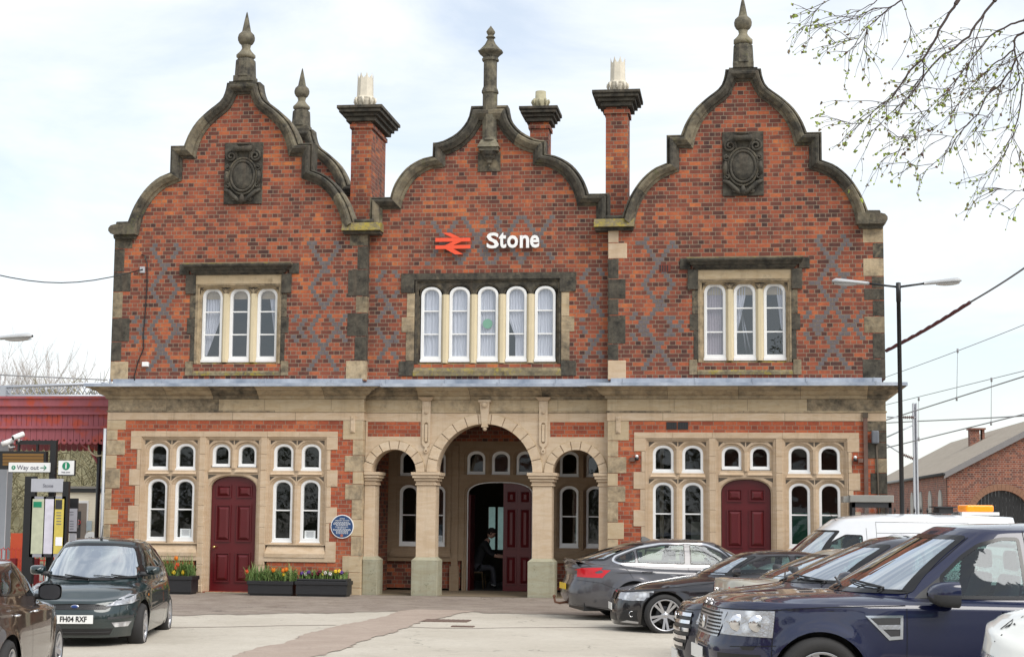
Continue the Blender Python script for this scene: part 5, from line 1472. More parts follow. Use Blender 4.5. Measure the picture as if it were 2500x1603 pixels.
c.window('windscreen',[(-.71,.94),(-.3,.905),(.3,.905),(.71,.94),(.53,1.37),(.25,1.40),(-.25,1.40),(-.53,1.37)],('front',),'screen',r=.06)
c.window('rear_screen',[(-.6,1.02),(.6,1.02),(.45,1.32),(-.45,1.32)],('rear',),'screen')
c.gaps([('side',[(1.34,.93),(1.30,.8),(1.32,.22)]),('side',[(2.74,1.34),(2.74,.9),(2.68,.22)]),('front',[(-.80,.70),(-.66,.615),(.66,.615),(.80,.70)]),('side',[(.5,.70),(1.05,.86),(1.34,.91)]),('side',[(1.3,.50),(3.1,.54)])])
for v,sg in (('L',-1),('R',1)):
    c.overlay('headlight',[(sg*.40,.605),(sg*.70,.635),(sg*.80,.70),(sg*.785,.80),(sg*.70,.785),(sg*.55,.70)],'front',M['lamp'],.007)
    c.overlay('fog_light',[(sg*.52,.335),(sg*.66,.335),(sg*.70,.40),(sg*.48,.395)],'front',M['lamp'],.006)
    c.overlay('rear_lamp',[(sg*.72,.8),(sg*.80,.8),(sg*.74,1.15),(sg*.66,1.15)],'rear',M['redlamp'],.006)
    c.overlay('side_repeater',[(1.12,.70),(1.17,.70),(1.17,.73),(1.12,.73)],v,M['indic'],.006)
g=c.overlay('grille',[(-.40,.565),(.40,.565),(.47,.60),(.30,.635),(0,.645),(-.30,.635),(-.47,.60)],'front',M['black'],.006)
m=MB()
for j in range(-16,17):
    for z in (.585,.605,.625):
        y=j*.026+(.013 if z==.605 else 0)
        if abs(y)>.38:continue
        q=c.pr('front',y,z,.008);m.add([(q.x,q.y-.010,q.z),(q.x,q.y,q.z-.006),(q.x,q.y+.010,q.z),(q.x,q.y,q.z+.006)],[(0,1,2,3)])
m.build('grille_mesh',M['trim'],g)
q=c.pr('front',0,.605,.014)
o=MB().lathe([(0,.012),(.05,.01),(.062,0)],(0,0,0),24,sy=.45).build('badge',M['chrome'],g,loc=(q.x,0,.607));o.rotation_euler=(0,R(-90),0);o.rotation_euler=(R(90),R(0),R(-90))
q2=MB().lathe([(0,.0),(.046,.0),(.05,-.004)],(0,0,0),24,sy=.42).build('badge_field',plain('badge_blue',(.02,.05,.2),.3),g,loc=(q.x-.013,0,.607));q2.rotation_euler=(R(90),0,R(-90))
c.overlay('lower_intake',[(-.46,.235),(.46,.235),(.50,.32),(-.50,.32)],'front',M['black'],.005)
m=MB();c.line([(-.46,.278),(.46,.278)],'front',.014,m,.009);m.build('intake_bar',M['trim'],c.root)
c.plate('FH04 RXF',.445);c.mirror(1.50,.98,.22,.13,dep=.14);c.handle((2.5,),.84);c.wipers();c.wheel('6','alloy')
m=MB();q=Vector((1.95,0,1.43));m.tube([q,q+Vector((-.0,0,.05))],.02,8);m.tube([q+Vector((0,0,.02)),q+Vector((.10,0,.22))],.006,5);m.build('roof_aerial',M['black'],c.root)
c.overlay('bumper_strip',[(.08,.44),(.50,.46),(.50,.48),(.08,.47)],'L',M['trim'],.006)
c.finish()
place(c,-3.27,-13.75,R(102),-.125);c.root.scale=(.965,.965,.985)
# ---------- grey liftback, tail to the left ----------
S=dict(L=4.83,W=.93,nf=3.4,nr=3.4,sill=.21,zf=.2,zr=.27,rw=.345,ra=.40,xw=(.95,3.69),flare=.016,crown=.08,crown2=.03,cp=4,
 hz=[(0,.70),(.3,.82),(.8,.90),(1.3,.97),(2.0,.985),(3.4,1.02),(4.2,1.06),(4.7,1.05),(4.83,1.02)],
 wp=[(.15,.93),(.3,.98),(.52,1.0),(.72,.99),(.9,.96),(1.05,.91)],fp=[(.2,.05),(.4,0),(.6,.02),(.8,.12)],rp=[(.2,.16),(.32,.08),(.48,.0),(.62,.02),(.85,.10),(.98,.06),(1.06,.10)],
 creases=[((.42,.40),.010,.03),((.86,.92),.008,.03)],
 xcf=1.15,xcr=4.66,wb=.82,ncf=3,ncr=3.0,xrf=2.02,xrr=3.45,wr=.56,nrf=4,nrr=3.6,rz=[(1.9,1.42),(2.4,1.475),(2.9,1.48),(3.5,1.43)],rcrown=.06,bulge=.03,fl=.8,rl=.75,rimr=.7,xbulge=(.04,.10),winset=.05)
c=Car(S,'parked_liftback','dark grey liftback with its tail and red lamp towards the porch','car',carpaint('gunmetal_paint',(.075,.073,.082),.35),'cars parked in the row on the right')
VAUX=c
DLO=[(1.62,1.00),(2.5,1.015),(3.95,1.06),(4.04,1.10),(3.98,1.17),(3.6,1.31),(3.1,1.395),(2.6,1.41),(2.25,1.38),(1.95,1.26)]
c.overlay('window_trim',c.rnd_poly(c.inset(DLO,-.03),.08),'L',M['chrome'],.004,[c.rnd_poly(c.inset(DLO,-.0),.06)]);c.overlay('window_trim',c.rnd_poly(c.inset(DLO,-.03),.08),'R',M['chrome'],.004,[c.rnd_poly(DLO,.06)])
c.window('front_side_window',[(1.66,1.015),(2.62,1.035),(2.58,1.395),(2.28,1.37),(1.98,1.25)],('L','R'),frit=.02)
c.window('rear_side_window',[(2.72,1.035),(3.60,1.055),(3.60,1.30),(3.1,1.38),(2.68,1.395)],('L','R'),frit=.02)
c.window('quarter_window',[(3.64,1.06),(3.93,1.075),(4.01,1.11),(3.95,1.16),(3.64,1.28)],('L','R'),frit=.015)
c.window('windscreen',[(-.68,1.01),(.68,1.01),(.5,1.38),(-.5,1.38)],('front',),'screen')
c.window('rear_screen',[(-.62,1.09),(.62,1.09),(.48,1.40),(-.48,1.40)],('rear',),'screen')
for v,sg in (('L',-1),('R',1)):
    c.overlay('rear_lamp',[(4.76,.78),(4.70,.93),(4.60,.965),(4.25,.975),(4.3,.93),(4.55,.83)],v,M['redlamp'],.006)
    c.overlay('rear_lamp',[(sg*.5,.80),(sg*.78,.79),(sg*.80,.93),(sg*.5,.95)],'rear',M['redlamp'],.006)
    c.overlay('headlight',[(sg*.5,.62),(sg*.82,.66),(sg*.8,.76),(sg*.52,.70)],'front',M['lamp'],.006)
    m=MB();c.line([(4.02+.12*math.cos(2*PI*i/24),.80+.12*math.sin(2*PI*i/24)) for i in range(25)],v,.006,m)
    if v=='L':m.build('fuel_flap',M['gap'],c.root)
c.gaps([('side',[(2.66,1.0),(2.68,.5),(2.66,.22)]),('side',[(1.5,.99),(1.46,.22)]),('side',[(4.0,1.08),(3.8,.92),(3.72,.78)]),('side',[(4.83,.76),(4.3,.70),(4.05,.60)]),('side',[(4.60,1.05),(4.45,1.0),(4.62,.97)]),('side',[(4.75,.30),(4.10,.24)])])
sp=MB();vs=[]
for i in range(17):
    y=-.56+1.12*i/16;b=.05*(y/.56)**2;zz=c.pr('top',4.60-b,y,0).z
    vs+= [(4.56-b,y,zz+.004),(4.76-b,y,zz+.045),(4.77-b,y,zz+.03),(4.70-b,y,zz-.05)]
sp.add(vs,[(4*i+j,4*i+(j+1)%4,4*i+4+(j+1)%4,4*i+4+j) for i in range(16) for j in range(4)],0,True);sp.build('boot_spoiler',c.paint,c.root)
c.plate('',.62,False,'platey');c.plate('',.4,True)
m=MB();m.tube([(4.66,0,.33),(4.90,0,.30),(4.98,0,.32),(5.0,0,.40)],[.025,.022,.02,.02],8);m.lathe([(0,-.03),(.03,-.01),(.03,.02),(0,.035)],(5.0,0,.42),10);m.box(4.66,4.72,-.06,.06,.30,.37)
m.build('tow_bar',plain('rusty_steel',(.16,.07,.04),.8),c.root)
m=MB();m.tube([(3.35,0,1.44),(3.3,0,1.50)],.0,4);m.build('roof_fin',M['black'],c.root) if 0 else None
fm=MB();fm.add([(3.15,-.03,1.465),(3.35,-.035,1.45),(3.35,.035,1.45),(3.15,.03,1.465),(3.33,0,1.53),(3.28,0,1.53)],[(0,1,4,5),(3,5,4,2),(1,2,4),(0,5,3)]);fm.build('roof_fin',M['black'],c.root)
c.mirror(1.75,1.0,.22,.14);c.handle((2.45,3.45),.90,c.paint);c.wheel('5','alloy')
c.finish()
place(c,6.56,-4.84,R(198),-.07)
# ---------- black coupe ----------
S=dict(L=4.62,W=.91,nf=3.3,nr=4.5,sill=.17,zf=.15,zr=.2,rw=.335,ra=.385,xw=(.80,3.61),flare=.018,crown=.09,crown2=.035,cp=4,
 hz=[(0,.70),(.12,.735),(.4,.80),(.9,.875),(1.45,.955),(1.9,.985),(3.4,1.0),(4.2,1.02),(4.62,1.0)],
 wp=[(.12,.93),(.25,.98),(.5,1.0),(.66,.99),(.8,.965),(.95,.915)],fp=[(.12,.03),(.28,0),(.45,.01),(.58,.04),(.72,.10),(.85,.2)],rp=[(.2,.06),(.45,0),(.7,.05),(1.0,.12)],
 creases=[((.72,.80),.010,.03),((.36,.36),.008,.03)],
 xcf=1.42,xcr=4.30,wb=.80,ncf=3,ncr=3.4,xrf=2.28,xrr=3.45,wr=.53,nrf=4,nrr=4,rz=[(2.1,1.33),(2.6,1.375),(3.0,1.375),(3.6,1.32)],rcrown=.07,bulge=.03,fl=.8,rimr=.76,xbulge=(.05,.06),winset=.02)
c=Car(S,'parked_coupe','black saloon with twin spoke alloy wheels facing left behind the large four by fours','car',carpaint('black_paintwork',(.010,.009,.013),.2),'cars parked in the row on the right')
BMW=c
c.window('front_side_window',[(1.80,.985),(2.95,1.01),(2.92,1.315),(2.55,1.30),(2.25,1.20)],('L','R'),frit=.025)
c.window('rear_side_window',[(3.02,1.01),(3.85,1.04),(3.6,1.2),(3.3,1.30),(3.0,1.315)],('L','R'),frit=.025)
c.window('windscreen',[(-.68,.985),(.68,.985),(.5,1.30),(-.5,1.30)],('front',),'screen')
c.window('rear_screen',[(-.6,1.04),(.6,1.04),(.45,1.28),(-.45,1.28)],('rear',),'screen')
for v,sg in (('L',-1),('R',1)):
    c.overlay('headlight',[(.13,.56),(.30,.555),(.60,.63),(.88,.735),(.75,.735),(.35,.70),(.14,.675)],v,M['lamp'],.006)
    c.overlay('headlight',[(sg*.36,.58),(sg*.76,.56),(sg*.78,.67),(sg*.38,.685)],'front',M['lamp'],.006)
    g=c.overlay('kidney_grille',[(sg*.035,.54),(sg*.27,.54),(sg*.31,.61),(sg*.28,.685),(sg*.05,.685)],'front',M['chrome'],.008)
    c.overlay('grille_bars',[(sg*.055,.555),(sg*.26,.555),(sg*.29,.61),(sg*.265,.67),(sg*.065,.67)],'front',M['black'],.012,parent=g)
    c.overlay('bumper_intake',[(sg*.45,.23),(sg*.74,.23),(sg*.76,.40),(sg*.55,.40)],'front',M['black'],.006)
    c.overlay('intake_blade',[(.12,.42),(.42,.455),(.44,.43),(.14,.39)],v,M['chrome'],.01) if 0 else None
    c.overlay('bumper_blade',[(.10,.20),(.50,.18),(.50,.205),(.20,.235)],v,M['alloy'],.008)
    c.overlay('fog_recess',[(.16,.29),(.34,.28),(.36,.40),(.20,.40)],v,M['black'],.006)
    q=c.pr(v,.27,.34,.01);m=MB();m.tube([(q.x+.035*math.cos(2*PI*i/14),q.y,q.z+.045*math.sin(2*PI*i/14)) for i in range(15)],.007,5,caps=False);m.build('fog_lamp_ring',M['chrome'],c.root)
c.overlay('lower_intake',[(-.40,.22),(.40,.22),(.36,.34),(-.36,.34)],'front',M['black'],.006)
c.gaps([('side',[(1.66,.95),(1.62,.8),(1.60,.2)]),('side',[(2.98,1.0),(3.0,.6),(2.9,.2)]),('side',[(.5,.735),(1.0,.79),(1.6,.86),(1.75,.96)]),('front',[(-.8,.71),(-.3,.70),(.3,.70),(.8,.71)])])
c.plate('PO14 LDZ' if 0 else '',.44);c.mirror(1.95,.99,.22,.13);c.handle((2.8,3.6),.83,c.paint)
c.wheel('5d','alloy')
c.finish()
place(c,3.34,-8.62,R(9.9),-.09)
# ---------- dark grey suv beyond the navy one ----------
S=dict(L=4.41,W=.91,nf=3.0,nr=4.5,sill=.26,zf=.24,zr=.3,rw=.34,ra=.405,xw=(.88,3.52),flare=.018,crown=.11,crown2=.04,cp=4,
 hz=[(0,.86),(.15,.915),(.5,1.0),(1.0,1.07),(1.3,1.105),(2.,1.10),(3.6,1.17),(4.41,1.15)],
 wp=[(.2,.93),(.35,.98),(.6,1.0),(.8,.99),(1.0,.95),(1.15,.9)],fp=[(.2,.06),(.4,.0),(.6,.0),(.75,.03),(.9,.10),(1.05,.2)],rp=[(.2,.08),(.5,0),(.8,.04),(1.2,.1)],
 creases=[((.84,.98),.012,.03),((.42,.46),.01,.03)],
 xcf=1.12,xcr=4.25,wb=.83,ncf=3,ncr=4.,xrf=2.14,xrr=3.75,wr=.58,nrf=4,nrr=4.5,rz=[(2.0,1.54),(2.4,1.595),(3.0,1.605),(3.8,1.55)],rcrown=.07,bulge=.025,fl=.8,xbulge=(.05,.04))
c=Car(S,'parked_suv','grey sports utility car with slatted grille just beyond the navy four by four','car',carpaint('steel_grey_paint',(.035,.035,.05),.4),'cars parked in the row on the right')
HYU=c
c.window('front_side_window',[(1.66,1.11),(2.55,1.13),(2.52,1.49),(2.35,1.48),(2.1,1.40)],('L','R'),frit=.03)
c.window('rear_side_window',[(2.63,1.13),(3.55,1.18),(3.35,1.41),(2.62,1.49)],('L','R'),frit=.03)
c.window('windscreen',[(-.71,1.11),(.71,1.11),(.52,1.515),(-.52,1.515)],('front',),'screen')
c.window('rear_screen',[(-.6,1.2),(.6,1.2),(.5,1.5),(-.5,1.5)],('rear',),'screen')
for v,sg in (('L',-1),('R',1)):
    c.overlay('headlight',[(.16,.68),(.32,.665),(.60,.80),(.78,.93),(.5,.895),(.2,.80)],v,M['lamp'],.007)
    c.overlay('headlight',[(sg*.52,.70),(sg*.80,.72),(sg*.80,.84),(sg*.56,.82)],'front',M['lamp'],.007)
    c.overlay('fog_light',[(sg*.60,.42),(sg*.76,.42),(sg*.78,.55),(sg*.70,.55)],'front',M['lamp'],.007)
g=c.overlay('grille',[(-.36,.40),(.36,.40),(.47,.62),(.45,.80),(-.45,.80),(-.47,.62)],'front',M['black'],.006)
for z,hw in ((.455,.36),(.53,.42),(.61,.46),(.69,.46),(.765,.46)):
    c.overlay('grille_bar',[(-hw,z-.018),(hw,z-.018),(hw,z+.018),(-hw,z+.018)],'front',M['chrome'],.02,parent=g)
q=c.pr('front',0,.74,.03);o=MB().lathe([(0,.012),(.06,.01),(.075,0)],(0,0,0),24,sy=.6).build('badge',M['chrome'],g,loc=(q.x,0,.74));o.rotation_euler=(R(90),0,R(-90))
c.gaps([('side',[(1.40,1.06),(1.36,.9),(1.36,.3)]),('side',[(2.59,1.14),(2.6,.7),(2.56,.3)]),('front',[(-.8,.86),(-.45,.82),(.45,.82),(.8,.86)])])
for v in ('L','R'):
    m=MB();sg=-1 if v=='L' else 1
    m.tube([(2.35,sg*.57,1.54),(2.5,sg*.58,1.60),(3.3,sg*.58,1.61),(3.6,sg*.56,1.56)],.018,6);m.build('roof_rail',M['alloy'],c.root)
c.plate('',.33);c.mirror(1.62,1.12,.22,.15);c.handle((2.4,3.3),.95,c.paint);c.wipers();c.wheel('5','alloy')
c.finish()
place(c,4.68,-17.91,R(8),.081)
# ---------- beige saloon, tail to the left ----------
S=dict(L=4.50,W=.88,nf=3.6,nr=4.,sill=.22,zf=.2,zr=.27,rw=.31,ra=.37,xw=(.9,3.55),flare=.012,crown=.08,crown2=.02,cp=5,
 hz=[(0,.70),(.3,.80),(.9,.90),(1.4,.95),(2.,.96),(3.4,.97),(3.8,1.0),(4.4,1.01),(4.50,.99)],
 wp=[(.15,.93),(.3,.98),(.52,1.0),(.72,.99),(.88,.96),(1.0,.92)],fp=[(.2,.05),(.4,0),(.6,.02),(.8,.12)],rp=[(.2,.08),(.42,0),(.6,.02),(.8,.04),(1.0,.06)],creases=[((.5,.5),.008,.03)],
 xcf=1.2,xcr=3.85,wb=.78,ncf=3,ncr=3.2,xrf=2.0,xrr=2.95,wr=.56,nrf=4,nrr=4,rz=[(1.9,1.35),(2.3,1.40),(2.7,1.40),(3.1,1.36)],rcrown=.06,bulge=.03,xbulge=(.04,.06))
c=Car(S,'parked_saloon','pale beige saloon with its boot to the left between the black and grey cars','car',carpaint('beige_paint',(.42,.40,.34),.15),'cars parked in the row on the right')
BEI=c
c.window('front_side_window',[(1.7,.98),(2.45,.99),(2.42,1.33),(2.2,1.32),(1.95,1.22)],('L','R'),frit=.03)
c.window('rear_side_window',[(2.52,.99),(3.35,1.0),(3.05,1.29),(2.5,1.33)],('L','R'),frit=.03)
c.window('windscreen',[(-.66,.99),(.66,.99),(.5,1.32),(-.5,1.32)],('front',),'screen')
c.window('rear_screen',[(-.66,1.01),(.66,1.01),(.5,1.33),(-.5,1.33)],('rear',),'screen')
for v,sg in (('L',-1),('R',1)):
    c.overlay('rear_lamp',[(4.28,.70),(4.44,.72),(4.43,.90),(4.22,.93)],v,M['redlamp'],.006)
    c.overlay('rear_lamp',[(sg*.62,.72),(sg*.80,.72),(sg*.80,.90),(sg*.62,.90)],'rear',M['redlamp'],.006)
c.gaps([('side',[(2.48,1.0),(2.48,.25)]),('side',[(4.5,.64),(3.95,.60)]),('rear',[(-.6,.94),(-.58,.70),(.58,.70),(.6,.94)])])
text_mesh('RENAULT',.06,M['chrome'],'boot_lettering',c.root,(4.49,.0,.86),(R(90),0,R(90)),ext=.003)
c.mirror(1.75,.98,.2,.12);c.handle((2.3,3.2),.82);c.wheel('5','alloy');c.plate('',.5,False,'platey')
c.finish()
place(c,9.01,-12.47,R(195.6),.03)
# ---------- white van ----------
S=dict(L=5.20,W=.90,nf=3.4,nr=7,sill=.24,zf=.24,zr=.3,rw=.32,ra=.37,xw=(.85,4.25),flare=.012,crown=.10,crown2=.03,cp=4,
 hz=[(0,.80),(.15,.88),(.5,1.02),(.85,1.13),(1.1,1.16),(2.,1.17),(5.2,1.20)],
 wp=[(.2,.95),(.4,.99),(.7,1.0),(1.0,.985),(1.2,.97)],fp=[(.2,.05),(.45,0),(.7,.04),(.9,.12)],rp=[(.3,.03),(1.2,0)],creases=[((1.0,1.02),.006,.03)],
 xcf=.80,xcr=5.16,wb=.86,ncf=3.,ncr=8,xrf=1.75,xrr=5.03,wr=.72,nrf=3.6,nrr=7,rz=[(1.55,1.78),(1.9,1.93),(2.5,2.0),(4.2,2.0),(5.1,1.97)],rcrown=.09,bulge=.03,xbulge=(.06,0.01),seats=[1.9])
c=Car(S,'parked_van','white panel van with amber beacon bar on its roof','van',carpaint('white_van_paint',(.72,.73,.75),.0,rough=.4))
VAN=c
c.window('front_side_window',[(1.40,1.20),(2.15,1.22),(2.15,1.62),(1.85,1.63),(1.6,1.5)],('L','R'),frit=.03)
c.window('windscreen',[(-.72,1.19),(.72,1.19),(.62,1.70),(-.62,1.70)],('front',),'screen')
c.gaps([('side',[(2.22,1.75),(2.24,.3)]),('side',[(1.25,1.15),(1.22,.3)]),('side',[(2.4,1.86),(4.1,1.86),(4.12,1.3)]),('side',[(2.4,1.86),(2.4,1.3)]),('side',[(2.4,1.66),(4.1,1.66)])])
for v,sg in (('L',-1),('R',1)):c.overlay('headlight',[(.12,.72),(.4,.72),(.62,.93),(.45,.95),(.16,.86)],v,M['lamp'],.006)
m=MB();m.box(4.1,4.8,-.36,.36,2.0,2.06);m.build('beacon_mount',M['white'],c.root)
am=NT('amber_lens');b=am.bsdf((.95,.30,.01,1),.2);b.inputs['Emission Color'].default_value=(1,.33,.02,1);b.inputs['Emission Strength'].default_value=.25
o=MB().box(4.2,4.72,-.3,.3,2.06,2.19).build('beacon_lens',am.mat,c.root,bev=.03)
m=MB();m.box(3.6,4.05,-.25,.25,2.02,2.04);m.box(3.64,4.05,-.25,.25,2.14,2.16);m.box(3.72,3.98,-.2,.2,2.04,2.14);m.build('roof_siren',M['trim'],c.root)
c.mirror(1.5,1.22,.24,.26,mat=M['trim']);c.wheel('5','alloydark');c.handle((2.1,),1.0,M['black'])
m=MB();m.tube([(1.72,-.5,1.88),(1.55,-.5,2.05)],.005,5);m.build('roof_aerial',M['black'],c.root)
c.finish()
place(c,5.32,-5.5,R(8.5),-.09)
# ---------- brown hatchback at the left edge, seen from behind its shoulder ----------
S=dict(L=4.2,W=.87,nf=3.0,nr=3.6,sill=.21,zf=.2,zr=.27,rw=.31,ra=.365,xw=(.85,3.4),flare=.02,crown=.09,crown2=.03,cp=4,
 hz=[(0,.70),(.3,.80),(.8,.90),(1.1,.955),(1.6,.985),(3.0,1.03),(3.9,1.08),(4.2,1.05)],
 wp=[(.15,.93),(.3,.98),(.52,1.0),(.72,.99),(.9,.955),(1.05,.90)],fp=[(.2,.05),(.4,0),(.6,.03),(.8,.14)],rp=[(.2,.08),(.5,0),(.8,.05),(1.05,.12)],creases=[((.80,.92),.014,.025),((.40,.40),.01,.03)],
 xcf=1.0,xcr=4.0,wb=.80,ncf=2.8,ncr=3.6,xrf=1.85,xrr=3.4,wr=.55,nrf=4,nrr=3.8,rz=[(1.7,1.40),(2.1,1.455),(2.8,1.46),(3.5,1.38)],rcrown=.06,bulge=.035,xbulge=(.05,.06))
c=Car(S,'parked_hatchback','dark bronze car cut off by the left edge, seen from behind','car',carpaint('bronze_paint',(.065,.040,.030),.6))
BRO=c
c.window('front_side_window',[(1.42,1.00),(2.40,1.03),(2.40,1.37),(2.1,1.36),(1.80,1.26)],('L','R'),frit=.025)
c.window('rear_side_window',[(2.50,1.04),(3.45,1.08),(3.2,1.31),(2.50,1.37)],('L','R'),frit=.025)
c.window('windscreen',[(-.68,1.0),(.68,1.0),(.5,1.37),(-.5,1.37)],('front',),'screen')
c.window('rear_screen',[(-.6,1.1),(.6,1.1),(.45,1.35),(-.45,1.35)],('rear',),'screen')
for v,sg in (('L',-1),('R',1)):
    c.overlay('rear_lamp',[(sg*.45,.8),(sg*.64,.8),(sg*.60,1.0),(sg*.48,1.0)],'rear',M['redlamp'],.006)
c.gaps([('side',[(2.45,1.37),(2.46,.7),(2.44,.22)]),('side',[(1.28,.98),(1.22,.8),(1.26,.22)]),('side',[(3.3,1.05),(3.2,.8),(3.05,.6)])])
c.mirror(1.55,.99,.27,.19,mat=M['blackp'],dep=.16);c.handle((2.32,3.15),.86,M['chrome']);c.wheel('5','alloy')
c.finish()
place(c,-3.23,-15.9,R(-78),-.11)
# ---------- white car at the right edge ----------
S=dict(L=3.7,W=.82,nf=2.6,nr=4.,sill=.2,zf=.2,zr=.27,rw=.30,ra=.35,xw=(.75,3.1),flare=.012,crown=.12,crown2=.06,cp=3,
 hz=[(0,.78),(.2,.88),(.4,.95),(.7,1.01),(1.2,1.02),(2.,1.0),(3.7,1.0)],
 wp=[(.15,.93),(.3,.98),(.52,1.0),(.72,.99),(.9,.94),(1.0,.9)],fp=[(.2,.05),(.4,0),(.6,.03),(.8,.12)],rp=[(.2,.06),(1.0,.08)],creases=[],
 xcf=.62,xcr=3.5,wb=.74,ncf=2.6,ncr=4,xrf=1.5,xrr=3.0,wr=.54,nrf=4,nrr=4,rz=[(1.4,1.42),(1.8,1.49),(2.6,1.48),(3.2,1.42)],rcrown=.06,bulge=.03,xbulge=(.05,.04))
c=Car(S,'parked_hatchback','white car at the bottom right corner with a small scribbled mark on its bonnet','car',carpaint('white_paint',(.74,.74,.70),.0,rough=.4))
WHI=c
c.window('windscreen',[(-.66,1.03),(.66,1.03),(.5,1.42),(-.5,1.42)],('front',),'screen')
c.window('front_side_window',[(1.35,1.02),(2.2,1.03),(2.18,1.38),(1.7,1.36)],('L','R'))
c.wipers();c.wheel('5','alloy');c.gaps([('side',[(1.2,1.0),(1.15,.25)])])
for v,sg in (('L',-1),('R',1)):c.overlay('headlight',[(.15,.6),(.4,.6),(.5,.75),(.2,.72)],v,M['lamp'],.006)
m=MB()
for ln in ([(.45,.865),(.40,.92),(.385,.90),(.42,.875)],[(.35,.94),(.40,.88)],[(.41,.84),(.44,.80)],[(.37,.90),(.355,.895)]):c.line(ln,'front',.008,m,.004)
m.build('scribbled_mark',M['ink'],c.root)
c.finish()
place(c,7.0,-25.0,R(57),.25);c.root.scale=(1,1,1)
# ================= SIGNS AND FITTINGS =================
def zpt(o,s,Y):
    return lambda x,y:(lambda v:(v.x,v.z))(at(o[0]+x/s,o[1]+y/s,Y))
z5=zpt((860,520),3.4314,.2)
orange=plain('orange_red_enamel',(.80,.085,.03),.4,var=.04)
mb=MB()
for P_ in ([(703,215),(995,213),(995,243),(703,247)],[(703,278),(995,272),(995,302),(703,308)],[(762,172),(828,172),(912,214.2),(850,215)],[(850,245.6),(922,244),(850,275.6),(780,277)],[(785,306),(852,304.5),(935,350),(868,352)]):
    q=[z5(*p) for p in P_][::-1];mb.slab(q,[],.10,.13)
tag(mb.build('railway_emblem',orange),'orange red double arrow railway emblem on the brick above the five light window','emblem')
sg=empty('station_name_sign',(.55,.12,7.49),0,'white raised letters reading Stone on the brick to the right of the orange emblem','sign')
bb=None
for i,(ch,xx) in enumerate(zip('Stone',(.14,.345,.565,.80,1.01))):
    o=text_mesh(ch,.455,M['white'],'letter',sg,(xx-.55,0,-.0),(R(90),0,0),ext=.02,bold=.011,sx=1.0)
    me=o.data;xs=[v.co.x for v in me.vertices];ys=[v.co.y for v in me.vertices];cx=(min(xs)+max(xs))/2
    tgt=((-.02,.245),(.245,.405),(.425,.66),(.70,.90),(.92,1.12))[i]
    w_=(tgt[1]-tgt[0]);sc=w_/(max(xs)-min(xs));hgt={'S':.345,'t':.345}.get(ch,.275);sy=hgt/(max(ys)-min(ys));y0=min(ys)
    for v in me.vertices:v.co.x=(v.co.x-cx)*sc;v.co.y=(v.co.y-y0)*sy
    o.location=((tgt[0]+tgt[1])/2-.55,0,-.155 if ch!='S' else -.16)
# blue plaque
pq=empty('blue_plaque',(-3.02,-.10,1.385),0,'round blue plaque with white rim and lettering beside the left wing window','plaque')
def disc(r,y0,y1,n=36):return MB().slab([(r*math.cos(2*PI*i/n),r*math.sin(2*PI*i/n)) for i in range(n)],[],y0,y1)
disc(.25,0,.02).build('rim',M['white'],pq);disc(.232,-.004,.01).build('plaque_face',plain('plaque_blue',(.02,.06,.16),.3),pq)
text_mesh('STONE',.035,M['white'],'lettering',pq,(0,-.007,.165));text_mesh('RAILWAY STATION',.035,M['white'],'lettering',pq,(0,-.007,.125))
mb=MB()
for k,w_ in enumerate((.17,.19,.19,.13,.15,.10,.20,.19,.13,.13,.13)):
    z=.09-.022*k-(.008 if k>3 else 0)-(.008 if k>5 else 0);x=-w_
    while x<w_-.02:
        l=rnd.uniform(.015,.045);mb.box(x,min(x+l,w_),-.006,-.003,z-.0045,z+.0045);x+=l+.010
mb.build('small_lettering',M['white'],pq)
disc(.03,-.008,0).build('crest',plain('crest_red',(.4,.12,.08),.5),pq,loc=(-.005,0,-.19))
# notices in the windows
for i,(x,z,w_,h_,lb) in enumerate([(-6.53,1.21,.24,.18,'white printed notice inside the window left of the maroon left wing door'),(-3.77,1.20,.24,.18,'white printed notice inside the window beside the blue plaque'),(-1.39,1.10,.11,.15,'small white notice in the porch window behind the left column')]):
    yy=.105 if i<2 else 2.55
    o=tag(MB().box(x-w_/2,x+w_/2,yy,yy+.004,z-h_/2,z+h_/2).build('window_notice',M['paper']),lb,'notice')
    mb=MB()
    for k in range(6):mb.box(x-w_*(.35-.03*(k%3)),x+w_*(.35-.04*(k%2)),yy-.002,yy-.001,z+h_*(.35-.12*k)-.004,z+h_*(.35-.12*k)+.004)
    mb.build('printed_lines',plain('grey_ink',(.25,.25,.3),.8),o)
# green board inside right wing
tag(MB().box(6.25,7.45,.75,.79,.3,1.76).build('green_board',plain('green_board',(.005,.10,.05),.6)),'green display board standing inside the right wing windows','board')
tag(MB().box(4.3,4.62,1.2,1.5,.3,1.55).build('filing_cabinet',plain('cream_cabinet',(.3,.3,.26),.6)),'pale cabinet inside the lower window left of the right wing door','cabinet')
tag(disc(.105,.30,.31).build('green_roundel',plain('pale_green_glass',(.18,.36,.27),.3),loc=(-.01,0,5.73)),'pale green round ornament hanging in the middle upper window','ornament')
mb=MB();mb.tube([(5.50,.45,5.0),(5.38,.45,5.95)],.02,6);mb.tube([(5.60,.45,5.0),(5.40,.45,5.95)],.02,6);tag(mb.build('step_ladder',M['alloy']),'folded metal step ladder leaning inside the right gable window','ladder')
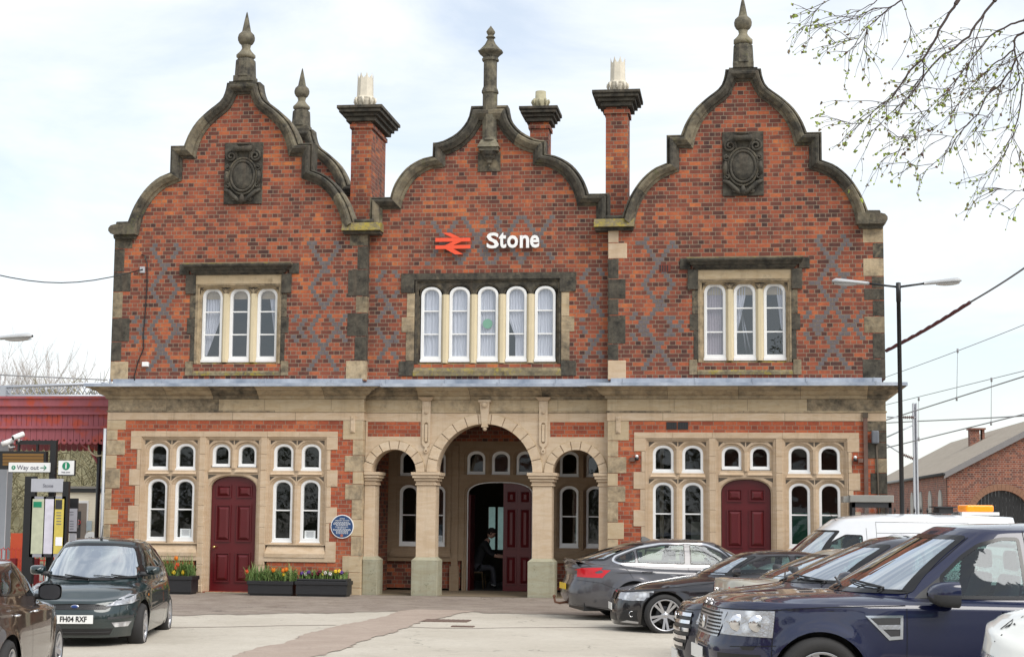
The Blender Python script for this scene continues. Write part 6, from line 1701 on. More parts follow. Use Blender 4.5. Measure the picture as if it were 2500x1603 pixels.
# vents, pipes, boxes, lamps on the wall
mb=MB()
for x0,x1 in ((3.83,4.045),(4.065,4.28)):
    mb.box(x0,x1,-.085,-.03,3.46,3.61)
o=tag(mb.build('wall_vent',M['black']),'pair of black slotted iron vents in the brick band over the right wing windows','vent')
mb=MB()
for x0,x1 in ((3.83,4.045),(4.065,4.28)):
    for k in range(6):mb.box(x0+.012+k*.035,x0+.026+k*.035,-.092,-.084,3.475,3.595)
mb.build('vent_bar',M['trim'],o)
def airbrick(x0,x1,z0,z1,y,lb):
    mb=MB().box(x0,x1,y-.01,y+.01,z0,z1);o=tag(mb.build('air_brick',plain('terracotta',(.16,.035,.02),.8)),lb,'air brick')
    mb=MB();n=int((x1-x0)/.05)
    for i in range(n):
        for j in (0,1):mb.box(x0+.012+i*.05,x0+.038+i*.05,y-.012,y-.009,z0+.012+j*(z1-z0-.02)/2,z0+(z1-z0)/2-.006+j*(z1-z0-.02)/2)
    mb.build('air_hole',M['black'],o)
airbrick(-5.58,-5.40,9.76,9.80,-.0,'terracotta air brick above the carved panel on the left gable')
airbrick(5.33,5.51,9.76,9.80,-.0,'terracotta air brick above the carved panel on the right gable')
airbrick(-.07,.12,8.88,8.92,.2,'terracotta air brick below the corbel of the middle gable')
airbrick(3.68,3.92,6.77,6.92,-.0,'square terracotta air brick beside the hood of the right gable window')
mb=MB().box(-7.70,-7.59,-.06,0,6.86,7.0,0,.008);o=tag(mb.build('junction_box',plain('grey_plastic',(.4,.4,.42),.5)),'small grey cable box high on the left gable wall','junction box')
MB().lathe([(0,0),(.02,0)],(0,0,0),10).build('cable_gland',M['black'],o,loc=(-7.64,-.063,6.93)).rotation_euler=(R(90),0,0)
tag(MB().box(-7.57,-7.43,-.08,0,4.80,4.90,0,.01).build('floodlight',M['white']),'small white box light low on the left gable wall above the lead roof','light')
# cable down the left wall
pts=[(-7.68,-.02,7.27),(-7.60,-.03,7.24),(-7.54,-.03,7.08),(-7.53,-.02,6.6),(-7.55,-.02,6.0),(-7.58,-.02,5.5),(-7.56,-.02,5.2),(-7.68,-.02,4.9),(-7.75,-.02,4.6),(-7.74,-.02,4.5)]
tag(MB().tube(pts,.012,5).build('wall_cable',M['black']),'black cable running down the left gable brickwork','cable')
a=at(-60,658,-3);b=Vector((-7.66,-.05,6.93));pts=[a.lerp(b,i/10)+Vector((0,0,-.28*math.sin(PI*i/10))) for i in range(11)];pts=[at(-900,420,-6),at(-400,600,-4.2)]+pts
tag(MB().tube(pts,.012,5).build('overhead_cable',M['black']),'thin sagging cable from the left gable to the left edge','cable')
rust=plain('rusty_pipe',(.14,.08,.06),.7,var=.4,vs=10)
o=tag(MB().box(7.845,7.925,-.135,-.085,.1,3.76).build('cable_conduit',rust),'rust brown vertical cable trunking near the right corner of the station','pipe')
MB().box(7.83,7.94,-.145,-.08,3.70,3.80).build('cap',M['joint_recess'],o)
o=tag(MB().box(8.0,8.15,-.20,-.085,3.17,3.44).build('wall_speaker_box',plain('blue_grey_plastic',(.13,.14,.16),.5),bev=.03),'blue grey rounded box on the right corner stones','box')
tag(MB().tube([(8.1,-.1,3.17),(8.12,-.1,2.4),(8.13,-.1,1.0)],.018,6).build('cable_pipe',M['joint_recess']),'dark thin pipe down the right corner below the grey box','pipe')
for x,s,lb in ((3.22,-1,'small security lamp on the bricks left of the right wing windows'),(7.67,1,'small security lamp on the bricks right of the right wing windows')):
    o=empty('security_lamp',(x,-.1,2.84),0,lb,'lamp',"security lamps on the right wing")
    MB().lathe([(0,0),(.03,.0),(.035,.03),(.02,.055),(0,.06)],(0,-.04,.03),10).build('lamp_dome',M['white'],o)
    MB().lathe([(.0,-.06),(.04,-.06),(.045,0),(.0,.0)],(0,-.04,.03),10).build('lamp_body',M['black'],o)
    MB().box(-.03 if s<0 else .06,-.16 if s<0 else .16,-.05,.02,-.05,.03).build('bracket',rust,o) if s>0 else MB().box(-.15,-.04,-.05,.02,-.05,.03).build('bracket',rust,o)
# ================= PLANTERS =================
leaf=NT('leaf_green');_p=leaf.n('NewGeometry').outputs['Random Per Island'];leaf.bsdf(leaf.ramp(_p,[(0,(.06,.13,.03)),(.5,(.11,.19,.045)),(1,(.24,.30,.10))]),.6)
def planter(x0,x1,y0,y1,z1,lb,step=False):
    mb=MB();b=-.05
    for a,c,dz in ((x0+.04,x1-.04,0),):
        mb.box(x0+.05,x1-.05,y0+.05,y1-.05,b,b+.05)
        mb.box(x0+.02,x1-.02,y0+.02,y1-.02,b+.04,z1-.07,0,.01);mb.box(x0,x1,y0,y1,z1-.08,z1,0,.01)
        if step:mb.box(x0+.03,x1-.03,y0+.03,y1-.03,z1,z1+.045,0,.015)
    o=tag(mb.build('planter_box',M['blackp']),lb,'planter',"black flower boxes along the station wall")
    MB().box(x0+.05,x1-.05,y0+.05,y1-.05,z1+(.046 if step else .001),z1+(.05 if step else .01)).build('soil',plain('soil',(.05,.035,.025),.95),o)
    return o
def foliage(x0,x1,y0,y1,z,h,n,lb,w_=.022,spread=.28,curl=1.45):
    mb=MB()
    for i in range(n):
        x=rnd.uniform(x0,x1);y=rnd.uniform(y0,y1);a=rnd.uniform(0,2*PI);hh=h*rnd.uniform(.5,1.1);sp=spread*rnd.uniform(.3,1.2);w=w_*rnd.uniform(.6,1.2)
        dx,dy=math.cos(a),math.sin(a)*.8;pts=[]
        for k in range(5):
            t=k/4;pts.append((x+dx*sp*t*t,y+dy*sp*t*t,z+hh*(t*1.3-curl*.75*t**2.4*(sp/spread))))
        vs=[];px,py=-dy,dx
        for k,p in enumerate(pts):
            ww=w*(1-(k/4)**2*.9)
            vs+= [(p[0]-px*ww/2,p[1]-py*ww/2,p[2]),(p[0]+px*ww/2,p[1]+py*ww/2,p[2])]
        mb.add(vs,[(2*k,2*k+1,2*k+3,2*k+2) for k in range(4)],0,False)
    return tag(mb.build('flower_foliage',leaf.mat),lb,'foliage',kind='stuff')
def tulip(x,y,z,h,col,lb,grp,sc=1):
    o=empty('tulip',(x,y,z),rnd.random()*6,lb,'flower',grp)
    MB().tube([(0,0,0),(.01,0,h*.5),(0,.01,h)],.005,5).build('stem',M['leafm'],o)
    mb=MB()
    for k in range(6):
        a=2*PI*k/6;vs=[];r=.038*sc*(1 if k%2 else .85)
        for j,(rr,zz,w) in enumerate(((.1,0,.3),(.95,.025*sc,.62),(1.05,.05*sc,.6),(.8,.085*sc,.06))):
            for q in (-1,1):vs.append((r*rr*math.cos(a+q*w),r*rr*math.sin(a+q*w),h+zz))
        mb.add(vs,[(0,1,3,2),(2,3,5,4),(4,5,7,6)],0,True)
    mb.build('petals',col,o)
M['leafm']=plain('stem_green',(.08,.15,.04),.6)
po=plain('orange_petal',(.80,.22,.02),.5);pr_=plain('red_petal',(.75,.09,.03),.5);py_=plain('yellow_petal',(.80,.55,.03),.5);pp=plain('purple_petal',(.09,.03,.20),.5);pw_=plain('white_petal',(.7,.65,.6),.5);pm=plain('maroon_petal',(.16,.01,.03),.5)
planter(-7.1,-6.0,-.95,-.45,.33,'black flower box partly hidden behind the dark green hatchback')
foliage(-6.9,-6.08,-.9,-.5,.32,.50,560,'long green tulip leaves spilling from the flower box beside the hatchback')
planter(-4.82,-3.83,-.95,-.45,.26,'left of the two black flower boxes right of the maroon door, full of tulips')
foliage(-4.85,-3.85,-.92,-.5,.24,.42,760,'dense green tulip leaves in the flower box right of the maroon door')
planter(-3.80,-2.68,-.95,-.45,.27,'black flower box with pansies, next to the porch',True)
foliage(-3.72,-2.76,-.9,-.5,.31,.17,520,'low yellow green foliage in the pansy box',.03,.07,.4)
def scatter(spots,grp,base):
    for (x,z,c,l) in spots:tulip(x,rnd.uniform(-.85,-.6),base,max(z-base,.05),c,l,grp)
ori=(220,920);zp=zpt(ori,2.75,-.7)
for (px,py,c,l) in [(578,1213,po,'large orange tulip rising highest in the box beside the hatchback'),(603,1255,pr_,'red tulip below the tall orange one beside the hatchback'),(597,1275,pr_,'lower red tulip half in the leaves beside the hatchback'),(640,1312,py_,'upper yellow tulip at the right of the box beside the hatchback'),(640,1330,py_,'lower yellow tulip at the right of the box beside the hatchback'),(580,1312,py_,'yellow tulip at the left of the box beside the hatchback')]:
    x,z=zp(px,py);tulip(x,-.85 if z<.6 else -.7,.30,max(z-.36,.05),c,l,'tulips in the box beside the hatchback',1.25)
for (px,py,c,l) in [(1243,1290,po,'big orange tulip in the middle of the box right of the door'),(1312,1292,po,'orange tulip right of the big one in the middle box'),(1316,1322,py_,'small yellow tulip low in the middle box'),(1065,1300,pr_,'small red bud hanging over the left end of the middle box'),(1330,1285,po,'orange tulip at the right of the middle box, beside another')]:
    x,z=zp(px,py);tulip(x,-.85,.24,max(z-.30,.05),c,l,'tulips in the box right of the door',1.15)
PC_=[(1437,1312,pp),(1480,1305,pp),(1505,1315,pm),(1540,1312,pm),(1555,1300,pm),(1590,1310,pw_),(1625,1316,pw_),(1660,1300,py_),(1685,1298,py_),(1700,1306,pp),(1575,1318,py_),(1460,1318,pw_)]
cn={id(pp):'purple',id(pm):'dark red',id(pw_):'white',id(py_):'yellow'}
for i,(px,py,c) in enumerate(PC_):
    x,z=zp(px,py)
    o=empty('pansy',(x,-.86,z-.04),rnd.random(),'%s pansy flowering in the box next to the porch'%cn[id(c)],'flower','%s pansies'%cn[id(c)])
    mb=MB()
    for k in range(5):
        a=2*PI*k/5;mb.lathe([(0,0),(.022,.004),(.026,.0)],(.022*math.cos(a),0,.03+.022*math.sin(a)),8)
    for v in range(len(mb.v)):
        X,Y_,Z_=mb.v[v];mb.v[v]=(X,(Z_-.03)*.3-Y_*.0-.02,.03+(Z_-.03)+Y_*.9)
    mb.build('petals',c,o);MB().tube([(0,.02,-.08),(0,0,.03)],.004,4).build('stem',M['leafm'],o)
# ================= LAMP POSTS =================
def lamp_head(parent,L=.67,s=1):
    """head pointing to +x*s from origin"""
    mb=MB();vs=[];n=14;k=10
    for j in range(k+1):
        t=j/k;x=s*L*t;w=.085*(.62+.5*math.sin(min(t*1.2,1)*PI/2))*(1 if t<.85 else math.sqrt(max(0,1-((t-.85)/.16)**2)));h=.055*(.75+.55*t)*(1 if t<.85 else math.sqrt(max(0,1-((t-.85)/.16)**2)))
        for i in range(n):
            a=2*PI*i/n;vs.append((x,w*math.cos(a)*1.2,(h*math.sin(a) if math.sin(a)>0 else h*.45*math.sin(a))+.02*t))
    mb.add(vs,[(j*n+i,j*n+(i+1)%n,(j+1)*n+(i+1)%n,(j+1)*n+i) for j in range(k) for i in range(n)]+[tuple(range(n))],0,True)
    h=mb.build('lamp_housing',plain('grey_lamp_housing',(.42,.43,.44),.5) if 'lh' not in M else M['lh'],parent)
    M['lh']=h.data.materials[0]
    m=MB();vs=[]
    for j in range(7):
        t=.34+.6*j/6;x=s*L*t
        for i in range(7):
            a=PI+PI*i/6;vs.append((x,.075*math.cos(a),-.012+.045*math.sin(a)*math.sin(PI*min(max((t-.3)/.68,0),1))**.5+.0))
    m.add(vs,[(j*7+i,j*7+i+1,(j+1)*7+i+1,(j+1)*7+i) for j in range(6) for i in range(6)],0,True).build('lamp_lens',plain('prismatic_lens',(.45,.45,.45),.2) if 'll' not in M else M['ll'],h)
    return h
zl=zpt((2000,600),2.264,-4)
xb,zb_=at(2196,1250,-4).x,0;tp=at(2189,690,-4)
lp=empty('street_lamp',(tp.x+.03,-4,-.05),0,'tall black lamp post with two grey heads in front of the station right corner','street lamp')
H_=tp.z+.05
MB().lathe([(.055,0),(.055,1.0),(.043,1.05),(.038,H_-.35),(.045,H_-.35),(.045,H_),(0,H_+.01)],n=14).build('pole',M['black'],lp)
hl=at(2119,692,-4);hr=at(2258,692,-4)
MB().tube([(0,0,H_-.08),(hl.x-lp.location.x+.02,0,hl.z+.05)],.02,8).build('arm',M['black'],lp);MB().tube([(0,0,H_-.08),(hr.x-lp.location.x-.02,0,hr.z+.05)],.02,8).build('arm',M['black'],lp)
h=lamp_head(lp,.67,-1);h.location=(hl.x-lp.location.x+.02,0,hl.z+.04);h.rotation_euler=(0,R(3),0)
h=lamp_head(lp,.67,1);h.location=(hr.x-lp.location.x-.02,0,hr.z+.04);h.rotation_euler=(0,R(-3),0)
q=at(0,829,-8);l2=empty('street_lamp',(q.x-1.0,-8,-.05),0,'lamp post outside the left edge, only its grey head reaches in','street lamp')
MB().lathe([(.055,0),(.05,1.0),(.04,q.z+.1),(0,q.z+.11)],n=12).build('pole',M['black'],l2);MB().tube([(0,0,q.z+.05),(.9,0,q.z+.09)],.02,8).build('arm',M['black'],l2)
h=lamp_head(l2,.72,1);h.location=(.86,0,q.z+.06);h.rotation_euler=(0,R(-2),0)
# ================= LEFT: PLATFORM CANOPY, SIGNS =================
redp=NT('faded_red_paint');_P=redp.pos();_n=redp.noise(_P,2.5,6,.65);_n2=redp.noise(redp.mapping(_P,(9,9,1.5)),1,4)
redp.bsdf(redp.mix(redp.ramp(_n,[(.5,0.),(.62,1.)]),redp.mix(_n2,(.27,.055,.07),(.42,.13,.15)),(.46,.07,.035)),.6);M['red']=redp.mat
cn_=zpt((0,780),2.482,2.0)
x0=cn_(-300,0)[0];x1=-8.33;zt=cn_(300,465)[1];zb2=cn_(500,655)[1];zv=cn_(500,757)[1]
cp=empty('platform_canopy',(x0,2,0),0,'faded red timber platform canopy with scalloped valance left of the station','canopy');cp.location=(0,0,0)
mb=MB();mb.box(x0,x1,2.0,2.06,zb2,cn_(300,520)[1])
x=x0
while x<x1:mb.box(x,min(x+.115,x1),1.985,2.0,zb2+.01,cn_(300,572)[1]);x+=.125
mb.build('boarding',M['red'],cp)
mb=MB();mb.box(x0,x1,1.93,2.06,cn_(300,525)[1],zt-.03);mb.box(x0,x1,1.88,2.06,zt-.05,zt);mb.box(x0,x1,1.92,2.0,cn_(300,575)[1],cn_(300,560)[1]);mb.box(x0,x1,1.93,2.0,zb2-.02,zb2+.04)
mb.build('cornice_board',M['red'],cp)
mb=MB();x=x0
while x<x1-.1:
    w_=.15;out_=[(x+.004,zb2),(x+.004,zv+.06)]
    for i in range(7):
        a=PI+PI*i/6;out_.append((x+w_/2+(w_/2-.006)*math.cos(a),zv+.06+.05*math.sin(a)))
    out_+=[(x+w_-.004,zb2)]
    hole=[(x+w_/2+.024*math.cos(2*PI*i/8),zv+.10+.024*math.sin(2*PI*i/8)) for i in range(8)]
    mb.slab(out_[::-1],[hole],1.99,2.015);x+=w_
mb.build('valance',M['red'],cp)
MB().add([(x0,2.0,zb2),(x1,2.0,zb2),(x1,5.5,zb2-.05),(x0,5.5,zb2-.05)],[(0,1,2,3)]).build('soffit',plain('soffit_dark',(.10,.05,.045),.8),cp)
mb=MB();x=x0
while x<x1-.1:
    w_=.15;out_=[(x+.004,zb2-.0),(x+.004,zv+.02)]+[(x+w_/2+(w_/2-.006)*math.cos(PI+PI*i/6),zv+.02+.05*math.sin(PI+PI*i/6)) for i in range(7)]+[(x+w_-.004,zb2)]
    mb.slab(out_[::-1],[],5.5,5.52);x+=w_
mb.build('rear_valance',M['red'],cp)
px=cn_(612,0)[0]
mb=MB();mb.tube([(px,2.2,-.05),(px,2.2,zb2)],.05,10);mb.build('post',M['black'],cp)
mb=MB();mb.tube([(px,2.2,zv-.45),(px-.2,2.2,zv-.15),(px-.45,2.2,zv+.05)],.035,6);mb.tube([(px-.0,2.2,zv+.02),(px-.42,2.2,zv+.02)],.025,6);mb.build('bracket',M['red'],cp)
mb=MB();mb.tube([(px+.25*math.cos(PI+PI*i/12),2.15,zv+.0+.25*math.sin(PI+PI*i/12)) for i in range(13)],.02,6);mb.build('bracket_ring',plain('cream_iron',(.6,.52,.36),.6),cp)
tag(MB().tube([(-8.36,-.05,-.05),(-8.36,-.05,3.45)],.035,8).build('downpipe',plain('pale_grey_pipe',(.55,.57,.6),.5)),'pale grey downpipe at the left corner of the station','pipe')
# help point etc. plane Y=-1
YS=-1.0
A=zpt((0,1060),4.277,YS)
def board(name,x0,y0,x1,y1,mat,parent=None,Y=YS,dep=.05,off=0):
    a=zpt((0,1060),4.277,Y)(x0,y0);b=zpt((0,1060),4.277,Y)(x1,y1)
    return MB().box(a[0],b[0],Y-off,Y-off+dep,b[1],a[1]).build(name,mat,parent)
green=plain('sign_green',(.005,.22,.11),.4);greyt=plain('sign_grey_ink',(.14,.14,.17),.5)
wo_=empty('way_out_sign',(A(305,345)[0],YS,A(305,345)[1]),0,'white Way out sign with green arrow beneath the display','sign')
def loc_board(name,x0,y0,x1,y1,mat,par,off=0,dep=.05):
    o=board(name,x0,y0,x1,y1,mat,None,YS,dep,off);o.parent=par;o.location=-Vector(par.location);return o
loc_board('sign_panel',92,292,515,392,M['white'],wo_);loc_board('sign_edge',92,392,515,402,M['black'],wo_)
text_mesh('Way out',.135,greyt,'lettering',wo_,(A(292,345)[0]-wo_.location.x,-.006,0),sx=1.02)
mb=MB();x,z=A(485,345);x-=wo_.location.x
for p in ([(x-.13,0),(x,0)],[(x-.055,.05),(x,0)],[(x-.055,-.05),(x,0)]):mb.tube([(q[0],-.006,q[1]) for q in p],.008,5)
mb.build('arrow',green,wo_);x=A(142,345)[0]-wo_.location.x
o=disc(.045,-.006,0,20).build('station_mark',green,wo_,loc=(x,0,0));text_mesh('B',.06,M['white'],'mark_letter',wo_,(x,-.009,0))
hp=empty('help_point_sign',(A(690,350)[0],YS,A(690,350)[1]),0,'square white sign with a green round i, right of the black frame','sign')
loc_board('sign_panel',612,272,768,420,M['white'],hp);loc_board('sign_edge',608,268,776,432,M['black'],hp,-.02)
disc(.085,-.006,0,24).build('green_disc',green,hp,loc=(0,0,.045));text_mesh('i',.17,M['white'],'letter_i',hp,(0,-.01,.045),bold=.006);text_mesh('Help point',.045,greyt,'lettering',hp,(0,-.006,-.085))
fr=empty('sign_frame',(A(545,400)[0],YS+.1,-.05),0,'black steel frame that carries the display and the cameras','frame')
mb=MB();xa=A(548,0)[0];za=A(0,58)[1];zb3=A(0,100)[1]
mb.box(A(517,0)[0],A(578,0)[0],YS+.06,YS+.16,-.05,za);mb.box(A(150,0)[0],A(517,0)[0],YS+.07,YS+.15,zb3,za-.002);mb.box(A(375,0)[0]-.02,A(375,0)[0]+.02,YS+.08,YS+.14,A(0,172)[1],zb3)
mb.box(A(180,0)[0]-.02,A(180,0)[0]+.02,YS+.08,YS+.14,A(0,172)[1],zb3)
for z in (310,340,400):mb.box(A(578,0)[0],A(620,0)[0],YS+.02,YS+.05,A(0,z)[1]-.008,A(0,z)[1]+.008)
o=mb.build('steel_frame',M['black']);o.parent=fr;o.location=-Vector(fr.location)
db=empty('departure_display',(A(240,270)[0],YS,A(240,270)[1]),0,'black departure display with dull amber lines at the left edge','display')
loc_board('display_case',-15,172,470,365,M['black'],db,-.02,.12)
for k in range(4):
    loc_board('display_line',25,198+k*33,450,226+k*33,plain('amber_screen',(.20,.10,.02),.5) if k==0 else bpy.data.materials['amber_screen'],db,-.012,.03)
def cctv(px,py,yaw,lb,L=.26):
    x,z=A(px,py);o=empty('security_camera',(x,YS,z),yaw,lb,'camera','security cameras on the black frame')
    MB().tube([(-L/2,0,0),(L/2,0,.0)],.055,14).build('housing',M['white'],o);MB().lathe([(0,0),(.045,0)],(0,0,0),12).build('camera_lens',M['black'],o,loc=(-L/2-.003,0,0)).rotation_euler=(0,R(-90),0)
    MB().tube([(0,0,-.04),(0,.05,-.12),(.1,.1,-.14)],.02,6).build('mount',M['white'],o);o.rotation_euler=(0,R(-22),yaw);return o
cctv(80,80,R(20),'white security camera pointing left, the lower of the pair');cctv(190,15,R(55),'white security camera pointing towards us, the upper of the pair')
ib=empty('information_board',(A(280,0)[0],YS-.4,-.05),0,'black posted information board with three poster cases under a grey header','notice board')
def lb2(name,x0,y0,x1,y1,mat,off=0,dep=.05):
    Y=YS-.4;o=board(name,x0,y0,x1,y1,mat,None,Y,dep,off);o.parent=ib;o.location=-Vector(ib.location);return o
lb2('post',262,436,325,1560,M['black'],-.0,.12);lb2('post',655,490,680,1500,M['black'],0,.1)
gp=plain('grey_sign_panel',(.42,.43,.47),.5)
lb2('header_panel',330,460,655,600,gp,.01,.04);hx,hz_=zpt((0,1060),4.277,YS-.4)(505,535)
text_mesh('Stone',.10,greyt,'header_lettering',ib,(hx-ib.location.x,-.014,hz_-ib.location.z))
for x0_,x1_,c1 in ((327,455,'pale_map'),(458,556,'timetable_white'),(562,664,'yellow_poster')):
    f_=lb2('poster_case',x0_,645,x1_,1280,plain('case_grey',(.3,.3,.34),.4) if x0_<400 else M['alloydark'] if x0_<500 else plain('case_grey2',(.3,.3,.34),.4),0,.05)
    col={'pale_map':(.50,.52,.38),'timetable_white':(.62,.60,.68),'yellow_poster':(.62,.50,.10)}[c1]
    p_=lb2('poster',x0_+16,672,x1_-14,1245,plain(c1,col,.5,var=.25,vs=8),.004,.01)
    if x0_<400:lb2('poster_heading',x0_+24,700,x1_-20,760,green,.008,.008)
    if x0_>500:
        lb2('poster_heading',x0_+20,680,x1_-16,780,M['trim'],.008,.008);lb2('poster_panel',x0_+20,1070,x1_-16,1160,M['paper'],.008,.008)
        for k in range(5):lb2('poster_line',x0_+28,810+k*30,x1_-24,818+k*30,greyt,.009,.008)
tn=empty('ticket_notice',(A(755,850)[0],YS+.3,-.05),0,'tall grey notice panel on a post between the board and the cream cabin','notice')
def lb3(name,x0,y0,x1,y1,mat,off=0,dep=.05):
    Y=YS+.3;o=board(name,x0,y0,x1,y1,mat,None,Y,dep,off);o.parent=tn;o.location=-Vector(tn.location);return o
lb3('notice_panel',712,665,800,1030,M['alloydark']);lb3('notice_sheet',708,772,800,1012,plain('lilac_sheet',(.42,.42,.47),.5),.006,.01);lb3('post',725,1030,780,1300,gp,0,.06)
for y in (805,832,900,928,952,980):lb3('notice_line',730,y,770,y+8,greyt,.008,.005)
# cream cabin
YC=8.6;B_=zpt((0,1060),4.277,YC)
cb=empty('platform_cabin',(B_(860,0)[0],YC,-.05),0,'cream platform cabin with flat roof behind the notice boards','building')
def lb4(name,x0,y0,x1,y1,mat,off=0,dep=.05,par=None):
    a=B_(x0,y0);b=B_(x1,y1);o=MB().box(a[0],b[0],YC-off,YC-off+dep,b[1],a[1]).build(name,mat);o.parent=par or cb;o.location=-Vector(cb.location);return o
cream=plain('cream_cabin_wall',(.84,.77,.61),.7,var=.05)
wl_=lb4('cabin_wall',560,600,1060,1480,cream,0,2.5)
lb4('fascia',540,568,1062,606,M['black'],.06,2.6);lb4('roof',545,538,1062,566,plain('roof_felt',(.25,.24,.22),.9),.02,2.5)
lb4('door_frame',800,690,900,1480,M['white'],.03,.04);lb4('door',805,715,885,1480,plain('stone_grey_door',(.22,.18,.15),.6),.05,.03);lb4('door_window',785,800,845,1080,M['trim'],.055,.01)
for y in range(640,1180,30):lb4('board_line',905,y,1035,y+1.2,plain('cream_shadow_line',(.45,.39,.28),.8) if y==640 else bpy.data.materials['cream_shadow_line'],.004,.006)
o=tag(MB().box(B_(810,0)[0],B_(864,0)[0],YC-.10,YC-.07,B_(0,965)[1],B_(0,880)[1]).build('no_smoking_sign',M['white']),'small white sign with a red ring on the cabin door','sign')
mb=MB();cx_,cz_=B_(838,915);mb.tube([(cx_+.05*math.cos(2*PI*i/16),YC-.105,cz_+.05*math.sin(2*PI*i/16)) for i in range(17)],.008,5,caps=False);mb.build('red_ring',plain('sign_red',(.6,.03,.03),.4),o)
tag(MB().box(B_(950,0)[0],B_(1000,0)[0],YC-.08,YC-.04,B_(0,992)[1],B_(0,890)[1]).build('wall_poster',plain('pale_blue_poster',(.38,.45,.48),.5)),'small pale blue poster on the cabin wall','poster')
cx_,cz_=B_(958,1075);o=tag(disc(.16,0,.03).build('round_sign',M['white'],loc=(cx_,YC-.1,cz_)),'round white sign on the cabin wall beside the black post','sign')
mb=MB();[mb.box(-.05+.06*k,-.01+.06*k,-.004,-.001,-.05+.05*j,-.03+.05*j) for k in range(2) for j in range(2)];mb.build('printed_mark',greyt,o)
# red railing and orange bin area
rl=empty('red_fence',(A(100,0)[0],YS+1.2,-.05),0,'red vertical bar fence with hooped tops at the platform edge','fence')
F_=zpt((0,1060),4.277,YS+1.2);mb=MB();fx0,fx1=F_(-80,0)[0],F_(700,0)[0];ztop=F_(0,1195)[1];x=fx0
while x<fx1:
    mb.tube([(x,YS+1.2,-.05),(x,YS+1.2,ztop),(x+.04,YS+1.2,ztop+.03),(x+.08,YS+1.2,ztop-.02)],.012,5);x+=.11
o=mb.build('bars',plain('bright_red_paint',(.55,.05,.03),.5));o.parent=rl;o.location=-Vector(rl.location);o['kind']='stuff'
mb=MB();mb.box(fx0,fx1,YS+1.19,YS+1.21,ztop-.25,ztop-.22);mb.box(fx0,fx1,YS+1.19,YS+1.21,.10,.13);o=mb.build('rail',bpy.data.materials['bright_red_paint']);o.parent=rl;o.location=-Vector(rl.location)
tag(MB().box(F_(95,0)[0],F_(245,0)[0],YS+1.5,YS+1.56,.0,F_(0,1030)[1]).build('hoarding',plain('orange_red_panel',(.62,.09,.03),.5)),'orange red panel behind the fence at the left edge','panel')
o=empty('red_posts',(F_(380,0)[0],YS+.3,-.05),0,'dark red timber posts under the information board','posts')
for a_,b_ in ((345,400),(470,560),(590,625)):
    m=MB().box(F_(a_,0)[0],F_(b_,0)[0],YS+.3,YS+.4,-.05,F_(0,1275)[1]).build('post',plain('dark_red_paint',(.25,.015,.02),.5));m.parent=o;m.location=-Vector(o.location)
# big grey mast at left edge
Gm=zpt((0,1060),4.277,4.0);mx0,mx1=Gm(-70,0)[0],Gm(95,0)[0]
galv=plain('galvanised_steel',(.42,.44,.48),.45,metal=.4,var=.1)
o=tag(MB().box(mx0,mx1,4.0,4.3,-.05,Gm(0,40)[1]).build('catenary_mast',galv),'broad grey steel mast at the left edge behind the signs','mast')
MB().box(Gm(95,0)[0],Gm(100,0)[0],3.98,4.0,-.05,Gm(0,120)[1]).build('flange',M['paper'],o)
o=tag(MB().box(A(-70,0)[0],A(22,0)[0],YS-.9,YS-.8,-.05,A(0,590)[1]).build('black_board_edge',M['black']),'edge of a black notice board cut off by the left side','notice board')
# lattice gantry beam above the canopy
GT=zpt((0,780),2.482,12.0);o=empty('gantry_beam',(0,0,0),0,'grey lattice gantry beam just above the red canopy','gantry')
a=GT(-200,415);b=GT(650,385);c=GT(-200,462);d=GT(650,462);mb=MB();n=22
tp_=[Vector((a[0]+(b[0]-a[0])*i/n,12,a[1]+(b[1]-a[1])*i/n)) for i in range(n+1)];bt=[Vector((c[0]+(d[0]-c[0])*i/n,12,c[1]+(d[1]-c[1])*i/n)) for i in range(n+1)]
mb.tube([tp_[0],tp_[-1]],.05,6);mb.build('top_chord',galv,o);MB().tube([bt[0],bt[-1]],.05,6).build('bottom_chord',galv,o)
mb=MB()
for i in range(n):
    mb.tube([tp_[i],bt[i+1]],.018,5);mb.tube([bt[i],tp_[i+1]],.018,5)
mb.build('lattice',galv,o)
g0=GT(10,408);g1=GT(42,450);MB().box(g0[0],g1[0],11.9,12.3,-.05,g0[1]).build('gantry_post',galv,o)
# ================= RIGHT SIDE =================
ph=empty('phone_box',(0,0,0),0,'grey framed phone kiosk behind the white van at the station corner','kiosk')
K=zpt((2080,1020),5.72,-1.5);kx0,kx1=at(2060,1210,-1.5).x,at(2182,1210,-1.5).x;kz=at(2120,1208,-1.5).z;kg=plain('brushed_grey_steel',(.35,.34,.31),.4,metal=.4)
d0=-1.5;mb=MB();mb.box(kx0+.12,kx1,d0,d0+.95,kz-.14,kz,0,.01);mb.box(kx0,kx0+.12,d0+.1,d0+.95,kz-.14,kz-.02);mb.build('kiosk_roof',kg,ph)
mb=MB()
for x in (kx0+.16,kx1-.10):
    for y in (d0+.03,d0+.85):mb.box(x,x+.06,y,y+.06,-.05,kz-.14)
mb.box(kx0+.16,kx1-.04,d0+.03,d0+.09,kz-.24,kz-.14);mb.build('kiosk_frame',M['trim'],ph)
MB().box(kx0+.22,kx1-.1,d0+.05,d0+.055,.1,kz-.24).build('glass_panel',M['glass'],ph);MB().box(kx0+.25,kx0+.6,d0+.7,d0+.85,.9,kz-.5).build('telephone',M['trim'],ph)
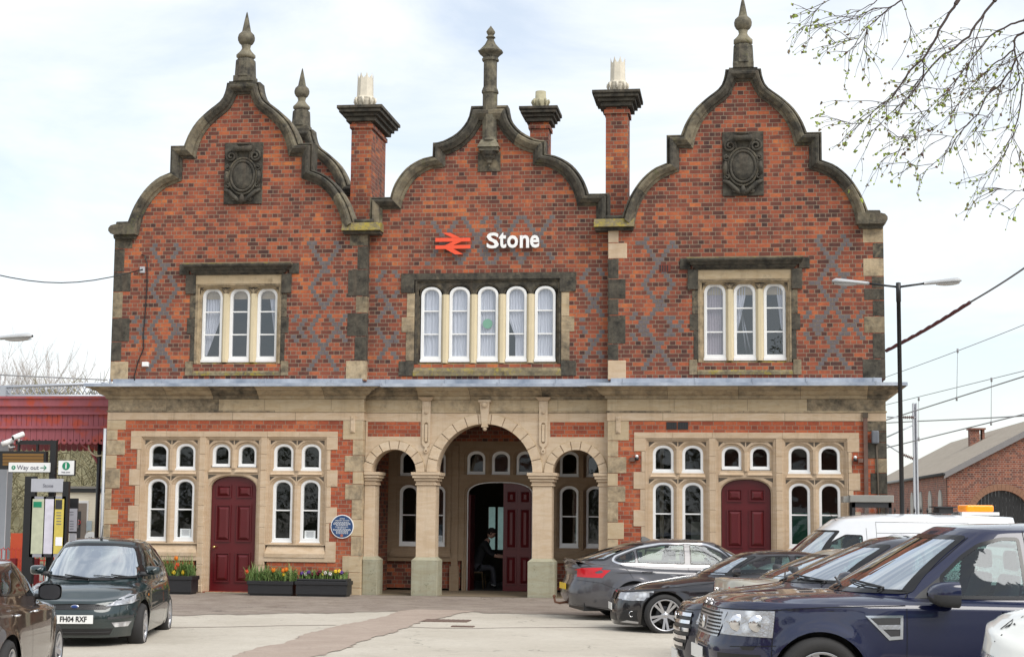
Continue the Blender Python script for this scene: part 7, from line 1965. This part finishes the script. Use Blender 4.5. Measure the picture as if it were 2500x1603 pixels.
# spear railings
YR=.8;rx0,rx1=at(2180,1250,YR).x,at(2300,1250,YR).x;rt=at(2240,1235,YR).z
o=empty('spear_railing',(rx0,YR,-.05),0,'black iron railing with spear heads right of the station','railing')
m=MB();m.box(0,rx1-rx0,-.02,.02,rt-.25,rt-.21);m.box(0,rx1-rx0,-.02,.02,.2,.24);m.build('rail',M['black'],o)
x=.04
while x<rx1-rx0:
    m=MB();m.tube([(x,0,0),(x,0,rt-.08)],.012,5);m.lathe([(0,-.0),(.032,.07),(.01,.12),(0,.17)],(x,0,rt-.11),4,smooth=False);m.lathe([(.0,-.02),(.03,0),(0,.02)],(x,0,rt-.12),4,smooth=False);m.build('spear',M['black'],o);x+=.132
m=MB();m.box(rx1-rx0-.12,rx1-rx0-.02,-.05,.05,0,rt+.02);m.build('gate_post',M['black'],o)
# goods shed
YG=35;cn0=at(2312,1150,YG);ez=cn0.z;far=at(2150,1182,62);
sh=empty('goods_shed',(0,0,0),0,'low brick goods shed with grey slate roof and arched dark door on the right','shed')
u=(Vector((far.x,62,0))-Vector((cn0.x,YG,0)));Ls=u.length+6;u.normalize();v=Vector((u.y,-u.x,0))
c0=Vector((cn0.x,YG,0));Wd=9.6;rh=ez+2.55
def SH(a,b,z):q=c0+v*a+u*b;return (q.x,q.y,z)
mb=MB();mb.add([SH(0,0,-.05),SH(0,Ls,-.05),SH(0,Ls,ez),SH(0,0,ez)],[(0,1,2,3)]);mb.build('side_wall',M['brick_shed'],sh)
# gable with arched opening (built flat then mapped)
gm=MB();ac=2.15;ar=1.18
hole=[(ac-ar,-.04),(ac+ar,-.04)]+[(ac+ar*math.cos(PI*i/20),at(2409,1196,YG).z-ar+ar*math.sin(PI*i/20)) for i in range(21)]
gm.slab([(0,-.05),(Wd,-.05),(Wd,ez),(Wd/2,rh-.15),(0,ez)],[hole],0,.3)
gm.v=[SH(x,y,z) for x,y,z in gm.v];gm.build('gable_wall',M['brick_shed'],sh)
gm=MB();ring(gm,ac,at(2409,1196,YG).z-ar,ar,ar+.26,-.03,.1,26,gap=.004);gm.v=[SH(x,y,z) for x,y,z in gm.v];gm.build('door_arch',plain('arch_brick',(.23,.12,.075),.9,var=.35,vs=8),sh)
gm=MB();x=ac-ar
while x<ac+ar:gm.box(x,x+.13,.2,.25,-.05,3.2);x+=.14
gm.v=[SH(*p) for p in gm.v];gm.build('plank_door',M['black'],sh)
mb=MB();mb.add([SH(-.15,-.25,ez-.07),SH(-.15,Ls,ez-.07),SH(Wd/2,Ls,rh),SH(Wd/2,-.25,rh),SH(Wd+.15,-.25,ez-.07),SH(Wd+.15,Ls,ez-.07)],[(0,1,2,3),(3,2,5,4)])
rt_=NT('grey_slate_roof');_P=rt_.pos();w1=rt_.noise(rt_.mapping(_P,(.6,.6,6)),1,5,.6);rt_.bsdf(rt_.mix(w1,(.24,.20,.155),(.36,.31,.25)),.9,w1,.4,.03)
mb.build('roof',rt_.mat,sh)
mb=MB();mb.add([SH(-.16,-.27,ez-.30),SH(Wd/2,-.27,rh-.24),SH(Wd/2,-.27,rh+.02),SH(-.16,-.27,ez-.05),SH(Wd+.16,-.27,ez-.30),SH(Wd+.16,-.27,ez-.05)],[(0,1,2,3),(1,4,5,2)]);mb.build('barge_board',plain('grey_board',(.19,.18,.18),.7),sh)
m=MB();m.tube([SH(-.18,-.3,ez-.12),SH(-.18,Ls,ez-.12)],.07,8);m.build('gutter',M['black'],sh)
g1=at(2378,1050,YG+8);m=MB();q=at(2385,1055,YG+14);
for ww in ((2368,2392,1045,1085),(2398,2404,1046,1062)):
    a=at(ww[0],ww[2],YG+13);b=at(ww[1],ww[3],YG+13);m.box(a.x,b.x,YG+13,YG+13.7,b.z-.6,a.z)
a=at(2366,1044,YG+13);b=at(2405,1048,YG+13);m.box(a.x-.03,b.x+.03,YG+12.9,YG+13.8,b.z,a.z);m.build('chimney',M['brick_shed'],sh)
for i in range(4):
    gm=MB();bx=2.0+i*3.3;pts=[(bx-.55,.9),(bx+.55,.9)]+[(bx+.55*math.cos(PI*k/10),2.2+.55*math.sin(PI*k/10)) for k in range(11)]
    gm.slab(pts,[],-.05,.02);gm.v=[SH(y-.0,x,z) for x,y,z in gm.v];gm.build('blocked_window',plain('pale_render_patch',(.36,.35,.32),.9,var=.3,vs=3) if i==0 else bpy.data.materials['pale_render_patch'],sh)
# electrification mast and wires
YM=16;mx=at(2233,1000,YM);mt=at(2233,984,YM).z;w2=at(2239,1000,YM).x-at(2228,1000,YM).x
o=empty('catenary_mast',(mx.x,YM,-.05),0,'slim grey steel mast with insulators right of the station','mast')
m=MB();m.box(-w2/2,-w2/2+.04,-.12,.12,0,mt+.05);m.box(w2/2-.04,w2/2,-.12,.12,0,mt+.05);m.box(-w2/2,w2/2,-.02,.02,0,mt+.05);m.build('mast_column',plain('pale_galvanised',(.52,.54,.58),.5,metal=.2),o)
W_=zpt((2000,600),2.264,YM)
def ins(x0,y0,x1,y1):
    a=W_(x0,y0);b=W_(x1,y1);A_=Vector((a[0],YM-.1,a[1]));B2=Vector((b[0],YM-.1,b[1]));m=MB();n=7;pts=[A_.lerp(B2,i/(4*n)) for i in range(4*n+1)];m.tube(pts,[.02 if i%4<2 else .055 for i in range(4*n+1)],8)
    q=m.build('insulator',plain('brown_porcelain',(.12,.07,.06),.3),o);q.location=-Vector(o.location)
ins(450,948,522,948);ins(455,1150,518,1176)
for i in range(1):
    m=MB()
    for pts in ([(372,946),(450,948)],[(372,1098),(455,1150)],[(372,1057),(518,990)],[(522,948),(530,948)]):
        m.tube([(W_(*p)[0],YM-.1,W_(*p)[1]) for p in pts],.022,5)
    q=m.build('cantilever_tube',galv,o);q.location=-Vector(o.location)
wire_m=plain('weathered_wire',(.26,.26,.27),.6)
def wire(p0,p1,sag,lb,r=.011,Y0=16,Y1=8,grp=None):
    a=at(2000+p0[0]/2.264,600+p0[1]/2.264,Y0);b=at(2000+p1[0]/2.264,600+p1[1]/2.264,Y1)
    pts=[a.lerp(b,i/12)+Vector((0,0,-sag*math.sin(PI*i/12))) for i in range(13)]
    pts=[a+(a-b)*.8]+pts+[b+(b-a)*1.2]
    return tag(MB().tube(pts,r,5).build('overhead_wire',wire_m),lb,'wire',grp)
wire((360,728),(1500,285),.05,'highest thin railway wire to the right of the station')
wire((430,863),(1500,600),.0,'second railway wire from the top on the right')
wire((455,935),(1500,605),.0,'third railway wire from the top, joining the second at the right edge',.02)
wire((545,968),(1500,915),.02,'nearly level wire running right from the slim mast',.018)
wire((372,1115),(1500,840),.0,'lowest railway wire crossing above the shed roof',.018)
dm=MB()
for (x0_,y0_,x1_,y1_),lb in zip(((765,575,760,850),(952,735,950,985),(550,840,550,1072)),('dropper wire farthest up, below the highest wire','dropper wire at the right between two wires','dropper wire beside the slim mast')):
    a=at(2000+x0_/2.264,600+y0_/2.264,13.5);b=at(2000+x1_/2.264,600+y1_/2.264,13.5)
    mm=MB().tube([a,b],.008,4);mm.tube([a+Vector((0,0,.04)),a-Vector((0,0,.08))],.03,5);mm.tube([b+Vector((0,0,.08)),b-Vector((0,0,.03))],.03,5);tag(mm.build('dropper_wire',wire_m),lb,'wire')
# sleeved feeder cable
a=at(2164,856,-.6);m_=at(2368,738,-3.0);b=at(2560,612,-5.0)
cbm=plain('maroon_sleeve',(.10,.028,.03),.6)
pts=[a.lerp(m_,i/30)+Vector((0,0,-.03*math.sin(PI*i/30)+.006*math.sin(i*2.1))) for i in range(31)]
o=tag(MB().tube(pts,[.036+.004*math.sin(i*2.1) for i in range(31)],8).build('feeder_cable',cbm),'maroon sleeved cable slanting up to the right behind the lamp post','cable')
MB().tube([m_.lerp(b,i/8)+Vector((0,0,-.03*math.sin(PI*i/8))) for i in range(9)],.018,6).build('bare_cable',plain('grey_cable',(.2,.2,.21),.5),o)
w_a=at(-60,912,14);w_b=at(262,927,14);tag(MB().tube([w_a,w_b],.02,5).build('overhead_wire',wire_m),'thin railway wire above the red canopy on the left','wire')
tag(MB().box(-3.2,1.0,11,11.4,-.05,2.3).box(-3.3,1.1,10.8,11.6,2.3,2.42).build('platform_shelter',plain('teal_shelter',(.22,.36,.36),.6,var=.3)),'pale teal shelter across the tracks seen through the doorway','shelter')
# ================= PEOPLE =================
def skinned(name,verts,edges,radii,mat,parent=None,sub=2):
    me=bpy.data.meshes.new(name);me.from_pydata(verts,edges,[]);o=bpy.data.objects.new(name,me);COL.objects.link(o);me.materials.append(mat)
    sk=o.modifiers.new('s','SKIN');
    if not me.skin_vertices:
        bpy.context.view_layer.objects.active=o
    for i,r_ in enumerate(radii):
        me.skin_vertices[0].data[i].radius=(r_,r_);me.skin_vertices[0].data[i].use_root=(i==0)
    sk.use_smooth_shade=True;su=o.modifiers.new('u','SUBSURF');su.levels=sub;su.render_levels=sub
    if parent:o.parent=parent
    return o
def person(loc,rz,lb,top,bottom,skin,hairc,s=.93,lean=.35):
    root=empty('person',loc,rz,lb,'person',scale=s)
    # facing +x, seated; metres
    V=[(0,0,.52),(.06,0,.72),(.16,0,.95),(.24,0,1.10),(.29,0,1.18),(.33,0,1.24),      #0-5 pelvis..neck
       (.24,.19,1.08),(.36,.24,.86),(.58,.18,.80),(.72,.14,.80),                         #6-9 left arm
       (.24,-.19,1.08),(.38,-.24,.86),(.60,-.20,.79),(.74,-.16,.79),                     #10-13
       (.02,.11,.50),(.42,.15,.52),(.40,.15,.14),(.40,.15,.06),                          #14-17
       (.02,-.11,.50),(.44,-.13,.52),(.50,-.13,.14),(.50,-.13,.06)]
    E=[(0,1),(1,2),(2,3),(3,4),(4,5),(3,6),(6,7),(7,8),(8,9),(3,10),(10,11),(11,12),(12,13),(0,14),(14,15),(15,16),(16,17),(0,18),(18,19),(19,20),(20,21)]
    Rr=[.15,.145,.15,.14,.075,.06,.07,.052,.042,.03,.07,.052,.042,.03,.10,.078,.05,.045,.10,.078,.05,.045]
    import types
    body=bpy.data.meshes.new('body')
    bm=bmesh.new();ly=bm.verts.layers.skin.verify() if hasattr(bm.verts.layers,'skin') else None
    vv=[bm.verts.new(p) for p in V]
    for e in E:bm.edges.new((vv[e[0]],vv[e[1]]))
    for i,v in enumerate(vv):v[ly].radius=(Rr[i],Rr[i]);v[ly].use_root=(i==0)
    bm.to_mesh(body);bm.free();o=bpy.data.objects.new('body',body);COL.objects.link(o);o.parent=root
    sk=o.modifiers.new('s','SKIN');sk.use_smooth_shade=True;su=o.modifiers.new('u','SUBSURF');su.levels=1;su.render_levels=2
    dg=bpy.context.evaluated_depsgraph_get();me2=bpy.data.meshes.new_from_object(o.evaluated_get(dg));o.modifiers.clear();o.data=me2
    for m in (top,bottom,skin,M['white']):me2.materials.append(m)
    for p in me2.polygons:
        c=p.center;p.use_smooth=True
        p.material_index=2 if (c.x>.50 and c.z>.70) or c.z>1.17 else 3 if c.z<.10 else 1 if c.z<.62 else 0
    # head (continuous shape: skull, face, nose, chin)
    hm=MB();n=16;prof=[(-.115,.035),(-.10,.055),(-.07,.068),(-.03,.078),(.02,.085),(.07,.083),(.105,.06),(.125,.02)]
    vs=[]
    for z,rr in prof:
        for i in range(n):
            a=2*PI*i/n;x=rr*1.18*math.cos(a);y=rr*.92*math.sin(a)
            if abs(a)<.25 or a>2*PI-.25:x+=.022 if -.04<z<-.0 else (.008 if z<-.05 else 0)
            vs.append((x,y,z))
    hm.add(vs,[(j*n+i,j*n+(i+1)%n,(j+1)*n+(i+1)%n,(j+1)*n+i) for j in range(len(prof)-1) for i in range(n)]+[tuple(range(n))[::-1],tuple((len(prof)-1)*n+i for i in range(n))],0,True)
    hd=hm.build('head',skin,root,loc=(.39,0,1.36));hd.rotation_euler=(0,R(28),0)
    for q in (-1,1):
        e=MB().lathe([(0,-.014),(.012,-.008),(.014,.0),(.012,.01),(0,.014)],(.088,q*.032,.015),8).build('eye',M['black'],hd)
        e=MB().tube([(0,q*.078,-.03),(-.01,q*.09,.0),(0,q*.082,.03)],[.008,.016,.01],6).build('ear',skin,hd)
    MB().tube([(.085,-.02,-.065),(.092,0,-.068),(.085,.02,-.065)],.005,5).build('mouth',plain('lip',(.25,.08,.07),.6),hd)
    hr=MB();vs=[]
    P2=[(-.04,.086),(.02,.094),(.07,.095),(.11,.075),(.14,.03),(.143,.002)]
    for z,rr in P2:
        for i in range(n):
            a=2*PI*i/n;x=rr*1.18*math.cos(a)-.012-(.03 if z<.05 and math.cos(a)>.2 else 0);vs.append((x,rr*math.sin(a),z))
    hr.add(vs,[(j*n+i,j*n+(i+1)%n,(j+1)*n+(i+1)%n,(j+1)*n+i) for j in range(len(P2)-1) for i in range(n)],0,True);hr.build('hair',hairc,hd)
    # hands with fingers
    for q,(hx,hy,hz2) in ((1,(.72,.14,.80)),(-1,(.74,-.16,.79))):
        h=MB();h.tube([(hx-.01,hy,hz2),(hx+.04,hy,hz2),(hx+.085,hy,hz2-.004)],[.026,.036,.032],8)
        for k in range(4):
            yy=hy-.027+.018*k;L_=(.060,.072,.068,.052)[k] if q<0 else (.052,.068,.072,.060)[k];h.tube([(hx+.08,yy,hz2),(hx+.08+L_*.5,yy,hz2-.004),(hx+.08+L_,yy,hz2-.022)],[.0095,.009,.007],6)
        h.tube([(hx+.02,hy-q*.03,hz2),(hx+.05,hy-q*.052,hz2-.005),(hx+.08,hy-q*.055,hz2-.012)],[.012,.011,.008],6)
        h.build('hand',skin,root)
    return root
skin=plain('skin',(.52,.30,.22),.55)
DR=zpt((1080,1150),4.667,3.6)
px_,pz_=DR(370,1160)
person((px_+.02,3.6,-.045),0,'person with short dark hair in a black jumper leaning over a table in the doorway','x' and plain('black_jumper',(.02,.02,.022),.9),plain('grey_jeans',(.06,.06,.07),.9),skin,plain('dark_hair',(.02,.015,.012),.8))
person((px_+1.95,4.3,-.045),R(180),'second person across the table in the doorway, mostly hidden by the maroon door',plain('olive_jacket',(.05,.055,.03),.9),plain('dark_trousers',(.03,.03,.035),.9),skin,plain('brown_hair',(.03,.02,.015),.8))
o=empty('cafe_table',(px_+.98,3.85,-.045),0,'dark cafe table between the two people inside the doorway','table')
MB().box(-.42,.42,-.4,.4,.70,.73).build('tabletop',M['trim'],o);MB().tube([(0,0,.02),(0,0,.70)],.03,8).build('pedestal',M['black'],o);MB().lathe([(.25,0),(.25,.02),(.03,.04)],n=16).build('foot',M['black'],o)
for (x,y,rz_,lb) in ((px_+.02,3.6,0,'yellowish wooden chair under the person in black in the doorway'),(px_+1.95,4.3,R(180),'chair of the second person inside the doorway')):
    o=empty('cafe_chair',(x,y,-.045),rz_,lb,'chair');wd=plain('chair_wood',(.12,.075,.03),.6) if 'cw' not in M else M['cw'];M['cw']=wd
    MB().box(-.2,.2,-.2,.2,.36,.39).build('seat',wd,o);MB().box(-.22,-.19,-.2,.2,.60,.82).build('backrest',wd,o)
    for a_ in (-.18,.18):
        for b_ in (-.18,.18):MB().tube([(a_*1.15,b_*1.15,0),(a_,b_,.36 if a_>0 else .8)],.014,6).build('leg',wd,o)
# ================= TREES =================
bark=plain('grey_brown_bark',(.075,.055,.05),.9,var=.35,vs=20);bark2=plain('olive_bark',(.17,.15,.10),.9,var=.3)
budm=NT('spring_bud');_r=budm.n('NewGeometry').outputs['Random Per Island'];budm.bsdf(budm.ramp(_r,[(0,(.11,.055,.045)),(.3,(.16,.12,.05)),(.5,(.20,.27,.04)),(1,(.34,.42,.06))]),.6)
TB=[[(1190,30),(1150,90),(1080,210),(1040,290),(970,400),(880,480),(850,530),(800,600),(760,660),(700,690),(650,740),(560,820),(460,835),(370,835)],
[(1450,10),(1360,120),(1280,250),(1180,330),(1090,380),(985,500),(930,590),(890,640),(830,690),(780,740),(650,860),(600,890)],
[(1650,140),(1560,160),(1420,240),(1350,340),(1270,430),(1210,520),(1170,590),(1130,640)],
[(1700,190),(1650,215),(1585,255),(1585,330),(1500,400),(1430,440),(1330,550),(1270,430)],
[(1600,390),(1560,470),(1500,560),(1400,650),(1340,760),(1250,860),(1200,920),(1160,1000),(1040,1100),(930,1110),(880,1100)],
[(1585,330),(1605,420),(1620,530),(1590,590),(1555,610)],
[(1760,260),(1650,350),(1590,400)],
[(1640,560),(1620,720),(1600,830),(1560,950),(1530,1010),(1480,1100),(1400,1170),(1310,1225)],
[(1700,1290),(1640,1280),(1560,1280),(1490,1275),(1440,1270)],[(1700,1310),(1640,1340),(1580,1400),(1500,1430)],[(1600,1390),(1580,1470)],
[(860,-30),(830,0),(750,50),(660,130),(600,180),(580,250),(580,330),(610,390)],
[(750,50),(640,60),(540,110),(450,150),(340,158),(250,170)],[(590,185),(540,255),(480,270),(410,290),(340,285)],[(540,260),(480,340),(440,370),(380,398)],
[(830,0),(860,80),(880,150),(920,220),(970,285)],[(700,-30),(640,20),(560,70),(480,90),(400,115),(350,100)],[(380,-20),(280,40),(240,75),(210,85)],
[(970,400),(975,440),(975,500),(930,560),(880,640),(860,700)],[(1385,110),(1330,250),(1290,400),(1250,540),(1240,620)],
[(1280,830),(1170,915),(1060,905),(940,915),(870,925),(780,925)],[(880,925),(830,980),(790,1025)],[(1040,1095),(990,1140),(940,1190)],
[(1500,560),(1470,700),(1430,780),(1380,800),(1320,880),(1380,910)],[(1210,520),(1100,640),(1020,720),(980,790),(900,880)],[(1170,590),(1060,600),(960,570),(900,590)],
[(1420,240),(1300,260),(1200,270),(1110,270)],[(1330,550),(1250,640),(1180,740),(1080,840),(1010,880)],[(1650,350),(1560,420),(1450,560),(1300,590)],[(1610,830),(1580,930),(1600,1010),(1650,1090)]]
rt2=random.Random(11)
def tp3(x,y,Y):return at(1900+x/2.75,y/2.75,Y)
tr=empty('spring_tree',(0,0,0),0,'tree at the top right with bare twigs and small opening green buds','tree')
main=MB();tw=MB();bud=MB();NSEG=0
def budat(p,s):
    for k in range(rt2.choice((1,2,3))):
        d=Vector((rt2.uniform(-1,1),rt2.uniform(-1,1),rt2.uniform(-1.3,.5))).normalized()*s*rt2.uniform(.3,1);a=Vector((rt2.uniform(-1,1),rt2.uniform(-1,1),rt2.uniform(-1,1))).normalized()*s*.5;b=d.cross(a).normalized()*s*.4
        c=p+d*.4;bud.add([c-d*.6,c+a,c+d,c-a,c+b,c-b],[(0,1,4),(1,2,4),(2,3,4),(3,0,4),(0,5,1),(1,5,2),(2,5,3),(3,5,0)])
def twig(p,d,L,r,depth):
    global NSEG
    n=max(3,int(L/.09));pts=[p];q=p.copy();dd=d.normalized()
    for i in range(n):
        dd=(dd+Vector((rt2.uniform(-.22,.22),rt2.uniform(-.22,.22),rt2.uniform(-.30,.16)))).normalized();q=q+dd*(L/n);pts.append(q.copy())
        if depth>0 and rt2.random()<.38:
            nd=(dd+Vector((rt2.uniform(-.8,.8),rt2.uniform(-.5,.5),rt2.uniform(-.9,.5)))).normalized();twig(q.copy(),nd,L*rt2.uniform(.25,.55),r*.65,depth-1)
        if rt2.random()<.16:budat(q+Vector((0,0,-.012)),.032)
    tw.tube(pts,[r*(1-.6*i/n) for i in range(n+1)],4,caps=False)
    budat(q,rt2.choice((.028,.04,.06)))
for bi,B in enumerate(TB):
    Yb=-9+rt2.uniform(-.8,.8) if bi not in (0,1,2,3,4) else -9+bi*.15
    P_=[tp3(x,y,Yb+.03*i) for i,(x,y) in enumerate(B)]
    # densify with jitter
    Q=[]
    for a,b in zip(P_,P_[1:]):
        for k in range(3):Q.append(a.lerp(b,k/3)+Vector((rt2.uniform(-.012,.012),0,rt2.uniform(-.012,.012))))
    Q.append(P_[-1]);r0=(.034,.030,.024,.030,.024,.022,.028,.018,.010,.010,.006,.020,.012,.011,.007,.010,.012,.009,.018,.014)[bi] if bi<20 else .010
    main.tube(Q,[max(r0*.72*(1-.85*i/len(Q)),.0035) for i in range(len(Q))],6,caps=False)
    for i in range(2,len(Q)-1):
        t=i/len(Q)
        if rt2.random()<.40+.28*t:
            d=(Q[i+1]-Q[i-1]).normalized();d=(d+Vector((rt2.uniform(-.9,.7),rt2.uniform(-.6,.6),rt2.uniform(-.9,.8)))).normalized()
            twig(Q[i],d,rt2.uniform(.25,.75),.0062,1)
        if rt2.random()<.15:budat(Q[i],.034)
    budat(Q[-1],.06)
# trunk and limbs outside the frame
T0=Vector((13.6,-8.6,-.05));T1=Vector((13.3,-8.8,4.5));T2=Vector((12.6,-8.9,9.5))
MB().tube([T0,T0.lerp(T1,.1),T1,T1.lerp(T2,.5),T2,T2+Vector((-.3,.1,3))],[.42,.32,.27,.22,.15,.05],12).build('trunk',bark,tr)
for k,B in enumerate([TB[0],TB[1],TB[2],TB[3],TB[6],TB[7],TB[8],TB[9],TB[11],TB[15],TB[16]]):
    e=tp3(B[0][0],B[0][1],-9+.15*min(k,3));top=B[0][1]<60 and B[0][0]<1600;s_=T2.lerp(T2+Vector((0,0,2)),.1*k) if top else T1.lerp(T2,.5+.05*k);e2=e+(Vector((.35,0,.55)) if top else Vector((.5,0,.1)));m=e2.lerp(s_,.5)+(Vector((0,0,.9)) if top else Vector((0,0,.05)));main.tube([s_,s_.lerp(m,.5),m,m.lerp(e2,.5),e2,e],[.09,.07,.055,.045,.038,.034] if k<5 else [.05,.04,.03,.024,.018,.014],7,caps=False)
main.build('branches',bark,tr);tw.build('twigs',bark,tr);bud.build('buds',budm.mat,tr)['kind']='stuff'
# far bare trees at the left and scrub bank
def bare_tree(x,y,h,seed,lb,grp,m,thin=.5):
    r=random.Random(seed);o=empty('bare_tree',(x,y,-.05),0,lb,'tree',grp);mb=MB()
    MB().tube([(0,0,0),(r.uniform(-.1,.1),0,h*.3),(r.uniform(-.2,.2),0,h*.6)],[.14,.10,.05],7).build('trunk',m,o)
    def br(p,d,L,rad,dep):
        n=4;pts=[p];q=p
        for i in range(n):
            d=(d+Vector((r.uniform(-.2,.2),r.uniform(-.2,.2),r.uniform(-.05,.25)))).normalized();q=q+d*L/n;pts.append(q)
            if dep>0:
                for _ in range(2 if r.random()<.6 else 1):br(q,(d+Vector((r.uniform(-.8,.8),r.uniform(-.8,.8),r.uniform(-.1,.6)))).normalized(),L*r.uniform(.4,.62),rad*.55,dep-1)
        mb.tube(pts,[rad*(1-.6*i/n) for i in range(n+1)],4,caps=False)
    for k in range(7):
        a=r.uniform(0,2*PI);br(Vector((0,0,h*(.2+.05*k))),Vector((math.cos(a)*.6,math.sin(a)*.6,1)),h*.45,.04,3 if thin<1 else 2)
    mb.build('crown',m,o)
fb=plain('hazed_bark',(.46,.43,.41),.9)  # bark colour paled to paint in the haze of distance
for i,(px,lb) in enumerate(((20,'taller bare tree at the far left above the canopy'),(62,'bare tree second from the left edge above the canopy'),(150,'low bare tree nearest the station above the canopy'))):
    q=at(px,1150,42);ht=at(px,(915,905,935)[i],42).z;bare_tree(q.x,42,ht,20+i,lb,'bare trees beyond the platform canopy',fb)
# scrub bank seen under the canopy
mb=MB();r=random.Random(5);bx0,bx1=at(-200,1200,14).x,at(300,1200,14).x
vs=[];nx=24;nz=7
for j in range(nz+1):
    for i in range(nx+1):
        t=j/nz;vs.append((bx0+(bx1-bx0)*i/nx,13+9*t+r.uniform(-.3,.3),-.05+5.6*t**.8+r.uniform(-.15,.15)))
mb.add(vs,[(j*(nx+1)+i,j*(nx+1)+i+1,(j+1)*(nx+1)+i+1,(j+1)*(nx+1)+i) for j in range(nz) for i in range(nx)],0,True)
sm=NT('scrub_bank');_P=sm.pos();_n=sm.noise(_P,2.2,6,.7);_n2=sm.noise(sm.mapping(_P,(7,7,4)),1,5,.7)
sm.bsdf(sm.mix(_n2,sm.mix(_n,(.10,.10,.05),(.24,.21,.12)),(.30,.28,.18)),.95);tag(mb.build('embankment',sm.mat),kind='structure')
mb=MB()
for i in range(1500):
    t=r.random();x=r.uniform(bx0,bx1);p=Vector((x,12.8+9*t,-.05+5.6*t**.8));a=r.uniform(-1,1);d=Vector((a*1.0,-.2,r.uniform(.2,1))).normalized();L=r.uniform(.5,1.5)
    mb.tube([p,p+d*L*.5+Vector((0,0,.08)),p+d*L+Vector((a*.15,0,-.06))],[.02,.014,.005],4,caps=False)
sc=NT('scrub_stem');_r=sc.n('NewGeometry').outputs['Random Per Island'];sc.bsdf(sc.ramp(_r,[(0,(.12,.11,.06)),(.6,(.26,.23,.13)),(1,(.40,.36,.24))]),.9)
tag(mb.build('scrub',sc.mat),'tangled olive brown scrub on the bank beyond the platform','scrub',kind='stuff')
# far hedge / tree belt hiding the horizon behind the station
mb=MB()
for k in range(1):
    for i in range(5200):
        x=r.uniform(-45,60);hh=2.6+1.2*math.sin(x*.31)+.7*math.sin(x*.83+1);z=r.random()**.7*hh;y=72+r.uniform(-2,2);s=r.uniform(.12,.34);c=Vector((x,y,z))
        a=Vector((r.uniform(-1,1),r.uniform(-1,1),r.uniform(-1,1))).normalized()*s;b=a.cross(Vector((r.uniform(-1,1),r.uniform(-1,1),r.uniform(-1,1)))).normalized()*s
        mb.add([c-a,c+b*.6,c+a,c-b*.6],[(0,1,2,3)])
hg=NT('hedge_leaf');_r=hg.n('NewGeometry').outputs['Random Per Island'];hg.bsdf(hg.ramp(_r,[(0,(.05,.06,.03)),(.6,(.11,.12,.06)),(1,(.20,.18,.11))]),.9)
tag(mb.build('distant_hedge',hg.mat),'far low line of trees along the horizon behind the station','hedge',kind='stuff')

# trees and terrace across the road behind the camera, seen only in glass and paint
mb=MB()
for i in range(9000):
    x=r.uniform(-60,75);hh=9+3.5*math.sin(x*.21)+2*math.sin(x*.57+2);z=r.random()*hh;y=-78+r.uniform(-3,3);s=r.uniform(.25,.6);c=Vector((x,y,z))
    a=Vector((r.uniform(-1,1),r.uniform(-1,1),r.uniform(-1,1))).normalized()*s;b=a.cross(Vector((r.uniform(-1,1),r.uniform(-1,1),r.uniform(-1,1)))).normalized()*s
    mb.add([c-a,c+b*.6,c+a,c-b*.6],[(0,1,2,3)])
tag(mb.build('roadside_trees',hg.mat),'belt of roadside trees facing the station across the road','trees',kind='stuff')
for i,(x,w_) in enumerate(((-16,11),(4,10),(24,12))):
    o=empty('terraced_house',(x,-62,-.05),0,['brick house across the road, left one','brick house across the road, middle one','brick house across the road, right one'][i],'house','houses across the road')
    MB().box(0,w_,-7,0,0,5.2).build('wall',M['brick_shed'],o);MB().add([(-.3,-7.3,5.2),(w_+.3,-7.3,5.2),(w_+.3,.3,5.2),(-.3,.3,5.2),(-.3,-3.5,7.6),(w_+.3,-3.5,7.6)],[(0,1,5,4),(3,4,5,2),(0,4,3),(1,2,5)]).build('roof',rt_.mat,o)
    for k in range(3):
        for z in (1.0,3.4):MB().box(1+k*3.2,2.3+k*3.2,0,.03,z,z+1.3).build('window',M['white'],o)

# ---- separate pieces of one kind become parts of their own ----
def split_pieces(o,gap=.03):
    me=o.data;n=len(me.vertices);par=list(range(n))
    def f(a):
        while par[a]!=a:par[a]=par[par[a]];a=par[a]
        return a
    for p in me.polygons:
        vs=p.vertices
        for k in range(1,len(vs)):par[f(vs[k])]=f(vs[0])
    isl={}
    for v in me.vertices:isl.setdefault(f(v.index),[]).append(v.index)
    keys=list(isl);bb=[]
    for k in keys:
        cs=[me.vertices[i].co for i in isl[k]];bb.append(([min(c[a] for c in cs)-gap/2 for a in range(3)],[max(c[a] for c in cs)+gap/2 for a in range(3)]))
    q=list(range(len(keys)))
    def g(a):
        while q[a]!=a:q[a]=q[q[a]];a=q[a]
        return a
    for a in range(len(keys)):
        for b in range(a):
            if all(bb[a][0][k]<=bb[b][1][k] and bb[b][0][k]<=bb[a][1][k] for k in range(3)):q[g(a)]=g(b)
    cl={}
    for i in range(len(keys)):cl.setdefault(g(i),[]).append(i)
    if len(cl)<2 or len(cl)>24:return
    where={}
    for c,m in cl.items():
        for i in m:
            for v in isl[keys[i]]:where[v]=c
    base=o.name.split('.')[0];first=True
    for c in cl:
        fs=[p for p in me.polygons if where[p.vertices[0]]==c];used=sorted({v for p in fs for v in p.vertices});mp={a:b for b,a in enumerate(used)}
        nm=bpy.data.meshes.new(base);nm.from_pydata([me.vertices[i].co[:] for i in used],[],[[mp[i] for i in p.vertices] for p in fs])
        for m in me.materials:nm.materials.append(m)
        for a,b in zip(nm.polygons,fs):a.material_index=b.material_index;a.use_smooth=b.use_smooth
        no_=bpy.data.objects.new(base,nm);COL.objects.link(no_);no_.parent=o.parent;no_.location=o.location
    bpy.data.objects.remove(o)
for o in list(ST.children):
    if o.type=='MESH' and not o.children and len(o.data.polygons)<9000:split_pieces(o,1.3 if 'diaper' in o.name else .03)
